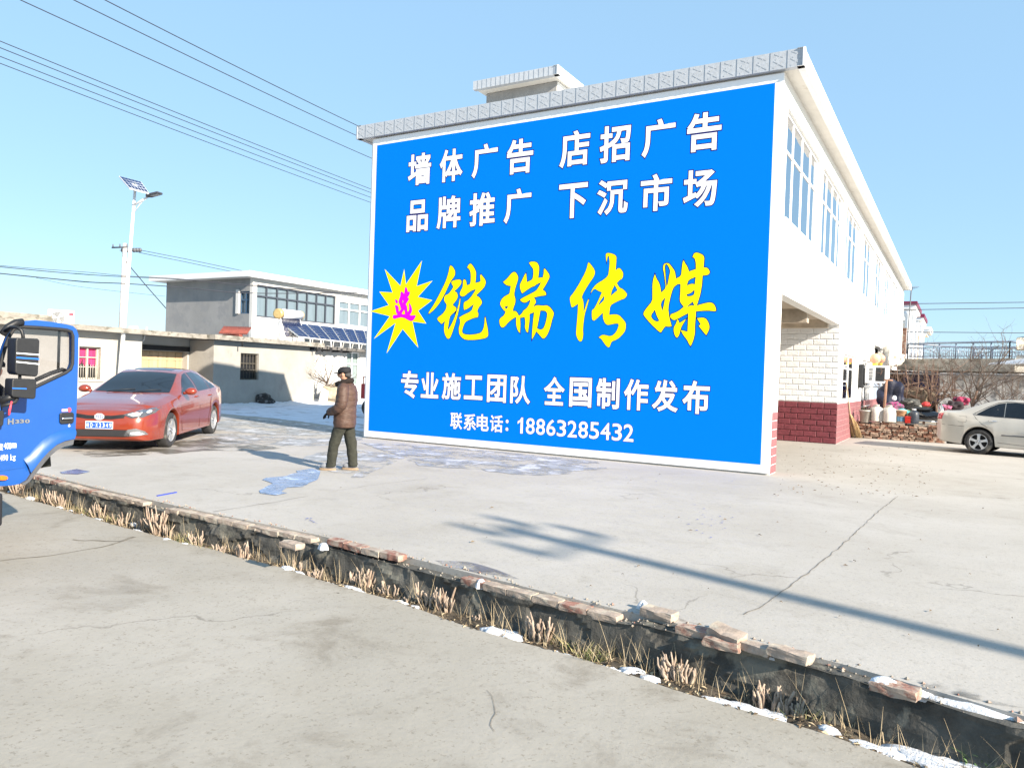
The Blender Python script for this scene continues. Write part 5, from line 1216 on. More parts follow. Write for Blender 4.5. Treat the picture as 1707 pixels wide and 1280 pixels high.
b.grid(lambda u, v: Vector((.10+.105*v*math.cos((u-.5)*2.2), .10*math.sin((u-.5)*2.4)*(1-.15*v), 1.628-.022*v-.012*abs(u-.5)*2)), 10, 5); o = child(b, "visor", m_cap, cap_); sm = o.modifiers.new("solid", 'SOLIDIFY'); sm.thickness = .008
for (x0, y0, x1, x2, nm) in ((.02, .08, .135, .185, 'l'), (-.02, -.08, -.10, -.145, 'r')):
    b = MB(); RN = []
    for i in range(30):
        t = i/29; z = .06+t*.72; cx = interp([(.06, x2), (.44, x1), (.78, x0)])(z); r0 = interp([(.06, .080), (.2, .078), (.44, .088), (.6, .098), (.78, .115)])(z)
        RN.append((z, cx, y0, r0*1.03+.004*math.sin(z*31), r0+.004*math.sin(z*27+1)))
    ring_mesh(b, RN, 26, .07, 5 if nm == 'l' else 9); child(b, "trouser_leg", m_trous)
    b = MB(); fx = x2+.055
    b.blob((fx-.01, y0, .065), (.135, .05, .055), 3, .08, 1); sh = child(b, "shoe", m_shoe)
    b = MB(); b.prism([(fx-.01+.15*math.cos(a)*(1 if math.cos(a) > 0 else .93), y0+.054*math.sin(a), 0) for a in [k*math.pi/10 for k in range(20)]], (0, 0, .035)); mod_bevel(child(b, "sole", m_sole, sh), .006)
# driver on the truck seat, seen past the window edge
dp = pd(3, 618, 8.35)
dr = skin_mesh("person", [(0, 0, 0), (0, 0, .22), (-.02, 0, .45), (0, 0, .57), (.03, 0, .66), (.05, 0, .74), (.18, .1, 0), (.48, .12, .0), (.50, .12, -.38), (.18, -.1, 0), (.48, -.12, 0), (.50, -.12, -.38), (-.02, .19, .43), (.05, .26, .2), (.26, .2, .14), (-.02, -.19, .43), (.05, -.26, .2), (.26, -.2, .14)],
 [(0, 1), (1, 2), (2, 3), (3, 4), (4, 5), (0, 6), (6, 7), (7, 8), (0, 9), (9, 10), (10, 11), (2, 12), (12, 13), (13, 14), (2, 15), (15, 16), (16, 17)],
 [(.14, .16), (.13, .15), (.12, .17), .055, .088, .085, .085, .07, .05, .085, .07, .05, .07, .05, .035, .07, .05, .035], m_skin)
dr.location = (dp.x, dp.y-.11, dp.z-.68); dr.rotation_euler = (0, 0, .5)
tag(dr, "driver in dark jacket and black cap half hidden behind the open truck door", "person")
b = MB(); RN = [(z, -.01, 0, interp([(0, .17), (.25, .17), (.45, .14), (.55, .08)])(z), interp([(0, .23), (.25, .25), (.45, .23), (.55, .09)])(z)) for z in [-.02+i*.57/14 for i in range(15)]]
ring_mesh(b, RN, 30, .05, 2); o = b.build("jacket", m_fur, dr, world=False)
b = MB(); ring_mesh(b, [(.72, .03, 0, .108, .1), (.76, .03, 0, .11, .1), (.81, .02, 0, .08, .075), (.83, .02, 0, .03, .03)], 24, .03, 1); b.build("cap", m_cap, dr, world=False)
for s in (1, -1):
    b = MB(); b.tube([(-.02, s*.18, .44), (.03, s*.26, .3), (.06, s*.265, .2), (.26, s*.2, .14)], [.08, .08, .075, .055], 12); b.build("sleeve", m_fur, dr, world=False)
    b = MB(); b.tube([(.05, s*.1, .02), (.48, s*.12, .02), (.52, s*.12, -.36)], [.11, .1, .08], 12); b.build("trouser_leg", m_trous, dr, world=False)
# ------------------------------------------------------------------ left background: low houses along the lane
HA = gr(440, 674); HT = R(100); HD = Vector((math.cos(HT), math.sin(HT), 0)); HN = Vector((HD.y, -HD.x, 0))
def hw(x, y, off=0):
    """photo pixel on the house front, shifted by off along its normal -> (u, z)"""
    p = onp(x, y, HA+HN*off, HN); return (p-HA).dot(HD), p.z
def hp(u, n, z): return HA+HD*u+HN*n+Vector((0, 0, z))
HM = Matrix(((HD.x, HN.x, 0, HA.x), (HD.y, HN.y, 0, HA.y), (0, 0, 1, 0), (0, 0, 0, 1)))
def hbox(bb, u0, u1, n0, n1, z0, z1, **k): bb.box((u0, n0, z0), (u1, n1, z1), M=HM, **k)
m_plaster = mat("old_white_plaster", (.40, .385, .35), .95, var=.1, sc=1.1, bump=.006, bsc=16, col2=(.36, .34, .31), c2lo=.60, c2hi=.72, c2sc=1.4)
m_plaster2 = mat("cement_washed_plaster", (.345, .33, .30), .95, var=.12, sc=1.0, bump=.006, bsc=16, col2=(.27, .255, .235), c2lo=.58, c2hi=.74, c2sc=.9)
m_white3 = mat("whitewashed_plaster", (.60, .59, .57), .95, var=.06, sc=1.5, bump=.004, bsc=16)
m_slab = mat("weathered_roof_slab", (.28, .262, .23), .95, var=.35, sc=2.5, bump=.012, bsc=12, col2=(.15, .14, .115), c2lo=.52, c2hi=.62, c2sc=3, stretch=(1, 1, 2))
m_wood = mat("pale_plank_door", (.46, .33, .20), .8, var=.25, sc=5, bump=.003, bsc=20, stretch=(1, 1, .12))
m_frame = mat("beige_window_frame", (.46, .43, .37), .8, var=.15, sc=9)
m_pinkc = mat("pink_curtain_fabric", (.50, .035, .13), .85, var=.35, sc=9, stretch=(1, 1, .2))
m_darkin = mat("dark_window_interior", (.018, .018, .02), .6, var=.3, sc=4)
# house one with the pink curtain and the garage
uL = hw(-110, 560, -.45)[0]; u237 = hw(236, 600, -.45)[0]; u312 = hw(312, 600, -1.2)[0]; u341 = hw(342, 600, -.45)[0]; uR0 = hw(356, 600)[0]; uR1 = hw(525, 600)[0]
zt = 2.62
h1 = thing("low_house", "low plastered house with a pink curtained window and a plank garage door", "house", tuple(hp((uL+uR0)/2, -2, 0)))
wu0, wz_0 = hw(131, 632, -.45); wu1, wz_1 = hw(168, 579, -.45)
b = MB()
hbox(b, uL, wu0, -.7, -.45, 0, zt); hbox(b, wu1, u237, -.7, -.45, 0, zt); hbox(b, wu0, wu1, -.7, -.45, 0, wz_0); hbox(b, wu0, wu1, -.7, -.45, wz_1, zt)
hbox(b, u237-.25, u237, -5.5, -.7, 0, zt); hbox(b, u312, uR0-.02, -1.45, -1.2, 0, 2.1); hbox(b, u237, uR0-.02, -1.45, -1.2, 2.1, zt); hbox(b, uL, uL+.25, -5.5, -.7, 0, zt); hbox(b, uL+.25, uR0, -5.7, -5.5, 0, zt)
b.build("wall", m_plaster, h1)
b = MB(); hbox(b, u237, u312+.1, -1.55, -1.48, 0, 2.1)
for i in range(7):
    a = u237+.02+(u312+.08-u237)*i/7; hbox(b, a, a+(u312-u237)/7-.03, -1.48, -1.455, .05, 2.05)
for z in (.3, 1.05, 1.75): hbox(b, u237+.02, u312+.08, -1.455, -1.44, z, z+.1)
b.build("plank_door", m_wood, h1)
b = MB(); hbox(b, u237, uR0-.02, -1.46, -1.16, 2.12, 2.3); b.build("shaded_lintel", m_darkin, h1)  # near-black colour stands for the shade under the roof slab
f = MB(); t = .05
hbox(f, wu0, wu1, -.62, -.56, wz_0, wz_0+t); hbox(f, wu0, wu1, -.62, -.56, wz_1-t, wz_1)
for k in range(3): c = wu0+(wu1-wu0-t)*k/2; hbox(f, c, c+t, -.62, -.56, wz_0+t, wz_1-t)
for k in (.36, .66): z = wz_0+(wz_1-wz_0)*k; hbox(f, wu0+t, wu1-t, -.605, -.575, z, z+.03)
hbox(f, wu1, wu1+.12, -.62, -.44, wz_0-.05, wz_1+.08); hbox(f, wu0-.02, wu1, -.62, -.42, wz_1, wz_1+.07); hbox(f, wu0-.02, wu1+.12, -.62, -.40, wz_0-.07, wz_0)
fr = f.build("window", m_frame, h1)
b = MB(); hbox(b, wu0, wu1, -.66, -.65, wz_0, wz_1); b.build("pane", m_darkin, fr)
b = MB()
for i in range(24):
    a = wu0+(wu1-wu0)*i/24; c = a+(wu1-wu0)/24; lo = wz_0+(wz_1-wz_0)*(.40+.08*math.sin(i*.9)+(.14 if i < 9 else 0))
    b.face([HM @ Vector((a, -.645+.008*math.sin(i*2.1), lo)), HM @ Vector((c, -.645+.008*math.sin(i*2.1+2.1), lo)), HM @ Vector((c, -.64, wz_1)), HM @ Vector((a, -.64, wz_1))])
b.build("curtain", m_pinkc, fr)
b = MB(); 
for i in range(9): a = wu0+.04+(wu1-wu0-.08)*i/8; b.tube([HM @ Vector((a, -.52, wz_0)), HM @ Vector((a, -.52, wz_0+(wz_1-wz_0)*.45))], .008, 5)
b.build("window_bars", m_frame, fr)
b = MB(); hbox(b, uL-.3, uR0-.4, -5.9, .02, zt, zt+.17)
b.build("roof_slab", m_slab, h1)
b = MB(); hbox(b, uL-.3, hw(122, 545)[0], -5.0, -.9, zt+.17, zt+.42); b.build("roof_upstand", m_slab, h1)
# house two: projecting block with a barred window
h2 = thing("low_house", "low cement washed house with one small dark barred window, beside the plank garage", "house", tuple(hp((uR0+uR1)/2, -2, 0)))
w2a, w2z0 = hw(400, 633); w2b, w2z1 = hw(432, 590)
b = MB(); hbox(b, uR0, w2a, -.25, 0, 0, zt-.02); hbox(b, w2b, uR1, -.25, 0, 0, zt-.02); hbox(b, w2a, w2b, -.25, 0, 0, w2z0); hbox(b, w2a, w2b, -.25, 0, w2z1, zt-.02)
hbox(b, uR0, uR0+.25, -5.5, -.25, 0, zt-.02); hbox(b, uR1-.25, uR1, -5.5, -.25, 0, zt-.02); hbox(b, uR0, uR1, -5.7, -5.5, 0, zt-.02); b.build("wall", m_plaster2, h2)
f = MB(); hbox(f, w2a, w2a+.06, -.2, -.1, w2z0, w2z1); hbox(f, w2b-.06, w2b, -.2, -.1, w2z0, w2z1); hbox(f, w2a+.06, w2b-.06, -.2, -.1, w2z1-.06, w2z1); hbox(f, w2a+.06, w2b-.06, -.2, -.1, w2z0, w2z0+.06)
for i in range(6): a = w2a+.1+(w2b-w2a-.2)*i/5; f.tube([HM @ Vector((a, -.08, w2z0)), HM @ Vector((a, -.08, w2z1))], .011, 5)
for k in (.35, .6): z = w2z0+(w2z1-w2z0)*k; hbox(f, w2a+.06, w2b-.06, -.17, -.13, z, z+.04)
fr = f.build("window", mat("old_dark_window_frame", (.10, .09, .075), .9, var=.3, sc=8), h2)
b = MB(); hbox(b, w2a, w2b, -.22, -.21, w2z0, w2z1); b.build("pane", m_darkin, fr)
b = MB(); hbox(b, uR0-.42, uR1+.15, -5.9, .42, zt, zt+.19); b.build("roof_slab", m_slab, h2)
b = MB(); 
for u in (uR0+1.2, uR1-.4, uR1+.05): b.tube([HM @ Vector((u, .36, zt-.22)), HM @ Vector((u, .36, zt+.02))], .03, 6)
b.build("drain_spout", MT['black_rough'], h2)
# soot stain of an old stove on the wall foot
u_, z_ = hw(435, 662); b = MB(); b.blob(HM @ Vector((u_, .12, .22)), (.42, .35, .26), 3, .5, 1.6, 4); b.blob(HM @ Vector((u_+.4, .16, .12)), (.25, .2, .16), 2, .5, 2, 7)
tag(b.build("ash_heap", mat("ash_and_soot", (.05, .047, .045), .95, var=.5, sc=9, bump=.02, bsc=14, col2=(.22, .21, .20), c2lo=.55, c2hi=.65, c2sc=5)), "dark ash heap piled against the foot of the cement washed house", "ash heap")
# house three: white, further along
u3a, u3b = uR1+.02, uR1+9
h3 = thing("low_house", "low whitewashed house with a pale green window, right of the cement washed house", "house", tuple(hp((u3a+u3b)/2, -2, 0)))
w3a, w3z0 = hw(577, 642, -.7); w3b, w3z1 = hw(601, 588, -.7)
b = MB(); hbox(b, u3a, w3a, -.95, -.7, 0, 2.55); hbox(b, w3b, u3b, -.95, -.7, 0, 2.55); hbox(b, w3a, w3b, -.95, -.7, 0, w3z0); hbox(b, w3a, w3b, -.95, -.7, w3z1, 2.55); hbox(b, u3b-.25, u3b, -5.5, -.95, 0, 2.55); hbox(b, u3a, u3b, -5.7, -5.5, 0, 2.55); b.build("wall", m_white3, h3)
f = MB(); 
for a, c in ((w3a, w3a+.06), ((w3a+w3b)/2-.03, (w3a+w3b)/2+.03), (w3b-.06, w3b)): hbox(f, a, c, -.86, -.79, w3z0, w3z1)
for z in (w3z0, w3z0+(w3z1-w3z0)*.62, w3z1-.06): hbox(f, w3a+.06, w3b-.06, -.85, -.80, z, z+.06)
fr = f.build("window", MT['pvc'], h3); b = MB(); hbox(b, w3a, w3b, -.90, -.89, w3z0, w3z1); b.build("pane", mat("pale_green_pane", (.22, .28, .28), .1, spec=.6, var=.1, sc=2), fr)
b = MB(); hbox(b, u3a+.13, u3b+.3, -5.9, -.15, 2.56, 2.70); b.build("roof_slab", mat("dark_roof_edge", (.13, .125, .12), .9, var=.3, sc=4), h3)
b = MB(); hbox(b, u3a+.2, u3b+.2, -.75, -.5, 2.71, 3.05); b.build("parapet", m_white3, h3)
# air conditioner on the roof
def aircon(name, label, M, w_=.82, h=.56, d=.30, red=True, fan=True):
    r_ = thing(name, label, "air conditioner", tuple(M.translation), 0, None); I = M
    b = MB(); b.box((0, -d, 0), (w_, 0, h), M=I); o = mod_bevel(b.build("casing", MT['pvc'], r_), .012)
    if not fan:                                                    # louvred front seen from the side yard
        b = MB(); b.box((w_*.42, .001, h*.12), (w_*.80, .012, h*.90), M=I); g = b.build("grille", MT['black'], r_); b = MB()
        for q in range(9): z = h*(.14+.082*q); b.box((w_*.14, .001, z), (w_*.30, .010, z+h*.045), M=I)
        b.build("vent_slots", MT['black'], r_)
        b = MB(); b.box((.08, -d+.03, -.08), (.16, -.02, 0), M=I); b.box((w_-.16, -d+.03, -.08), (w_-.08, -.02, 0), M=I); b.build("feet", MT['metal'], r_); return r_
    cx, cz, rr_ = w_*.38, h*.48, h*.40; b = MB()
    b.prism([I @ Vector((cx+rr_*math.cos(2*math.pi*k/24), .003, cz+rr_*math.sin(2*math.pi*k/24))) for k in range(24)], (I.to_3x3() @ Vector((0, .004, 0)))); g = b.build("fan_opening", mat("fan_grey_recess", (.10, .105, .11), .6, var=.1, sc=9), r_)
    b = MB()
    for q in range(1, 7): b.tube([I @ Vector((cx+rr_*q/6.2*math.cos(a), .014, cz+rr_*q/6.2*math.sin(a))) for a in [2*math.pi*k/20 for k in range(21)]], .004, 4, caps=False)
    for k in range(3):
        a = k*2.09+.4; b.face([I @ Vector((cx, .009, cz)), I @ Vector((cx+rr_*.85*math.cos(a), .009, cz+rr_*.85*math.sin(a))), I @ Vector((cx+rr_*.75*math.cos(a+.8), .009, cz+rr_*.75*math.sin(a+.8)))])
    b.build("fan_guard", MT['pvc'], g)
    b = MB(); b.box((.08, -d+.03, -.08), (.16, -.02, 0), M=I); b.box((w_-.16, -d+.03, -.08), (w_-.08, -.02, 0), M=I); b.build("feet", MT['metal'], r_)
    if red:
        b = MB(); b.box((w_*.80, .001, h*.66), (w_*.98, .004, h*.86), M=I); b.build("maker_sticker", m_redst, r_)
    return r_
p = pd(79, 544, 27.2); _rx = HD*.6+_r*.8; _rx.z = 0; _rx.normalize(); _ry = Vector((0, 0, 1)).cross(_rx)
aircon("air_conditioner", "white outdoor air conditioner with a red sticker standing on the roof above the truck door", Matrix(((_rx.x, -_ry.x, 0, p.x), (_rx.y, -_ry.y, 0, p.y), (0, 0, 1, zt+.24), (0, 0, 0, 1))))
p = pd(222, 551, 27.8); b = MB(); b.box((p.x-.14, p.y-.1, zt+.165), (p.x+.14, p.y+.1, zt+.32)); b.box((p.x+.06, p.y-.18, zt+.165), (p.x+.24, p.y-.12, zt+.30))
tag(mod_bevel(b.build("junction_box", MT['pvc']), .01), "small white junction box on the stained roof slab beside the lamp pole", "junction box")
b = MB(); q0, q1, q2 = pd(245, 545, 28), pd(240, 566, 28), pd(232, 586, 28); b.tube([q0, q0.lerp(q1, .5), q1, q1+Vector((-.12, 0, -.1)), q2], .022, 6)
tag(b.build("service_cable", MT['pvc']), "white service cable hanging off the roof edge over the plank garage door", "cable")
# two-storey grey and white house behind
G0 = at(422, 462, 2, 7.0); GX, GY = G0.x, G0.y
g2 = thing("two_storey_house", "grey and white two-storey house with a long dark framed window band behind the low houses", "house", (GX-4, GY+5, 0))
gl = at(277, 500, 1, GY).x
m_gcem = mat("patchy_grey_cement", (.25, .252, .255), .95, var=.12, sc=.6, bump=.01, bsc=6, col2=(.22, .225, .235), c2lo=.48, c2hi=.62, c2sc=1.1)
def gx(x, y): p = at(x, y, 1, GY); return p.x, p.z
def gy(x, y): p = at(x, y, 0, GX); return p.y, p.z
def gy_(x): return gy(x, 500)[0]
s0, sz0 = gx(399, 523); s1, sz1 = gx(418, 485)
b = MB(); zr = 6.95
b.box((gl, GY, 0), (s0, GY+.25, zr)); b.box((s1, GY, 0), (GX-.012, GY+.25, zr)); b.box((s0, GY, 0), (s1, GY+.25, sz0)); b.box((s0, GY, sz1), (s1, GY+.25, zr)); b.box((gl, GY+.25, 0), (gl+.25, GY+22, zr)); b.build("gable_wall", m_gcem, g2)
wa, wc = gy_(428), gy_(560); wza, wzb = gy(428, 528)[1], gy(428, 474)[1]
va, vc = gy_(566), gy_(566)+4.4
b = MB(); b.box((GX-.25, GY-.003, 0), (GX, wa, zr)); b.box((GX-.25, wc, 0), (GX, va, zr)); b.box((GX-.25, vc, 0), (GX, GY+22, zr)); b.box((GX-.25, wa, 0), (GX, wc, wza)); b.box((GX-.25, wa, wzb), (GX, wc, zr)); b.box((GX-.25, va, 0), (GX, vc, wza)); b.box((GX-.25, va, wzb-.25), (GX, vc, zr)); b.build("front_wall", m_white3, g2)
m_dfr = mat("dark_aluminium_frame", (.05, .06, .08), .5, var=.1, sc=8)
m_gpane = mat("curtained_pane", (.15, .20, .235), .12, spec=.6, var=.12, sc=.8, stretch=(1, 3, .4))
def band(y0, y1, z0, z1, cols, tr, m, nm="window"):
    f = MB(); t = .045
    for i in range(cols+1):
        y = y0+(y1-y0)*i/cols; f.box((GX-.16, y-t, z0), (GX-.08, y+t, z1))
    for z in (z0+t, z0+(z1-z0)*tr, z1-t): f.box((GX-.155, y0, z-t), (GX-.085, y1, z+t))
    o = f.build(nm, m, g2); b = MB(); b.box((GX-.2, y0, z0), (GX-.19, y1, z1)); b.build("pane", m_gpane, o)
band(wa, wc, wza, wzb, 8, .66, m_dfr); band(va, vc, wza, wzb-.25, 4, .66, MT['pvc'])
f = MB()
for i in range(3): x = s0+(s1-s0)*i/2; f.box((x-.05, GY+.08, sz0), (x+.05, GY+.15, sz1))
for k in (0.02, .62, .98): z = sz0+(sz1-sz0)*k; f.box((s0, GY+.085, z-.05), (s1, GY+.145, z+.05))
fr = f.build("window", mat("blue_window_frame", (.04, .09, .16), .5, var=.1, sc=8), g2); b = MB(); b.box((s0, GY+.2, sz0), (s1, GY+.21, sz1)); b.build("pane", m_gpane, fr)
b = MB(); b.box((gl-.8, GY-.75, zr), (GX+.5, GY+22.4, zr+.34)); b.build("roof_slab", MT['white_trim'], g2)
b = MB(); b.box((s0-.25, GY-.1, sz0), (s0, GY-.002, sz1+.1)); b.build("window_reveal", m_white3, g2)
x0, z0 = gx(214, 553); _, z1 = gx(214, 528)
b = MB(); b.box((gx(213, 540)[0], GY+6, 0), (gl, GY+6.3, at(240, 528, 1, GY+6).z)); b.box((gx(213, 540)[0]-.1, GY+5.9, at(240, 528, 1, GY+6).z), (gl, GY+6.4, at(240, 528, 1, GY+6).z+.12)); b.build("yard_wall", m_gcem, g2)
# red roof tiles of a gate between the houses
p0, p1 = pd(371, 557, 36), pd(418, 557, 36); d = p1-p0; d.z = 0; L_ = d.length; d.normalize(); nn = Vector((d.y, -d.x, 0))
b = MB(); nk = 16
for k in range(nk):
    o = p0+d*(L_*k/nk); Q = [o+nn*.5, o+nn*.5+d*(L_/nk), o+d*(L_/nk)-nn*.1+Vector((0, 0, .34)), o-nn*.1+Vector((0, 0, .34))]
    b.tube([Q[0].lerp(Q[1], .5)+Vector((0, 0, .02)), Q[2].lerp(Q[3], .5)+Vector((0, 0, .02))], L_/nk*.5, 6)
b.box((p0.x, p0.y, p0.z-2.0), (p1.x, p0.y+.2, p0.z))
tag(b.build("tiled_gate_roof", mat("red_clay_tile", (.22, .06, .045), .8, var=.3, sc=6)), "small red tiled gate roof peeking over the low houses in front of the grey gable", "gate roof")
# roof-top solar water heater and panels
swh = thing("solar_water_heater", "white solar water heater with a gold end cap on the low roof", "water heater", tuple(pd(480, 560, 35.5)))
a0, a1 = pd(464, 523, 35.2), pd(500, 526, 37.2); ax_ = (a1-a0).normalized()
b = MB(); b.tube([a0, a1], .235, 20); b.build("tank", MT['pvc'], swh)
b = MB(); b.tube([a0-ax_*.10, a0-ax_*.06, a0+ax_*.14], [.18, .24, .245], 20); b.build("end_cap", mat("gold_end_cap", (.62, .45, .20), .35, metal=.4, var=.15, sc=9), swh); b = MB(); b.tube([a1-ax_*.04, a1+ax_*.02], .24, 20); b.build("end_cap", mat("gold_end_cap", (.62, .45, .20), .35, metal=.4, var=.15, sc=9), swh)
dn_ = Vector((.55, -.25, -.8)).normalized()
b = MB(); 
for k in range(14):
    o = a0.lerp(a1, .12+.8*k/13); b.tube([o+dn_*.2, o+dn_*1.35], .028, 6)
b.build("glass_tubes", mat("solar_tube_glass", (.015, .02, .07), .15, coat=.6, var=.2, sc=9), swh)
b = MB()
for t in (.05, .95):
    o = a0.lerp(a1, t); q = o+dn_*1.5; b.tube([o, Vector((o.x-.1, o.y, zt+.1))], .022, 6); b.tube([o, q, Vector((q.x, q.y, zt+.1))], .022, 6); b.tube([o+Vector((0, 0, -.3)), o+Vector((.28, -.12, -.75)), o+Vector((.3, -.12, -1.1))], .015, 6)
b.build("stand", MT['pvc'], swh)
m_pv = mat("photovoltaic_cells", (.016, .034, .10), .5, spec=.15, var=.2, sc=3)
TL, BL_ = pd(466, 536, 35.8), pd(499, 561.5, 34.6); TR, BR_ = pd(640, 555, 43.6), pd(640, 577, 42.2)
n_p = 9
for i in range(n_p):
    t0, t1 = i/n_p, (i+.93)/n_p
    Q = [TL.lerp(TR, t0), TL.lerp(TR, t1), BL_.lerp(BR_, t1), BL_.lerp(BR_, t0)]
    nr_ = (Q[1]-Q[0]).cross(Q[3]-Q[0]).normalized(); nr_ = nr_ if nr_.z > 0 else -nr_
    cc = sum(Q, Vector())/4
    r_ = thing("photovoltaic_module", f"blue solar panel on the low roof, {ORD[i]} in the row counted from the water heater", "solar panel", (cc.x, cc.y, zt+.1), 0, "solar panels in a row on the low roof")
    b = MB(); b.prism(Q, -nr_*.04); b.build("panel_frame", MT['pvc'], r_)
    b = MB(); W_ = [cc+(q-cc)*.95+nr_*.03 for q in Q]; b.face(W_); b.build("cells", m_pv, r_)
    b = MB()
    for k in range(1, 6): q0, q1 = W_[0].lerp(W_[3], k/6)+nr_*.003, W_[1].lerp(W_[2], k/6)+nr_*.003; b.tube([q0, q1], .005, 4)
    b.tube([W_[0].lerp(W_[1], .5)+nr_*.003, W_[3].lerp(W_[2], .5)+nr_*.003], .006, 4); b.build("cell_grid", MT['metal'], r_)
    b = MB(); 
    for q in (Q[0], Q[3]): b.tube([q-nr_*.04, Vector((q.x, q.y, zt+.05))], .025, 6)
    b.tube([Vector((Q[0].x, Q[0].y, zt+.1)), Vector((Q[3].x, Q[3].y, zt+.1))], .02, 6); b.build("support", MT['pvc'], r_)
for i, (x, y) in enumerate(((515, 579), (525, 579), (545, 580), (562, 582), (578, 583))):
    p = pd(x, y, 36+i*.9); b = MB(); b.box((p.x-.28, p.y-.1, p.z-.14), (p.x+.28, p.y+.1, p.z+.02)); b.box((p.x-.1, p.y-.3, p.z-.16), (p.x+.1, p.y+.25, p.z-.02))
    tag(b.build("ballast_block", m_darkin), f"dark ballast block below the solar panels, {ORD[i]} from the left", "ballast block", "ballast blocks under the solar panels")
# ------------------------------------------------------------------ solar street lamp
LB = gr(195, 683); LD = (LB-_O).dot(_f)
LT = pd(225, 319, LD)
lamp = thing("street_lamp", "tall white solar street lamp with a tilted panel, behind the orange sedan", "street lamp", (LB.x, LB.y, 0))
m_pole = mat("white_lamp_pole_paint", (.80, .81, .82), .4, var=.04, sc=3)
b = MB(); b.tube([LB, LB.lerp(LT, .5), LT], [.078, .062, .045], 16); b.build("pole", m_pole, lamp)
b = MB(); b.tube([LT, LT+Vector((0, 0, .12)), LT+Vector((0, 0, .30))], [.055, .055, .035], 12); b.build("panel_clamp", MT['metal'], lamp)
sq = [pd(198, 293.5, LD+.35), pd(235, 303, LD+.45), pd(248.5, 322, LD-.35), pd(215.5, 313, LD-.45)]
nr_ = (sq[1]-sq[0]).cross(sq[3]-sq[0]).normalized(); nr_ = nr_ if nr_.z > 0 else -nr_
b = MB(); b.prism(sq, -nr_*.05); pf = b.build("solar_panel", MT['pvc'], lamp)
cc = sum(sq, Vector())/4; W_ = [cc+(q-cc)*.95+nr_*.006 for q in sq]; b = MB(); b.face(W_); b.build("cells", m_pv, pf)
b = MB()
for k in range(1, 4): b.tube([W_[0].lerp(W_[3], k/4)+nr_*.003, W_[1].lerp(W_[2], k/4)+nr_*.003], .008, 4)
for k in range(1, 6): b.tube([W_[0].lerp(W_[1], k/6)+nr_*.003, W_[3].lerp(W_[2], k/6)+nr_*.003], .008, 4)
b.build("cell_grid", mat("cell_grid_silver", (.45, .5, .6), .4, var=.1, sc=9), pf)
A0, A1 = pd(221.5, 343, LD), pd(246, 329, LD-.15)
b = MB(); b.tube([A0, A1], [.045, .035], 10); b.tube([pd(222, 357, LD), pd(233, 341, LD), pd(243, 331, LD-.1)], .015, 6); b.build("arm", m_pole, lamp)
b = MB(); hv = (pd(267, 323.5, LD-.3)-A1); hv_s = Vector((0, 0, 1)).cross(hv).normalized()*.15; up_ = hv.cross(hv_s).normalized(); up_ = up_ if up_.z > 0 else -up_
b.prism([A1-hv*.06-hv_s*.35, A1+hv*.12-hv_s, A1+hv-hv_s*.85, A1+hv+hv_s*.85, A1+hv*.12+hv_s, A1-hv*.06+hv_s*.35], up_*.07); lh = mod_bevel(b.build("lamp_head", mat("dark_grey_lamp_head", (.05, .055, .07), .45, var=.15, sc=8), lamp), .015)
b = MB(); b.prism([A1+hv*.38-hv_s*.7, A1+hv*.92-hv_s*.65, A1+hv*.92+hv_s*.65, A1+hv*.38+hv_s*.7], -up_*.012); b.build("led_lens", mat("led_lens_grey", (.30, .32, .34), .25, var=.1, sc=20), lh)
# ------------------------------------------------------------------ poles and wires
m_conc = mat("pole_concrete", (.46, .44, .42), .9, var=.12, sc=3, bump=.004, bsc=20)
m_wire = mat("black_cable_sheath", (.03, .035, .05), .6, var=.1, sc=5)
m_iron = mat("grey_iron", (.12, .125, .14), .6, var=.2, sc=9, metal=.3)
def ins(bb, p, s=1): bb.lathe([(.02, 0), (.06*s, .03), (.03, .07), (.065*s, .10), (.03, .14), (.05, .18), (.015, .22)], Matrix.Translation(p), 10)
PD = 56
PB, PT = pd(199, 640, PD), pd(208.5, 406, PD); PB.z = 0
up = thing("utility_pole", "slim concrete utility pole with two crossarms in the distance behind the street lamp", "utility pole", (PB.x, PB.y, 0))
b = MB(); b.tube([PB, PT], [.24, .15], 14); b.build("pole", m_conc, up)
b = MB(); ca, cb = pd(187, 413, PD), pd(213, 412, PD-1); b.tube([ca, cb], .06, 6); b.build("crossarm", m_iron, up)
b = MB(); cc_, cd_ = pd(200, 417.5, PD), pd(233, 417, PD+2); b.tube([cc_, cd_], .035, 6); b.build("crossarm", m_iron, up)
for t in (0.05, .5, .95):
    b = MB(); ins(b, ca.lerp(cb, t)+Vector((0, 0, .04))); b.build("insulator", m_iron, up)
for t in (.15, .32, .7, .85, 1):
    b = MB(); q = cc_.lerp(cd_, t); dd = (cd_-cc_).normalized(); b.lathe([(.03, -.10), (.17, -.04), (.17, .04), (.03, .12)], Matrix.Translation(q) @ dd.to_track_quat('Z', 'Y').to_matrix().to_4x4(), 10); b.build("insulator", m_iron, up)
b = MB(); b.tube([pd(206, 420, PD), pd(206, 428, PD), pd(213, 440, PD), pd(245, 478, PD), pd(282, 520, PD)], .035, 6); tag(b.build("guy_cable", m_wire), "thin guy cable slanting down right from the distant utility pole", "cable")
b = MB(); b.tube([pd(233, 417, PD+2), pd(310, 432, PD+4), pd(420, 455, PD+9), pd(620, 492, PD+18)], .022, 5); tag(b.build("power_line", m_wire), "faint upper power line running right from the distant pole crossarm", "power line")
b = MB(); b.tube([pd(231, 421, PD+2), pd(310, 437, PD+4), pd(420, 460, PD+9), pd(620, 498, PD+18)], .022, 5); tag(b.build("power_line", m_wire), "faint lower power line running right from the distant pole crossarm", "power line")
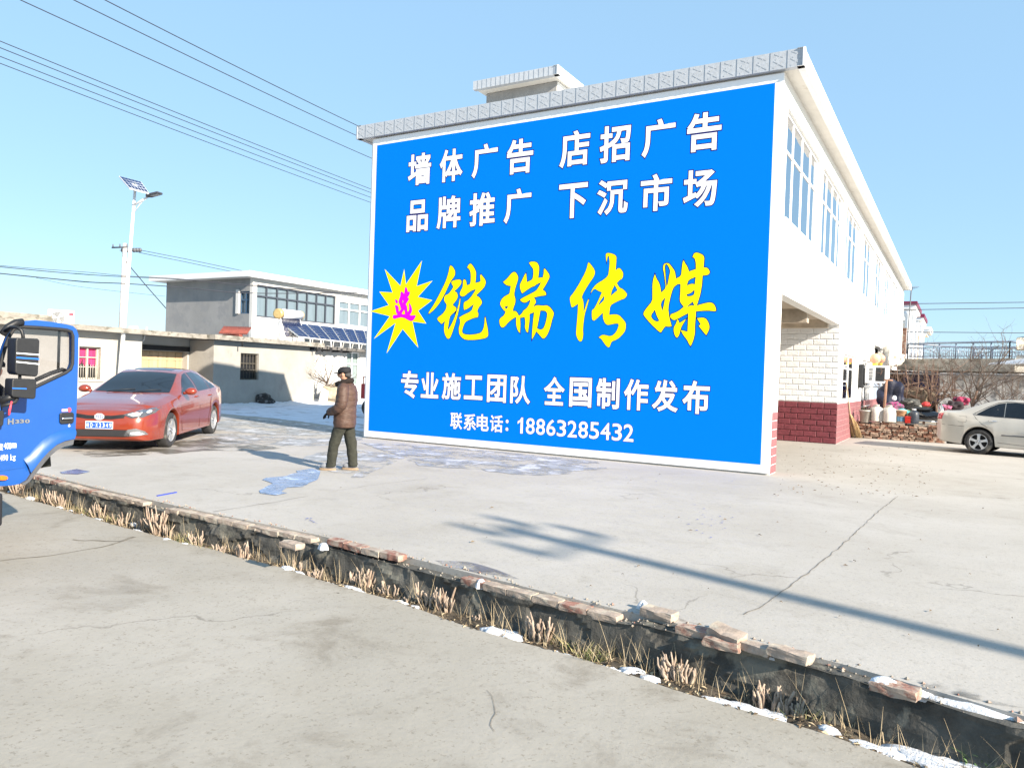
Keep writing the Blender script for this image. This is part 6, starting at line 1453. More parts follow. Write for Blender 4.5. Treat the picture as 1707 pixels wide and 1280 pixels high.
def wire(pts, dep, r_, nm, lab, cat="overhead wire", grp=None):
    P = [pd(x, y, dep if not isinstance(dep, tuple) else dep[0]+(dep[1]-dep[0])*i/(len(pts)-1)) for i, (x, y) in enumerate(pts)]
    Q = []
    for i in range(len(P)-1):
        p0, p1, p2, p3 = P[max(i-1, 0)], P[i], P[i+1], P[min(i+2, len(P)-1)]
        for k in range(6):
            t = k/6; Q.append(.5*((2*p1)+(p2-p0)*t+(2*p0-5*p1+4*p2-p3)*t*t+(3*p1-p0-3*p2+p3)*t**3))
    Q.append(P[-1]); b = MB(); b.tube(Q, r_, 5); return tag(b.build(nm, m_wire), lab, cat, grp)
wire([(-60, 439), (0, 445), (90, 453.5), (170, 459.5), (210, 461.5), (300, 466), (400, 474), (520, 484), (640, 495)], (27, 37), .016, "telephone_cable", "upper telephone cable crossing low over the left houses in front of the grey gable", "cable")
wire([(-60, 438), (0, 443), (60, 448), (145, 454), (210, 460), (300, 465), (420, 477), (640, 494)], (27.5, 38), .011, "telephone_cable", "thin telephone cable just above the other two over the left houses", "cable")
wire([(-60, 450), (0, 456), (90, 465), (150, 470.5), (210, 473), (300, 479), (400, 488), (500, 489), (640, 487)], (26.5, 37), .020, "telephone_cable", "thick lower telephone cable crossing low over the left houses", "cable")
wire([(60, 463), (120, 476), (190, 485), (275, 494)], (30, 38), .007, "telephone_cable", "thinnest telephone cable sagging below the others toward the grey gable", "cable")
def long_wire(a, c, z, r_, lab):
    p0, p1 = gr(*a, z), gr(*c, z); d = p1-p0; Q = []
    for i in range(41):
        t = -1.2+4.4*i/40; q = p0+d*t; Q.append(q+Vector((0, 0, .14*(t-0)*(t-1))))
    b = MB(); b.tube(Q, r_, 5); return tag(b.build("power_line", m_wire), lab, "power line", "overhead power lines crossing the sky at upper left")
LW = [((174, 0), (596, 210), 11, "topmost"), ((122, 0), (589, 224), 11, "second from top"), ((33, 0), (619, 264), 11, "third from top"), ((0, 69), (617, 315), 9, "upper wire of the lower four"), ((0, 80), (617, 321), 9, "second wire of the lower four"), ((0, 94.5), (617, 329), 9, "third wire of the lower four"), ((0, 106), (617, 337.5), 9, "lowest wire of the lower four")]
for a, c, z, l in LW: long_wire(a, c, z, .014 if z == 11 else .011, f"overhead power line at upper left of the sky, {l}")
# poles: the near one stands beside the road behind the viewer; only its shadow falls into the picture
def near_pole(name, label, base, h, arms, rot):
    r_ = thing(name, label, "utility pole", tuple(base)); base = Vector(base)
    b = MB(); b.tube([base, base+Vector((0, 0, h))], [.17, .10], 16); b.build("pole", m_conc, r_)
    D = Vector((math.cos(rot), math.sin(rot), 0))
    for dz, l, n in arms:
        c = base+Vector((0, 0, h-dz)); b = MB(); b.box((-l/2, -.03, -.03), (l/2, .03, .03), M=Matrix.Translation(c) @ Matrix.Rotation(rot, 4, 'Z')); b.build("crossarm", m_iron, r_)
        for k in range(n):
            b = MB(); ins(b, c+D*(l*(k/(n-1)-.5)*.92)+Vector((0, 0, .03)), 1.6); b.tube([c+D*(l*(k/(n-1)-.5)*.92)+Vector((0, 0, .2)), c+D*(l*(k/(n-1)-.5)*.92)+Vector((0, 0, .34))], .07, 8); b.build("insulator", MT['pvc'], r_)
    return r_
# the shadow tip lies near pixel (838,879); back up along the sun ray to the pole top
tip = gr(838, 879); hgt = 9.3; back = SUN_H*(hgt/math.tan(R(SUN_EL)))
arm = gr(905, 866)-gr(775, 903)
near_pole("utility_pole", "near concrete utility pole with two crossarms whose shadow falls across the yard", (tip.x+back.x, tip.y+back.y, 0), hgt, ((.10, .7, 2), (.50, 1.25, 2)), math.atan2(arm.y, arm.x))
# ------------------------------------------------------------------ right background
# rubble wall of loose stacked bricks
w0, w1 = gr(1428, 729), gr(1566, 738); wd = w1-w0; WL = wd.length; wd.normalize(); wn = Vector((wd.y, -wd.x, 0)); wa_ = math.atan2(wd.y, wd.x)
rw = thing("rubble_wall", "knee high wall of loosely stacked old red bricks beside the white building", "brick wall", tuple((w0+w1)/2))
m_old = mat("old_rubble_brick", (.24, .12, .08), .95, var=.35, sc=9, bump=.008, bsc=30, col2=(.36, .29, .23), c2lo=.48, c2hi=.6, c2sc=6)
m_old2 = mat("pale_rubble_brick", (.34, .25, .19), .95, var=.3, sc=9, bump=.008, bsc=30)
B1, B2 = MB(), MB(); rq = random.Random(21)
for row in range(8):
    x = -rq.random()*.2
    while x < WL+.1:
        l = rq.choice((.24, .24, .20, .13, .115)); zz = .035+row*.066
        if row == 7 and rq.random() < .4: x += l; continue
        p = w0+wd*(x+l/2)+wn*rq.uniform(-.04, .04)+Vector((0, 0, zz))
        brick_geo(B1 if rq.random() < .62 else B2, Matrix.Translation(p) @ Matrix.Rotation(wa_+rq.uniform(-.12, .12), 4, 'Z') @ Matrix.Rotation(rq.uniform(-.06, .06), 4, 'Y'), 0, l-.012, .22, .058, .010, rq.random()*90)
        x += l+rq.uniform(0, .02)
B1.build("bricks", m_old, rw); B2.build("bricks", m_old2, rw)
b = MB(); q0, q1 = w0-wn*.12, w1-wn*.12; b.prism([q0, q1, q1+Vector((0, 0, .52)), q0+Vector((0, 0, .52))], -wn*.1); b.build("rubble_core", m_topdirt, rw)
WT = .55
def onwall(x, y, back=.0):
    """point on top of the rubble wall under this photo pixel column"""
    n = wn; p = onp(x, y, w0-wn*back, wn); return Vector((p.x, p.y, WT))
def jug(px, h, r, name, lab, cat, m, capm=None, sq=True, lay=0):
    p = onwall(px, 700, .05); t = thing(name, lab, cat, tuple(p)); b = MB(); n = 20
    prof = [(.90, 0), (1, .03), (1, .30), (1.03, .5), (.98, .72), (.90, .82), (.52, .93), (.34, .96), (.34, 1.0)]
    L_ = []
    for k, z in prof:
        ring = []
        for i in range(n):
            a = 2*math.pi*i/n; q = 1
            if sq: q = min(1/max(abs(math.cos(a)), abs(math.sin(a))), 1.22)*.92
            dn = 1+.06*noise.noise(Vector((math.cos(a)*2+px, math.sin(a)*2, z*4)))
            ring.append(b.bm.verts.new((p.x+r*k*q*dn*math.cos(a+.5), p.y+r*k*q*dn*math.sin(a+.5), p.z+z*h)))
        L_.append(ring)
    for a, c in zip(L_, L_[1:]):
        for i in range(n): f = b.bm.faces.new((a[i], a[(i+1) % n], c[(i+1) % n], c[i])); f.smooth = True
    b.bm.faces.new(L_[0][::-1]); b.bm.faces.new(L_[-1]); auto(b.build("jug_body", m, t), 50)
    b = MB(); b.lathe([(r*.40, 0), (r*.40, h*.07), (r*.36, h*.075)], Matrix.Translation((p.x, p.y, p.z+h)), 14); b.build("cap", capm or m, t)
    b = MB(); b.tube([p+Vector((-r*.55, 0, h*.86)), p+Vector((-r*.5, 0, h*1.02)), p+Vector((-r*.1, 0, h*1.06)), p+Vector((r*.15, 0, h*1.0))], r*.09, 6); b.build("handle", m, t)
    return t
m_jug = mat("milky_plastic", (.46, .44, .40), .5, var=.15, sc=6, col2=(.40, .36, .30), c2lo=.55, c2hi=.7, c2sc=4)
m_dj = mat("dark_grey_plastic", (.035, .042, .055), .4, var=.2, sc=8)
jug(1461, .50, .19, "plastic_jug", "milky white plastic jug on the rubble wall, nearest the white building", "jug", m_jug)
jug(1482, .50, .20, "plastic_jug", "milky white plastic jug on the rubble wall, beside the printed paint bucket", "jug", m_jug)
jug(1523, .42, .15, "plastic_jug", "dark grey round plastic jug on the rubble wall right of the red box", "jug", m_dj, MT['pvc'], False)
p = onwall(1502, 700, .08); t = thing("paint_bucket", "old printed paint bucket in tan and blue on the rubble wall", "bucket", tuple(p))
b = MB(); b.lathe([(.13, 0), (.155, .38), (.165, .38), (.165, .40), (.14, .40), (.13, .03), (.01, .03)], Matrix.Translation(p), 24); b.build("bucket_body", mat("bucket_cream", (.55, .46, .36), .5, var=.2, sc=8), t)
b = MB(); b.lathe([(.1335, .04), (.145, .19)], Matrix.Translation(p), 24, caps=False); b.build("blue_print", mat("bucket_blue_print", (.10, .24, .36), .5, var=.4, sc=14), t)
b = MB(); b.lathe([(.149, .22), (.157, .36)], Matrix.Translation(p), 24, caps=False); b.build("brown_print", mat("bucket_brown_print", (.26, .14, .07), .5, var=.5, sc=16), t)
p = onwall(1514, 700, .0); b = MB(); b.box((p.x-.09, p.y-.08, p.z), (p.x+.09, p.y+.10, p.z+.22), bev=.015); b.box((p.x-.1, p.y-.09, p.z+.18), (p.x+.1, p.y+.11, p.z+.2), bev=.006)
tag(b.build("red_box", mat("red_plastic_box", (.42, .02, .012), .4, var=.15, sc=9)), "small bright red plastic box between the paint bucket and the dark jug", "box")
# flower pot, bags
p = onwall(1441, 712, -.02); p.z = WT-.05; t = thing("flower_pot", "white plastic pot with a withered plant at the end of the rubble wall", "flower pot", tuple(p))
b = MB(); b.lathe([(.13, 0), (.17, .36), (.185, .36), (.185, .40), (.16, .40), (.15, .33), (.01, .33)], Matrix.Translation(p), 22); b.build("pot", m_jug, t)
b = MB(); rq = random.Random(31)
for k in range(46): blade(b, p+Vector((rq.gauss(0, .05), rq.gauss(0, .05), .33)), rq.uniform(.1, .3), rq.uniform(0, 6.28), rq.uniform(.2, .9), .012, 0, .8)
b.build("withered_plant", mat("withered_leaf", (.05, .065, .03), .8, var=.5, sc=14), t)
def heap(px, py, dep, rx, ry, rz, name, lab, cat, m, seed, amp=.45):
    c = pd(px, py, dep); b = MB(); b.blob(c, (rx, ry, rz), 4, amp, 1.7, seed)
    for v in b.bm.verts: v.co += noise.noise_vector(v.co*7)*.03
    return tag(b.build(name, m), lab, cat)
heap(1491, 679, 25.2, .24, .2, .19, "cloth_bundle", "pink flowered cloth bundle behind the second white jug", "cloth", mat("pink_flower_cloth", (.16, .09, .13), .9, var=.4, sc=12, col2=(.34, .03, .16), c2lo=.5, c2hi=.56, c2sc=14), 3)
heap(1507, 686, 25.0, .26, .18, .09, "plastic_bag", "turquoise and yellow crumpled plastic bag above the paint bucket", "bag", mat("turquoise_bag", (.10, .44, .42), .4, var=.3, sc=9, col2=(.55, .52, .22), c2lo=.54, c2hi=.58, c2sc=5), 5, .6)
heap(1519, 674, 25.8, .34, .25, .17, "sack_heap", "heap of dark and grey sacks behind the turquoise bag", "sacks", mat("dark_sack", (.06, .06, .055), .8, var=.5, sc=7, col2=(.30, .29, .25), c2lo=.56, c2hi=.62, c2sc=5), 8, .6)
heap(1533, 661, 27.5, .5, .3, .28, "cardboard_heap", "pile of tan cardboard and sacking under the blue tarpaulin", "cardboard", mat("cardboard_tan", (.17, .13, .09), .9, var=.35, sc=4, col2=(.16, .12, .09), c2lo=.55, c2hi=.62, c2sc=4), 11, .6)
heap(1543, 674, 25.6, .13, .1, .07, "red_rag", "small red rag lying in the clutter above the black scooter", "rag", mat("red_rag_cloth", (.60, .05, .05), .8, var=.3, sc=9), 13, .5)
heap(1486, 668, 26.4, .42, .4, .62, "covered_motorcycle", "motorcycle under a dark navy cover behind the white jugs", "motorcycle", mat("navy_cover", (.004, .007, .026), .6, var=.4, sc=4, bump=.02, bsc=7), 15, .5)
b = MB(); c = pd(1491, 663.5, 25.2); b.blob(c, (.07, .03, .085), 3, .05, 1); tag(b.build("round_mirror", mat("mirror_face", (.85, .88, .92), .1, var=.02, sc=5)), "small round scooter mirror shining in front of the navy cover", "mirror")
# black scooter lying behind the car tail
sc0 = pd(1547, 693, 24.6); t = thing("scooter", "black scooter with a leg shield parked between the dark jug and the silver car", "scooter", (sc0.x, sc0.y, 0))
fwd = (w1-w0).normalized(); M = Matrix(((fwd.x, -wn.x, 0, sc0.x), (fwd.y, -wn.y, 0, sc0.y), (0, 0, 1, 0), (0, 0, 0, 1)))
m_gl = mat("black_gloss_plastic", (.008, .009, .012), .15, coat=.8, var=.2, sc=8)
b = MB(); b.blob((0, 0, 0), (.50, .17, .17), 3, .25, 1.4, 3)
for v in b.bm.verts: v.co = M @ (v.co+Vector((-.05, 0, .78)))
b.build("body", m_gl, t)
b = MB(); b.blob((0, 0, 0), (.34, .14, .07), 3, .15, 1.5, 5)
for v in b.bm.verts: v.co = M @ (v.co+Vector((-.22, 0, .98)))
b.build("seat", MT['black'], t)
b = MB(); b.tube([M @ Vector((.48, 0, .42)), M @ Vector((.42, 0, .8)), M @ Vector((.36, 0, 1.12))], .05, 8); b.tube([M @ Vector((.36, -.3, 1.16)), M @ Vector((.37, 0, 1.12)), M @ Vector((.36, .3, 1.16))], .018, 6); b.build("handlebar", MT['metal'], t)
b = MB(); b.tube([M @ Vector((-.5, -.18, .72)), M @ Vector((-.2, -.2, .62)), M @ Vector((.3, -.18, .60))], .014, 6); b.build("chrome_rail", m_chrome, t)
for x in (-.55, .55):
    b = MB(); b.lathe([(.12, -.04), (.22, -.05), (.235, 0), (.22, .05), (.12, .04)], M @ Matrix.Translation((x, 0, .235)) @ Matrix.Rotation(math.pi/2, 4, 'X'), 24); b.build("wheel", m_tyre, t)
# wooden post, broom
b = MB(); q0 = pd(1472, 706, 25.0); q1 = pd(1478, 634, 25.0); b.tube([q0, q0.lerp(q1, .5), q1], [.045, .042, .035], 8); b.tube([pd(1474, 633, 25), pd(1488, 634, 25)], .03, 6)
tag(b.build("wooden_post", mat("reddish_post", (.27, .15, .10), .9, var=.3, sc=9)), "reddish wooden post with a short crossbar behind the white jugs", "post")
bp0, bp1 = gr(1421, 729), at(1411, 638, 0, XF+.03)
br = thing("broom", "long straw broom leaning against the white wall beside the ground floor window", "broom", tuple(bp0))
bm_ = bp0.lerp(bp1, .42); b = MB(); b.tube([bp0.lerp(bp1, .36), bm_, bp1], [.028, .024, .017], 8); b.build("handle", mat("broom_handle", (.50, .38, .26), .8, var=.2, sc=9), br)
b = MB(); rq = random.Random(9); m_br = mat("broom_straw", (.50, .37, .20), .9, var=.35, sc=12)
for k in range(170):
    a = rq.uniform(0, 6.28); q = math.sqrt(rq.random()); s0_ = bp0.lerp(bp1, .44)+Vector((math.cos(a)*.035, math.sin(a)*.035, 0)); e_ = bp0+Vector((.10+math.cos(a)*q*.20, -.05+math.sin(a)*q*.22, rq.uniform(.0, .05)))
    b.tube([s0_, s0_.lerp(e_, .45)+Vector((math.cos(a)*.05*q, math.sin(a)*.05*q, 0)), e_], [.007, .006, .003], 3)
b.build("bristles", m_br, br)
# wall air conditioner, hanging bundles, lanterns
y0 = fy(1437, 625); pA = at(1437, 638, 0, XF)
aircon("air_conditioner", "white outdoor air conditioner with a dark grille on a bracket on the white wall", Matrix(((0, 1, 0, XF+.46), (1, 0, 0, pA.y), (0, 0, 1, pA.z), (0, 0, 0, 1))) if False else Matrix(((0.97, .25, 0, XF+.08), (.25, -.97, 0, pA.y+.2), (0, 0, 1, pA.z), (0, 0, 0, 1))), .78, .62, .34, False, False)
b = MB(); b.box((XF+.0, pA.y-.1, pA.z-.15), (XF+.75, pA.y-.05, pA.z-.1)); b.box((XF, pA.y+.55, pA.z-.15), (XF+.75, pA.y+.6, pA.z-.1)); b.box((XF, pA.y-.1, pA.z-.6), (XF+.04, pA.y-.05, pA.z-.15))
tag(b.build("bracket", MT['metal']), "galvanised bracket under the wall air conditioner", "bracket")
pB = at(1432, 626, 0, XF); b = MB(); b.box((XF+.01, pB.y-.3, pB.z-.42), (XF+.16, pB.y+.1, pB.z+.38), bev=.03); b.box((XF+.16, pB.y-.2, pB.z-.3), (XF+.19, pB.y, pB.z+.25), bev=.01)
tag(b.build("meter_box", MT['black']), "black meter box on the white wall left of the air conditioner", "meter box")
for i, (x, lab) in enumerate(((1459, "peach coloured paper lantern with yellow fringe hanging nearest the doorway"), (1467, "peach coloured paper lantern with yellow fringe hanging right of its twin"))):
    p = at(x, 598, 0, XF+.35); t = thing("paper_lantern", lab, "lantern", tuple(p), 0)
    b = MB(); b.blob(p, (.18, .18, .19), 3, .06, 3, i); b.build("shade", mat("peach_lantern_paper", (.66, .36, .24), .7, var=.2, sc=5), t)
    b = MB(); b.lathe([(.07, -.34), (.09, -.18), (.10, -.16)], Matrix.Translation(p), 12); b.build("fringe", mat("yellow_fringe", (.75, .58, .08), .8, var=.3, sc=12), t)
    b = MB(); b.tube([p+Vector((0, 0, .24)), p+Vector((-.1, 0, .55)), p+Vector((-.34, 0, .7))], .012, 5); b.build("cord", m_wire, t)
for i, (x, y, rx, rz, lab) in enumerate(((1484, 593, .38, .50, "big white sack bundle hanging on the wall corner beside the lanterns"), (1497, 598, .36, .28, "lower white sack bundle at the far wall corner above the shed roof"))):
    p = at(x, y, 0, XF+.4); b = MB(); b.blob(p, (rx*.8, rx*1.3, rz), 4, .5, 1.8, 30+i)
    tag(b.build("sack_bundle", mat("white_sacking", (.66, .63, .56), .9, var=.2, sc=5, bump=.03, bsc=6)), lab, "sacks")
# the shed with its roof terrace, hanging sheets and railing
SD = 33.0
A_ = pd(1503, 590, SD+4); B_ = pd(1760, 612, SD-2); A_.z = B_.z = 0; dS = (B_-A_).normalized(); nS = Vector((dS.y, -dS.x, 0)); LS = (B_-A_).length
SM = Matrix(((dS.x, nS.x, 0, A_.x), (dS.y, nS.y, 0, A_.y), (0, 0, 1, 0), (0, 0, 0, 1)))
def sp_(x, y, n=0): p = onp(x, y, A_+nS*n, nS); q = SM.inverted() @ p; return q.x, q.z
shed = thing("open_shed", "open fronted shed with a cracked concrete roof terrace behind the bare vines", "shed", tuple((A_+B_)/2))
uE = sp_(1692, 600)[0]; zt0, zt1 = (sp_(1520, 617)[1]+sp_(1680, 620)[1])/2, (sp_(1520, 594)[1]+sp_(1680, 602)[1])/2
b = MB(); b.box((-.2, -6, zt0), (uE, .0, zt1), M=SM); b.build("roof_slab", m_slab, shed)
b = MB(); b.box((-.6, -.5, zt0-.20), (LS+6, .9, zt0-.14), M=SM); b.build("metal_eave", mat("dull_eave_metal", (.12, .125, .135), .6, var=.2, sc=6), shed)
b = MB(); b.box((-.5, -3.2, 0), (LS+6, -3.0, zt0), M=SM); b.box((-.7, -3, 0), (-.5, 0, zt0), M=SM); b.build("back_wall", mat("shaded_shed_brick_wall", (.035, .025, .022), .95, var=.4, sc=5), shed)  # deep shade inside the shed is put into the near-black colour
b = MB()
for u in (.3, uE*.5, uE-.2, LS+3): b.tube([SM @ Vector((u, -.3, 0)), SM @ Vector((u, -.3, zt0-.14))], .06, 8)
b.build("post", MT['metal'], shed)
rl = thing("terrace_railing", "steel balustrade along the shed roof terrace under the power lines", "railing", tuple(SM @ Vector((uE/2, 0, zt1))))
rz1 = (sp_(1520, 570)[1]+sp_(1678, 572)[1])/2; hh = rz1-zt1
u0r, u1r = sp_(1510, 590)[0], sp_(1679, 600)[0]; m_rail = mat("blue_grey_steel", (.17, .21, .28), .4, var=.15, sc=6, metal=.4)
def rails(p0, p1, nb):
    b = MB(); b.tube([p0+Vector((0, 0, hh)), p1+Vector((0, 0, hh))], .045, 8)
    for k in (.15, .72): b.tube([p0+Vector((0, 0, hh*k)), p1+Vector((0, 0, hh*k))], .022, 6)
    b.build("rail", m_rail, rl); b = MB()
    for i in range(nb+1):
        q = p0.lerp(p1, i/nb); post = i % 8 == 0
        b.tube([q+Vector((0, 0, 0 if post else hh*.15)), q+Vector((0, 0, hh if post else hh*(.72 if i % 2 else .60)))], .034 if post else .014, 5)
    b.build("balusters", m_rail, rl)
rails(SM @ Vector((u0r, -.15, zt1)), SM @ Vector((u1r, -.15, zt1)), 48); rails(SM @ Vector((u0r, -.15, zt1)), SM @ Vector((u0r+.4, -5.5, zt1)), 24); rails(SM @ Vector((u1r, -.15, zt1)), SM @ Vector((u1r, -5.5, zt1)), 24); rails(SM @ Vector((u0r, -5.5, zt1)), SM @ Vector((u1r, -5.5, zt1)), 40)
def drape(name, lab, cat, m, x0, x1, y0, y1, n, seed, amp=.09):
    ua, za = sp_(x0, y0, n); uc, zb__ = sp_(x1, y1, n); b = MB()
    def f(u, v):
        x = ua+(uc-ua)*u; z = max(.05, za+(zb__-za)*v)
        d = amp*noise.noise(Vector((x*1.7+seed, z*.7, seed)))*2+amp*.6*noise.noise(Vector((x*5, z*2+seed, 1)))+amp*.35*math.sin(x*9+z*2)
        return SM @ Vector((x, n+d, z+.05*noise.noise(Vector((x*2, 3, seed)))*(1-v)))
    b.grid(f, 90, 26); return tag(b.build(name, m), lab, cat)
drape("blue_tarpaulin", "blue tarpaulin hung under the shed roof behind the vines", "tarpaulin", mat("blue_tarp", (.016, .026, .12), .5, var=.35, sc=3, bump=.01, bsc=8, col2=(.09, .085, .12), c2lo=.52, c2hi=.62, c2sc=2), 1482, 1567, 620, 672, -.9, 4)
drape("plastic_sheet", "crumpled white plastic sheet closing the shed front behind the silver car", "plastic sheet", mat("crumpled_white_plastic", (.60, .59, .58), .35, var=.15, sc=4, bump=.03, bsc=9, col2=(.20, .20, .205), c2lo=.50, c2hi=.62, c2sc=3), 1567, 1760, 621, 705, .0, 9, .13)
# metal canopy and roof tank at the right edge
b = MB(); p0, p1 = pd(1684, 604, 30), pd(1770, 604, 28)
dd = p1-p0; dd.z = 0; nn = Vector((dd.y, -dd.x, 0)).normalized()
for k in range(22):
    a0, a1 = p0+dd*(k/22), p0+dd*((k+.5)/22); a2 = p0+dd*((k+1)/22)
    for q0, q1, h0, h1 in ((a0, a1, 0, .04), (a1, a2, .04, 0)): b.face([q0+nn*1.1+Vector((0, 0, h0-.12)), q1+nn*1.1+Vector((0, 0, h1-.12)), q1-nn*1.2+Vector((0, 0, h1+.22)), q0-nn*1.2+Vector((0, 0, h0+.22))])
o = b.build("metal_canopy", MT['metal']); sm_ = o.modifiers.new("solid", 'SOLIDIFY'); sm_.thickness = .02; tag(o, "corrugated metal canopy jutting in at the right edge below the steel tank", "canopy")
p = pd(1712, 592, 31); t = thing("water_tank", "stainless steel water tank on a stand at the right frame edge", "water tank", tuple(p))
b = MB(); c0 = pd(1712, 585, 31); b.lathe([(.05, 0), (.36, .02), (.38, .06), (.38, .50), (.36, .55), (.1, .60)], Matrix.Translation((c0.x, c0.y, c0.z)), 28); b.build("tank", mat("stainless_steel", (.60, .56, .48), .25, metal=.9, var=.15, sc=3), t)
b = MB(); b.lathe([(.36, -.62), (.36, -.18)], Matrix.Translation(c0), 24); b.build("lower_drum", mat("drum_steel", (.40, .38, .34), .4, metal=.7, var=.2, sc=3), t)
b = MB(); b.tube([Vector((c0.x, c0.y, 2.9)), c0], .06, 8); b.build("stand", MT['metal'], t)
# bare vines and shrubs in front of the shed
m_vine = mat("vine_bark", (.15, .095, .07), .9, var=.35, sc=12); m_twig = mat("grey_brown_twig", (.11, .085, .07), .9, var=.3, sc=12)
def branch(bb, p, d, l, r, depth, rq, gn=.05, sp=.6, mi=0, up=.25):
    pts = [p]; q = p.copy(); dd = d.copy(); n = 5
    for i in range(n):
        dd = (dd+Vector((rq.gauss(0, .16), rq.gauss(0, .16), rq.gauss(0, .12)+gn))).normalized(); q = q+dd*(l/n); pts.append(q)
    bb.tube(pts, [r*(1-.55*i/n) for i in range(n+1)], 5 if r > .012 else 4, caps=False, mi=mi)
    if depth > 0:
        for k in range(rq.choice((2, 3, 3, 4))):
            i = rq.randint(1, n); nd = (dd*.5+Vector((rq.gauss(0, sp), rq.gauss(0, sp), rq.gauss(up, sp*.6)))).normalized(); branch(bb, pts[i], nd, l*rq.uniform(.45, .8), r*rq.uniform(.4, .6), depth-1, rq, gn, sp, mi, up)
def vine(px, py0, py1, dep, name, lab, cat, seed, n, r=.03, dp=2, lean=.1, grp=None, spread=.9):
    rq = random.Random(seed); p = pd(px, py0, dep); t = thing(name, lab, cat, (p.x, p.y, 0), 0, grp); top = pd(px, py1, dep); h = top.z
    b = MB(); z0 = 0
    trunk = [Vector((p.x, p.y, 0)), Vector((p.x+rq.gauss(0, .05), p.y, h*.25)), Vector((p.x+rq.gauss(0, .1), p.y, h*.5))]; b.tube(trunk, [r*1.6, r*1.3, r], 7); b.build("trunk", m_vine, t)
    b = MB()
    for k in range(n):
        s_ = trunk[1].lerp(trunk[2], rq.random()) if rq.random() < .6 else trunk[2]
        d = Vector((rq.gauss(0, spread), rq.gauss(0, spread*.6), rq.uniform(.3, 1.4))).normalized(); branch(b, s_, d, h*rq.uniform(.35, .6), r*rq.uniform(.45, .75), dp, rq)
    b.build("branches", [m_vine if grp else m_twig], t); return t
VG = "bare grape vines in front of the shed"
for i, (px, py1, n, lab) in enumerate(((1487, 610, 7, "bare grape vine nearest the white jugs and the wooden post"), (1512, 606, 8, "bare grape vine standing before the blue tarpaulin, left one"), (1540, 604, 8, "bare grape vine before the blue tarpaulin, above the black scooter"), (1566, 606, 7, "bare grape vine where the blue tarpaulin meets the white sheet"), (1590, 610, 6, "bare grape vine in front of the left end of the white sheet"))):
    vine(px, 690, py1, 27.5+(i % 2)*.8, "grape_vine", lab, "vine", 50+i, n, .032, 2, grp=VG)
vine(1620, 690, 572, 26.5, "bare_tree", "tall thin bare tree rising past the terrace railing, above the silver car boot", "tree", 71, 14, .04, 3, spread=.55)
vine(1655, 690, 630, 26.0, "bare_shrub", "twiggy bare shrub behind the rear window of the silver car", "shrub", 73, 8, .03, 2, spread=1.1)
vine(1692, 690, 622, 25.5, "bare_shrub", "twiggy bare shrub before the white sheet at the right frame edge", "shrub", 75, 8, .03, 2, spread=1.1)
b = MB(); rq = random.Random(88)
for k in range(12):                                                # horizontal canes tied along wires
    y = rq.uniform(640, 668); x0 = rq.uniform(1480, 1560); P = [pd(x0+i*rq.uniform(14, 22), y+rq.gauss(0, 4), 27.2) for i in range(5)]; b.tube(P, [.022, .02, .018, .014, .008], 5)
for x in (1480, 1497, 1511, 1530, 1547, 1553):
    P = [pd(x+rq.gauss(0, 4), 668, 27), pd(x+rq.gauss(0, 2), 640, 27), pd(x+rq.gauss(0, 4), 607, 27.2)]; b.tube(P, [.024, .02, .012], 5)
tag(b.build("vine_canes", m_vine), "tangle of pale vine canes tied along wires before the blue tarpaulin", "vine canes", kind="stuff")
# pink bicycle basket and cloth by the sheet
heap(1602, 668, 25.6, .22, .2, .15, "pink_jacket", "pink and red jacket draped behind the silver car boot", "jacket", mat("pink_red_cloth", (.30, .03, .08), .8, var=.4, sc=7, col2=(.03, .02, .04), c2lo=.56, c2hi=.6, c2sc=6), 22, .6)
heap(1592, 676, 25.4, .24, .2, .16, "dark_basket", "dark wire basket behind the silver car boot, left of the pink jacket", "basket", mat("dark_basket_wire", (.035, .025, .03), .8, var=.4, sc=12), 24, .5)
heap(1575, 679, 25.3, .16, .12, .09, "red_rag", "small pink rag right above the tail lamp of the silver car", "rag", mat("pink_rag_cloth", (.55, .12, .22), .8, var=.3, sc=12, col2=(.05, .04, .05), c2lo=.5, c2hi=.55, c2sc=10), 27, .6)
# far row of houses with maroon eaves and white columns
m_mar = mat("maroon_eave_tile", (.16, .015, .05), .5, var=.25, sc=6); m_yel = mat("ochre_wall", (.62, .42, .12), .85, var=.1, sc=2)
def villa(px0, px1, py_t, py_e, py_b, dep, lab, eave, wall, ncol, cols):
    p0, p1 = pd(px0, py_e, dep), pd(px1, py_e, dep); zt_ = pd(px1, py_t, dep).z; ze = pd(px1, py_e, dep).z
    t = thing("far_villa", lab, "house", (p1.x, p1.y, 0)); x1_, y1_ = p1.x, p1.y
    b = MB(); b.box((x1_-7, y1_, ze), (x1_, y1_+9, zt_)); b.build("eave", eave, t)
    b = MB(); b.box((x1_-7, y1_+.12, ze-.28), (x1_-.12, y1_+8.9, ze)); b.box((x1_-7, y1_+.5, ze-.55), (x1_-.5, y1_+8.5, ze-.28)); b.build("cornice", MT['white_trim'], t)
    b = MB(); b.box((x1_-7, y1_+1.6, 0), (x1_-1.6, y1_+8.4, ze-.55)); b.build("wall", wall, t)
    for (cx,) in cols:
        q = pd(cx, 560, dep+.4); b = MB(); b.lathe([(.34, 0), (.34, .5), (.20, .55), (.18, ze-1.15), (.24, ze-1.0), (.32, ze-.75), (.34, ze-.56)], Matrix.Translation((q.x, q.y, 0)), 20); b.build("column", MT['white_trim'], t)
    b = MB(); b.box((x1_-3.2, y1_+1.55, 3.3), (x1_-2.2, y1_+1.6, 5.2)); b.build("window", m_darkin, t)
    b = MB(); b.box((x1_-7, y1_+.3, 3.0), (x1_-.3, y1_+8.6, 3.2)); b.build("balcony_slab", MT['white_trim'], t)
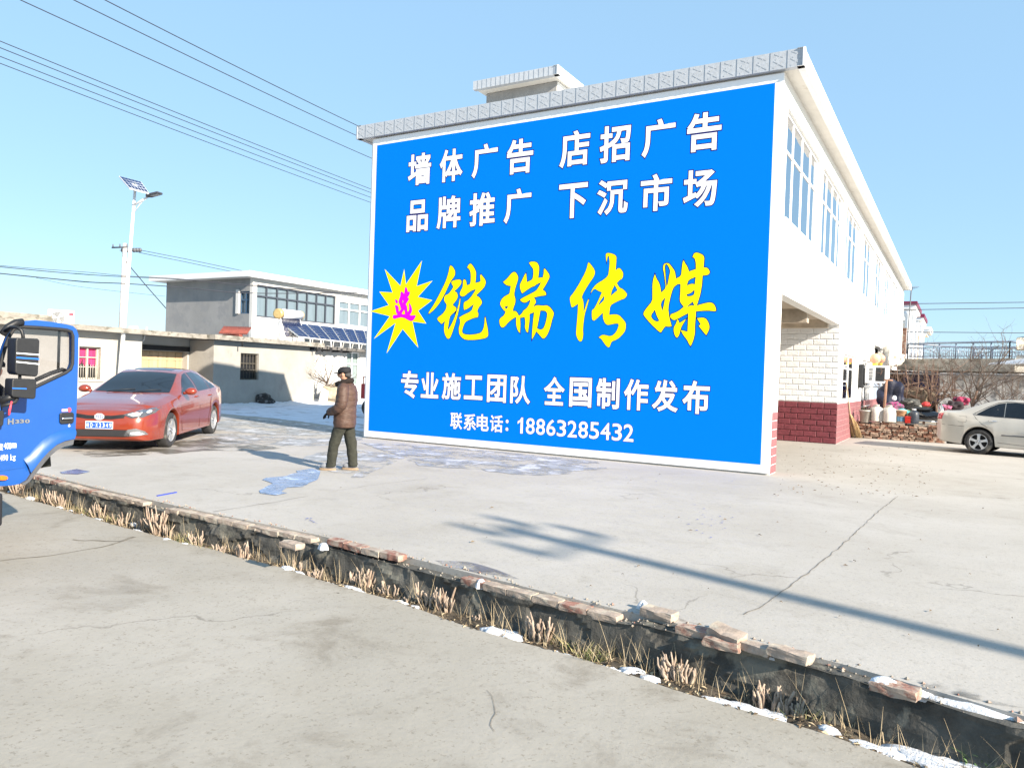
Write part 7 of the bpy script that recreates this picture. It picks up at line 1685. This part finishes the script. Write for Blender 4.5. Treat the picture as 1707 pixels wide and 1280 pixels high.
villa(1480, 1529, 502, 508, 590, 62, "far white villa with maroon eave tiles and columns, nearest behind the building end", m_mar, MT['white_wall'], 2, ((1512,), (1521,)))
villa(1500, 1541, 523, 529, 590, 78, "far white villa with maroon eave tiles, second in the row", m_mar, MT['white_wall'], 2, ((1527,), (1535,)))
villa(1515, 1552, 544.5, 549, 590, 96, "far ochre house with a pale eave at the end of the row", MT['white_trim'], m_yel, 1, ((1538,),))
p = pd(1505, 565, 51); b = MB(); q0, q1 = pd(1498, 584, 51), pd(1511, 549, 51); b.box((q0.x, p.y, 0), (q1.x, p.y+.5, q1.z)); b.box((q0.x-.03, p.y-.03, q1.z), (q1.x+.03, p.y+.53, q1.z+.08))
tag(b.build("brick_chimney", m_old), "red brick chimney between the white building end and the villas", "chimney")
b = MB(); q0, q1 = pd(1511, 590, 45), pd(1519.5, 478, 45); b.tube([q0, q1], .035, 6)
for k in range(5): c = q1+Vector((0, 0, -.05)); b.tube([c+_r*(-.35+k*.18)+Vector((0, 0, -.12*0)), c+_r*(-.35+k*.18)+_f*.5], .012, 4)
b.tube([q1-_r*.45, q1+_r*.45], .014, 5); b.box((q1.x-.06, q1.y-.06, q1.z-.2), (q1.x+.06, q1.y+.06, q1.z-.05))
tag(b.build("tv_antenna", m_iron), "television antenna on a thin mast at the far end of the white building", "antenna")
for i, (ya, yb, lab) in enumerate(((506.5, 504, "topmost power line at the far right, above the villa eaves"), (516.5, 513.5, "middle power line at the far right, below the topmost one"), (553.5, 555, "lowest power line at the far right, just above the terrace railing"))):
    wire([(1440, ya+.5), (1510, ya), (1610, (ya+yb)/2), (1707, yb), (1800, yb-1)], 58, .028, "power_line", lab, "power line")
# red three-wheeler half hidden behind the sign, shrub and boards by the white house
tp_ = gr(603, 694); t = thing("cargo_tricycle", "red cargo tricycle mostly hidden behind the left edge of the blue sign", "tricycle", (tp_.x, tp_.y, 0))
b = MB(); X_, Y_ = tp_.x-.15, tp_.y+.2
for (a, c, z0_, z1_) in ((0, .04, .62, 1.15),): b.box((X_-.1, Y_, z0_), (X_+1.9, Y_+.04, z1_)); b.box((X_-.1, Y_+1.1, z0_), (X_+1.9, Y_+1.14, z1_)); b.box((X_-.1, Y_+.04, z0_), (X_-.06, Y_+1.1, z1_)); b.box((X_-.06, Y_+.04, z0_), (X_+1.9, Y_+1.1, z0_+.04))
m_tri = mat("red_tricycle_paint", (.42, .02, .03), .4, var=.2, sc=6); b.build("cargo_box", m_tri, t)
b = MB(); 
for k in range(4): b.tube([Vector((X_-.08, Y_+.1+k*.3, 1.15)), Vector((X_-.08, Y_+.1+k*.3, 1.38))], .02, 5)
b.tube([Vector((X_-.08, Y_+.05, 1.38)), Vector((X_-.08, Y_+1.1, 1.38))], .022, 6); b.tube([Vector((X_-.08, Y_+.05, 1.38)), Vector((X_+1.8, Y_+.05, 1.38))], .022, 6); b.build("rack", m_tri, t)
for (x, y) in ((X_+.35, Y_-.05), (X_+.35, Y_+1.2)):
    b = MB(); b.lathe([(.1, -.06), (.29, -.07), (.31, 0), (.29, .07), (.1, .06)], Matrix.Translation((x, y, .31)) @ Matrix.Rotation(math.pi/2, 4, 'X'), 26); b.build("wheel", m_tyre, t)
b = MB(); b.tube([Vector((X_+1.9, Y_+.57, .6)), Vector((X_+2.5, Y_+.57, .6)), Vector((X_+2.8, Y_+.57, 1.1))], .04, 6); b.build("frame", MT['black'], t)
def shrub(px, py, dep_n, h, seed, lab):
    rq = random.Random(seed); u, _ = hw(px, py, dep_n); base = hp(u, dep_n, 0); t = thing("bare_tree", lab, "tree", tuple(base))
    b = MB(); tr = [base, base+Vector((0, .05, h*.2)), base+Vector((.05, .12, h*.42))]; b.tube(tr, [.07, .055, .045], 8); b.build("trunk", mat("grey_bark", (.12, .105, .095), .95, var=.3, sc=9), t)
    b = MB()
    for k in range(9): branch(b, tr[1].lerp(tr[2], rq.random()), Vector((rq.gauss(0, .6), rq.gauss(0, .8), rq.uniform(.4, 1.2))).normalized(), h*rq.uniform(.3, .55), .028, 3, rq, .05, .55)
    b.build("branches", m_twig, t)
shrub(541, 668, .15, 2.6, 5, "bare grey tree growing before the whitewashed house, left of the man")
heap_p = hp(hw(556, 664, .2)[0], .3, .35); b = MB(); b.blob(heap_p, (.5, .7, .55), 4, .5, 1.7, 44); tag(b.build("earth_heap", mat("tan_earth_heap", (.33, .28, .21), .95, var=.35, sc=5, bump=.03, bsc=8)), "tan heap of earth and sacks at the foot of the bare grey tree", "earth heap")
q = hp(hw(529, 670, .3)[0], .35, 0); b = MB(); b.prism([q, q+HD*.7, q+HD*.62+Vector((.1, 0, .55)), q+HD*.1+Vector((.1, 0, .75))], HN*.05); tag(b.build("leaning_board", MT['mortar']), "pale board leaning on the wall left of the bare grey tree", "board")
# snow banked along the foot of the houses
b = MB()
def fsn(u, v):
    uu = uR0-1+(u3b-uR0)*u; n = .05+v*.9; k = noise.noise(Vector((uu*1.3, 4, 0)))
    return hp(uu, n-(.55 if uu > u3a else 0)+k*.2, max(.004, (.10+.07*k+.05*noise.noise(Vector((uu*5, v*3, 2))))*(1-v)**1.2))
b.grid(fsn, 160, 6); tag(b.build("snow_bank", m_snow), "low bank of snow swept along the foot of the left houses", "snow", kind="stuff")
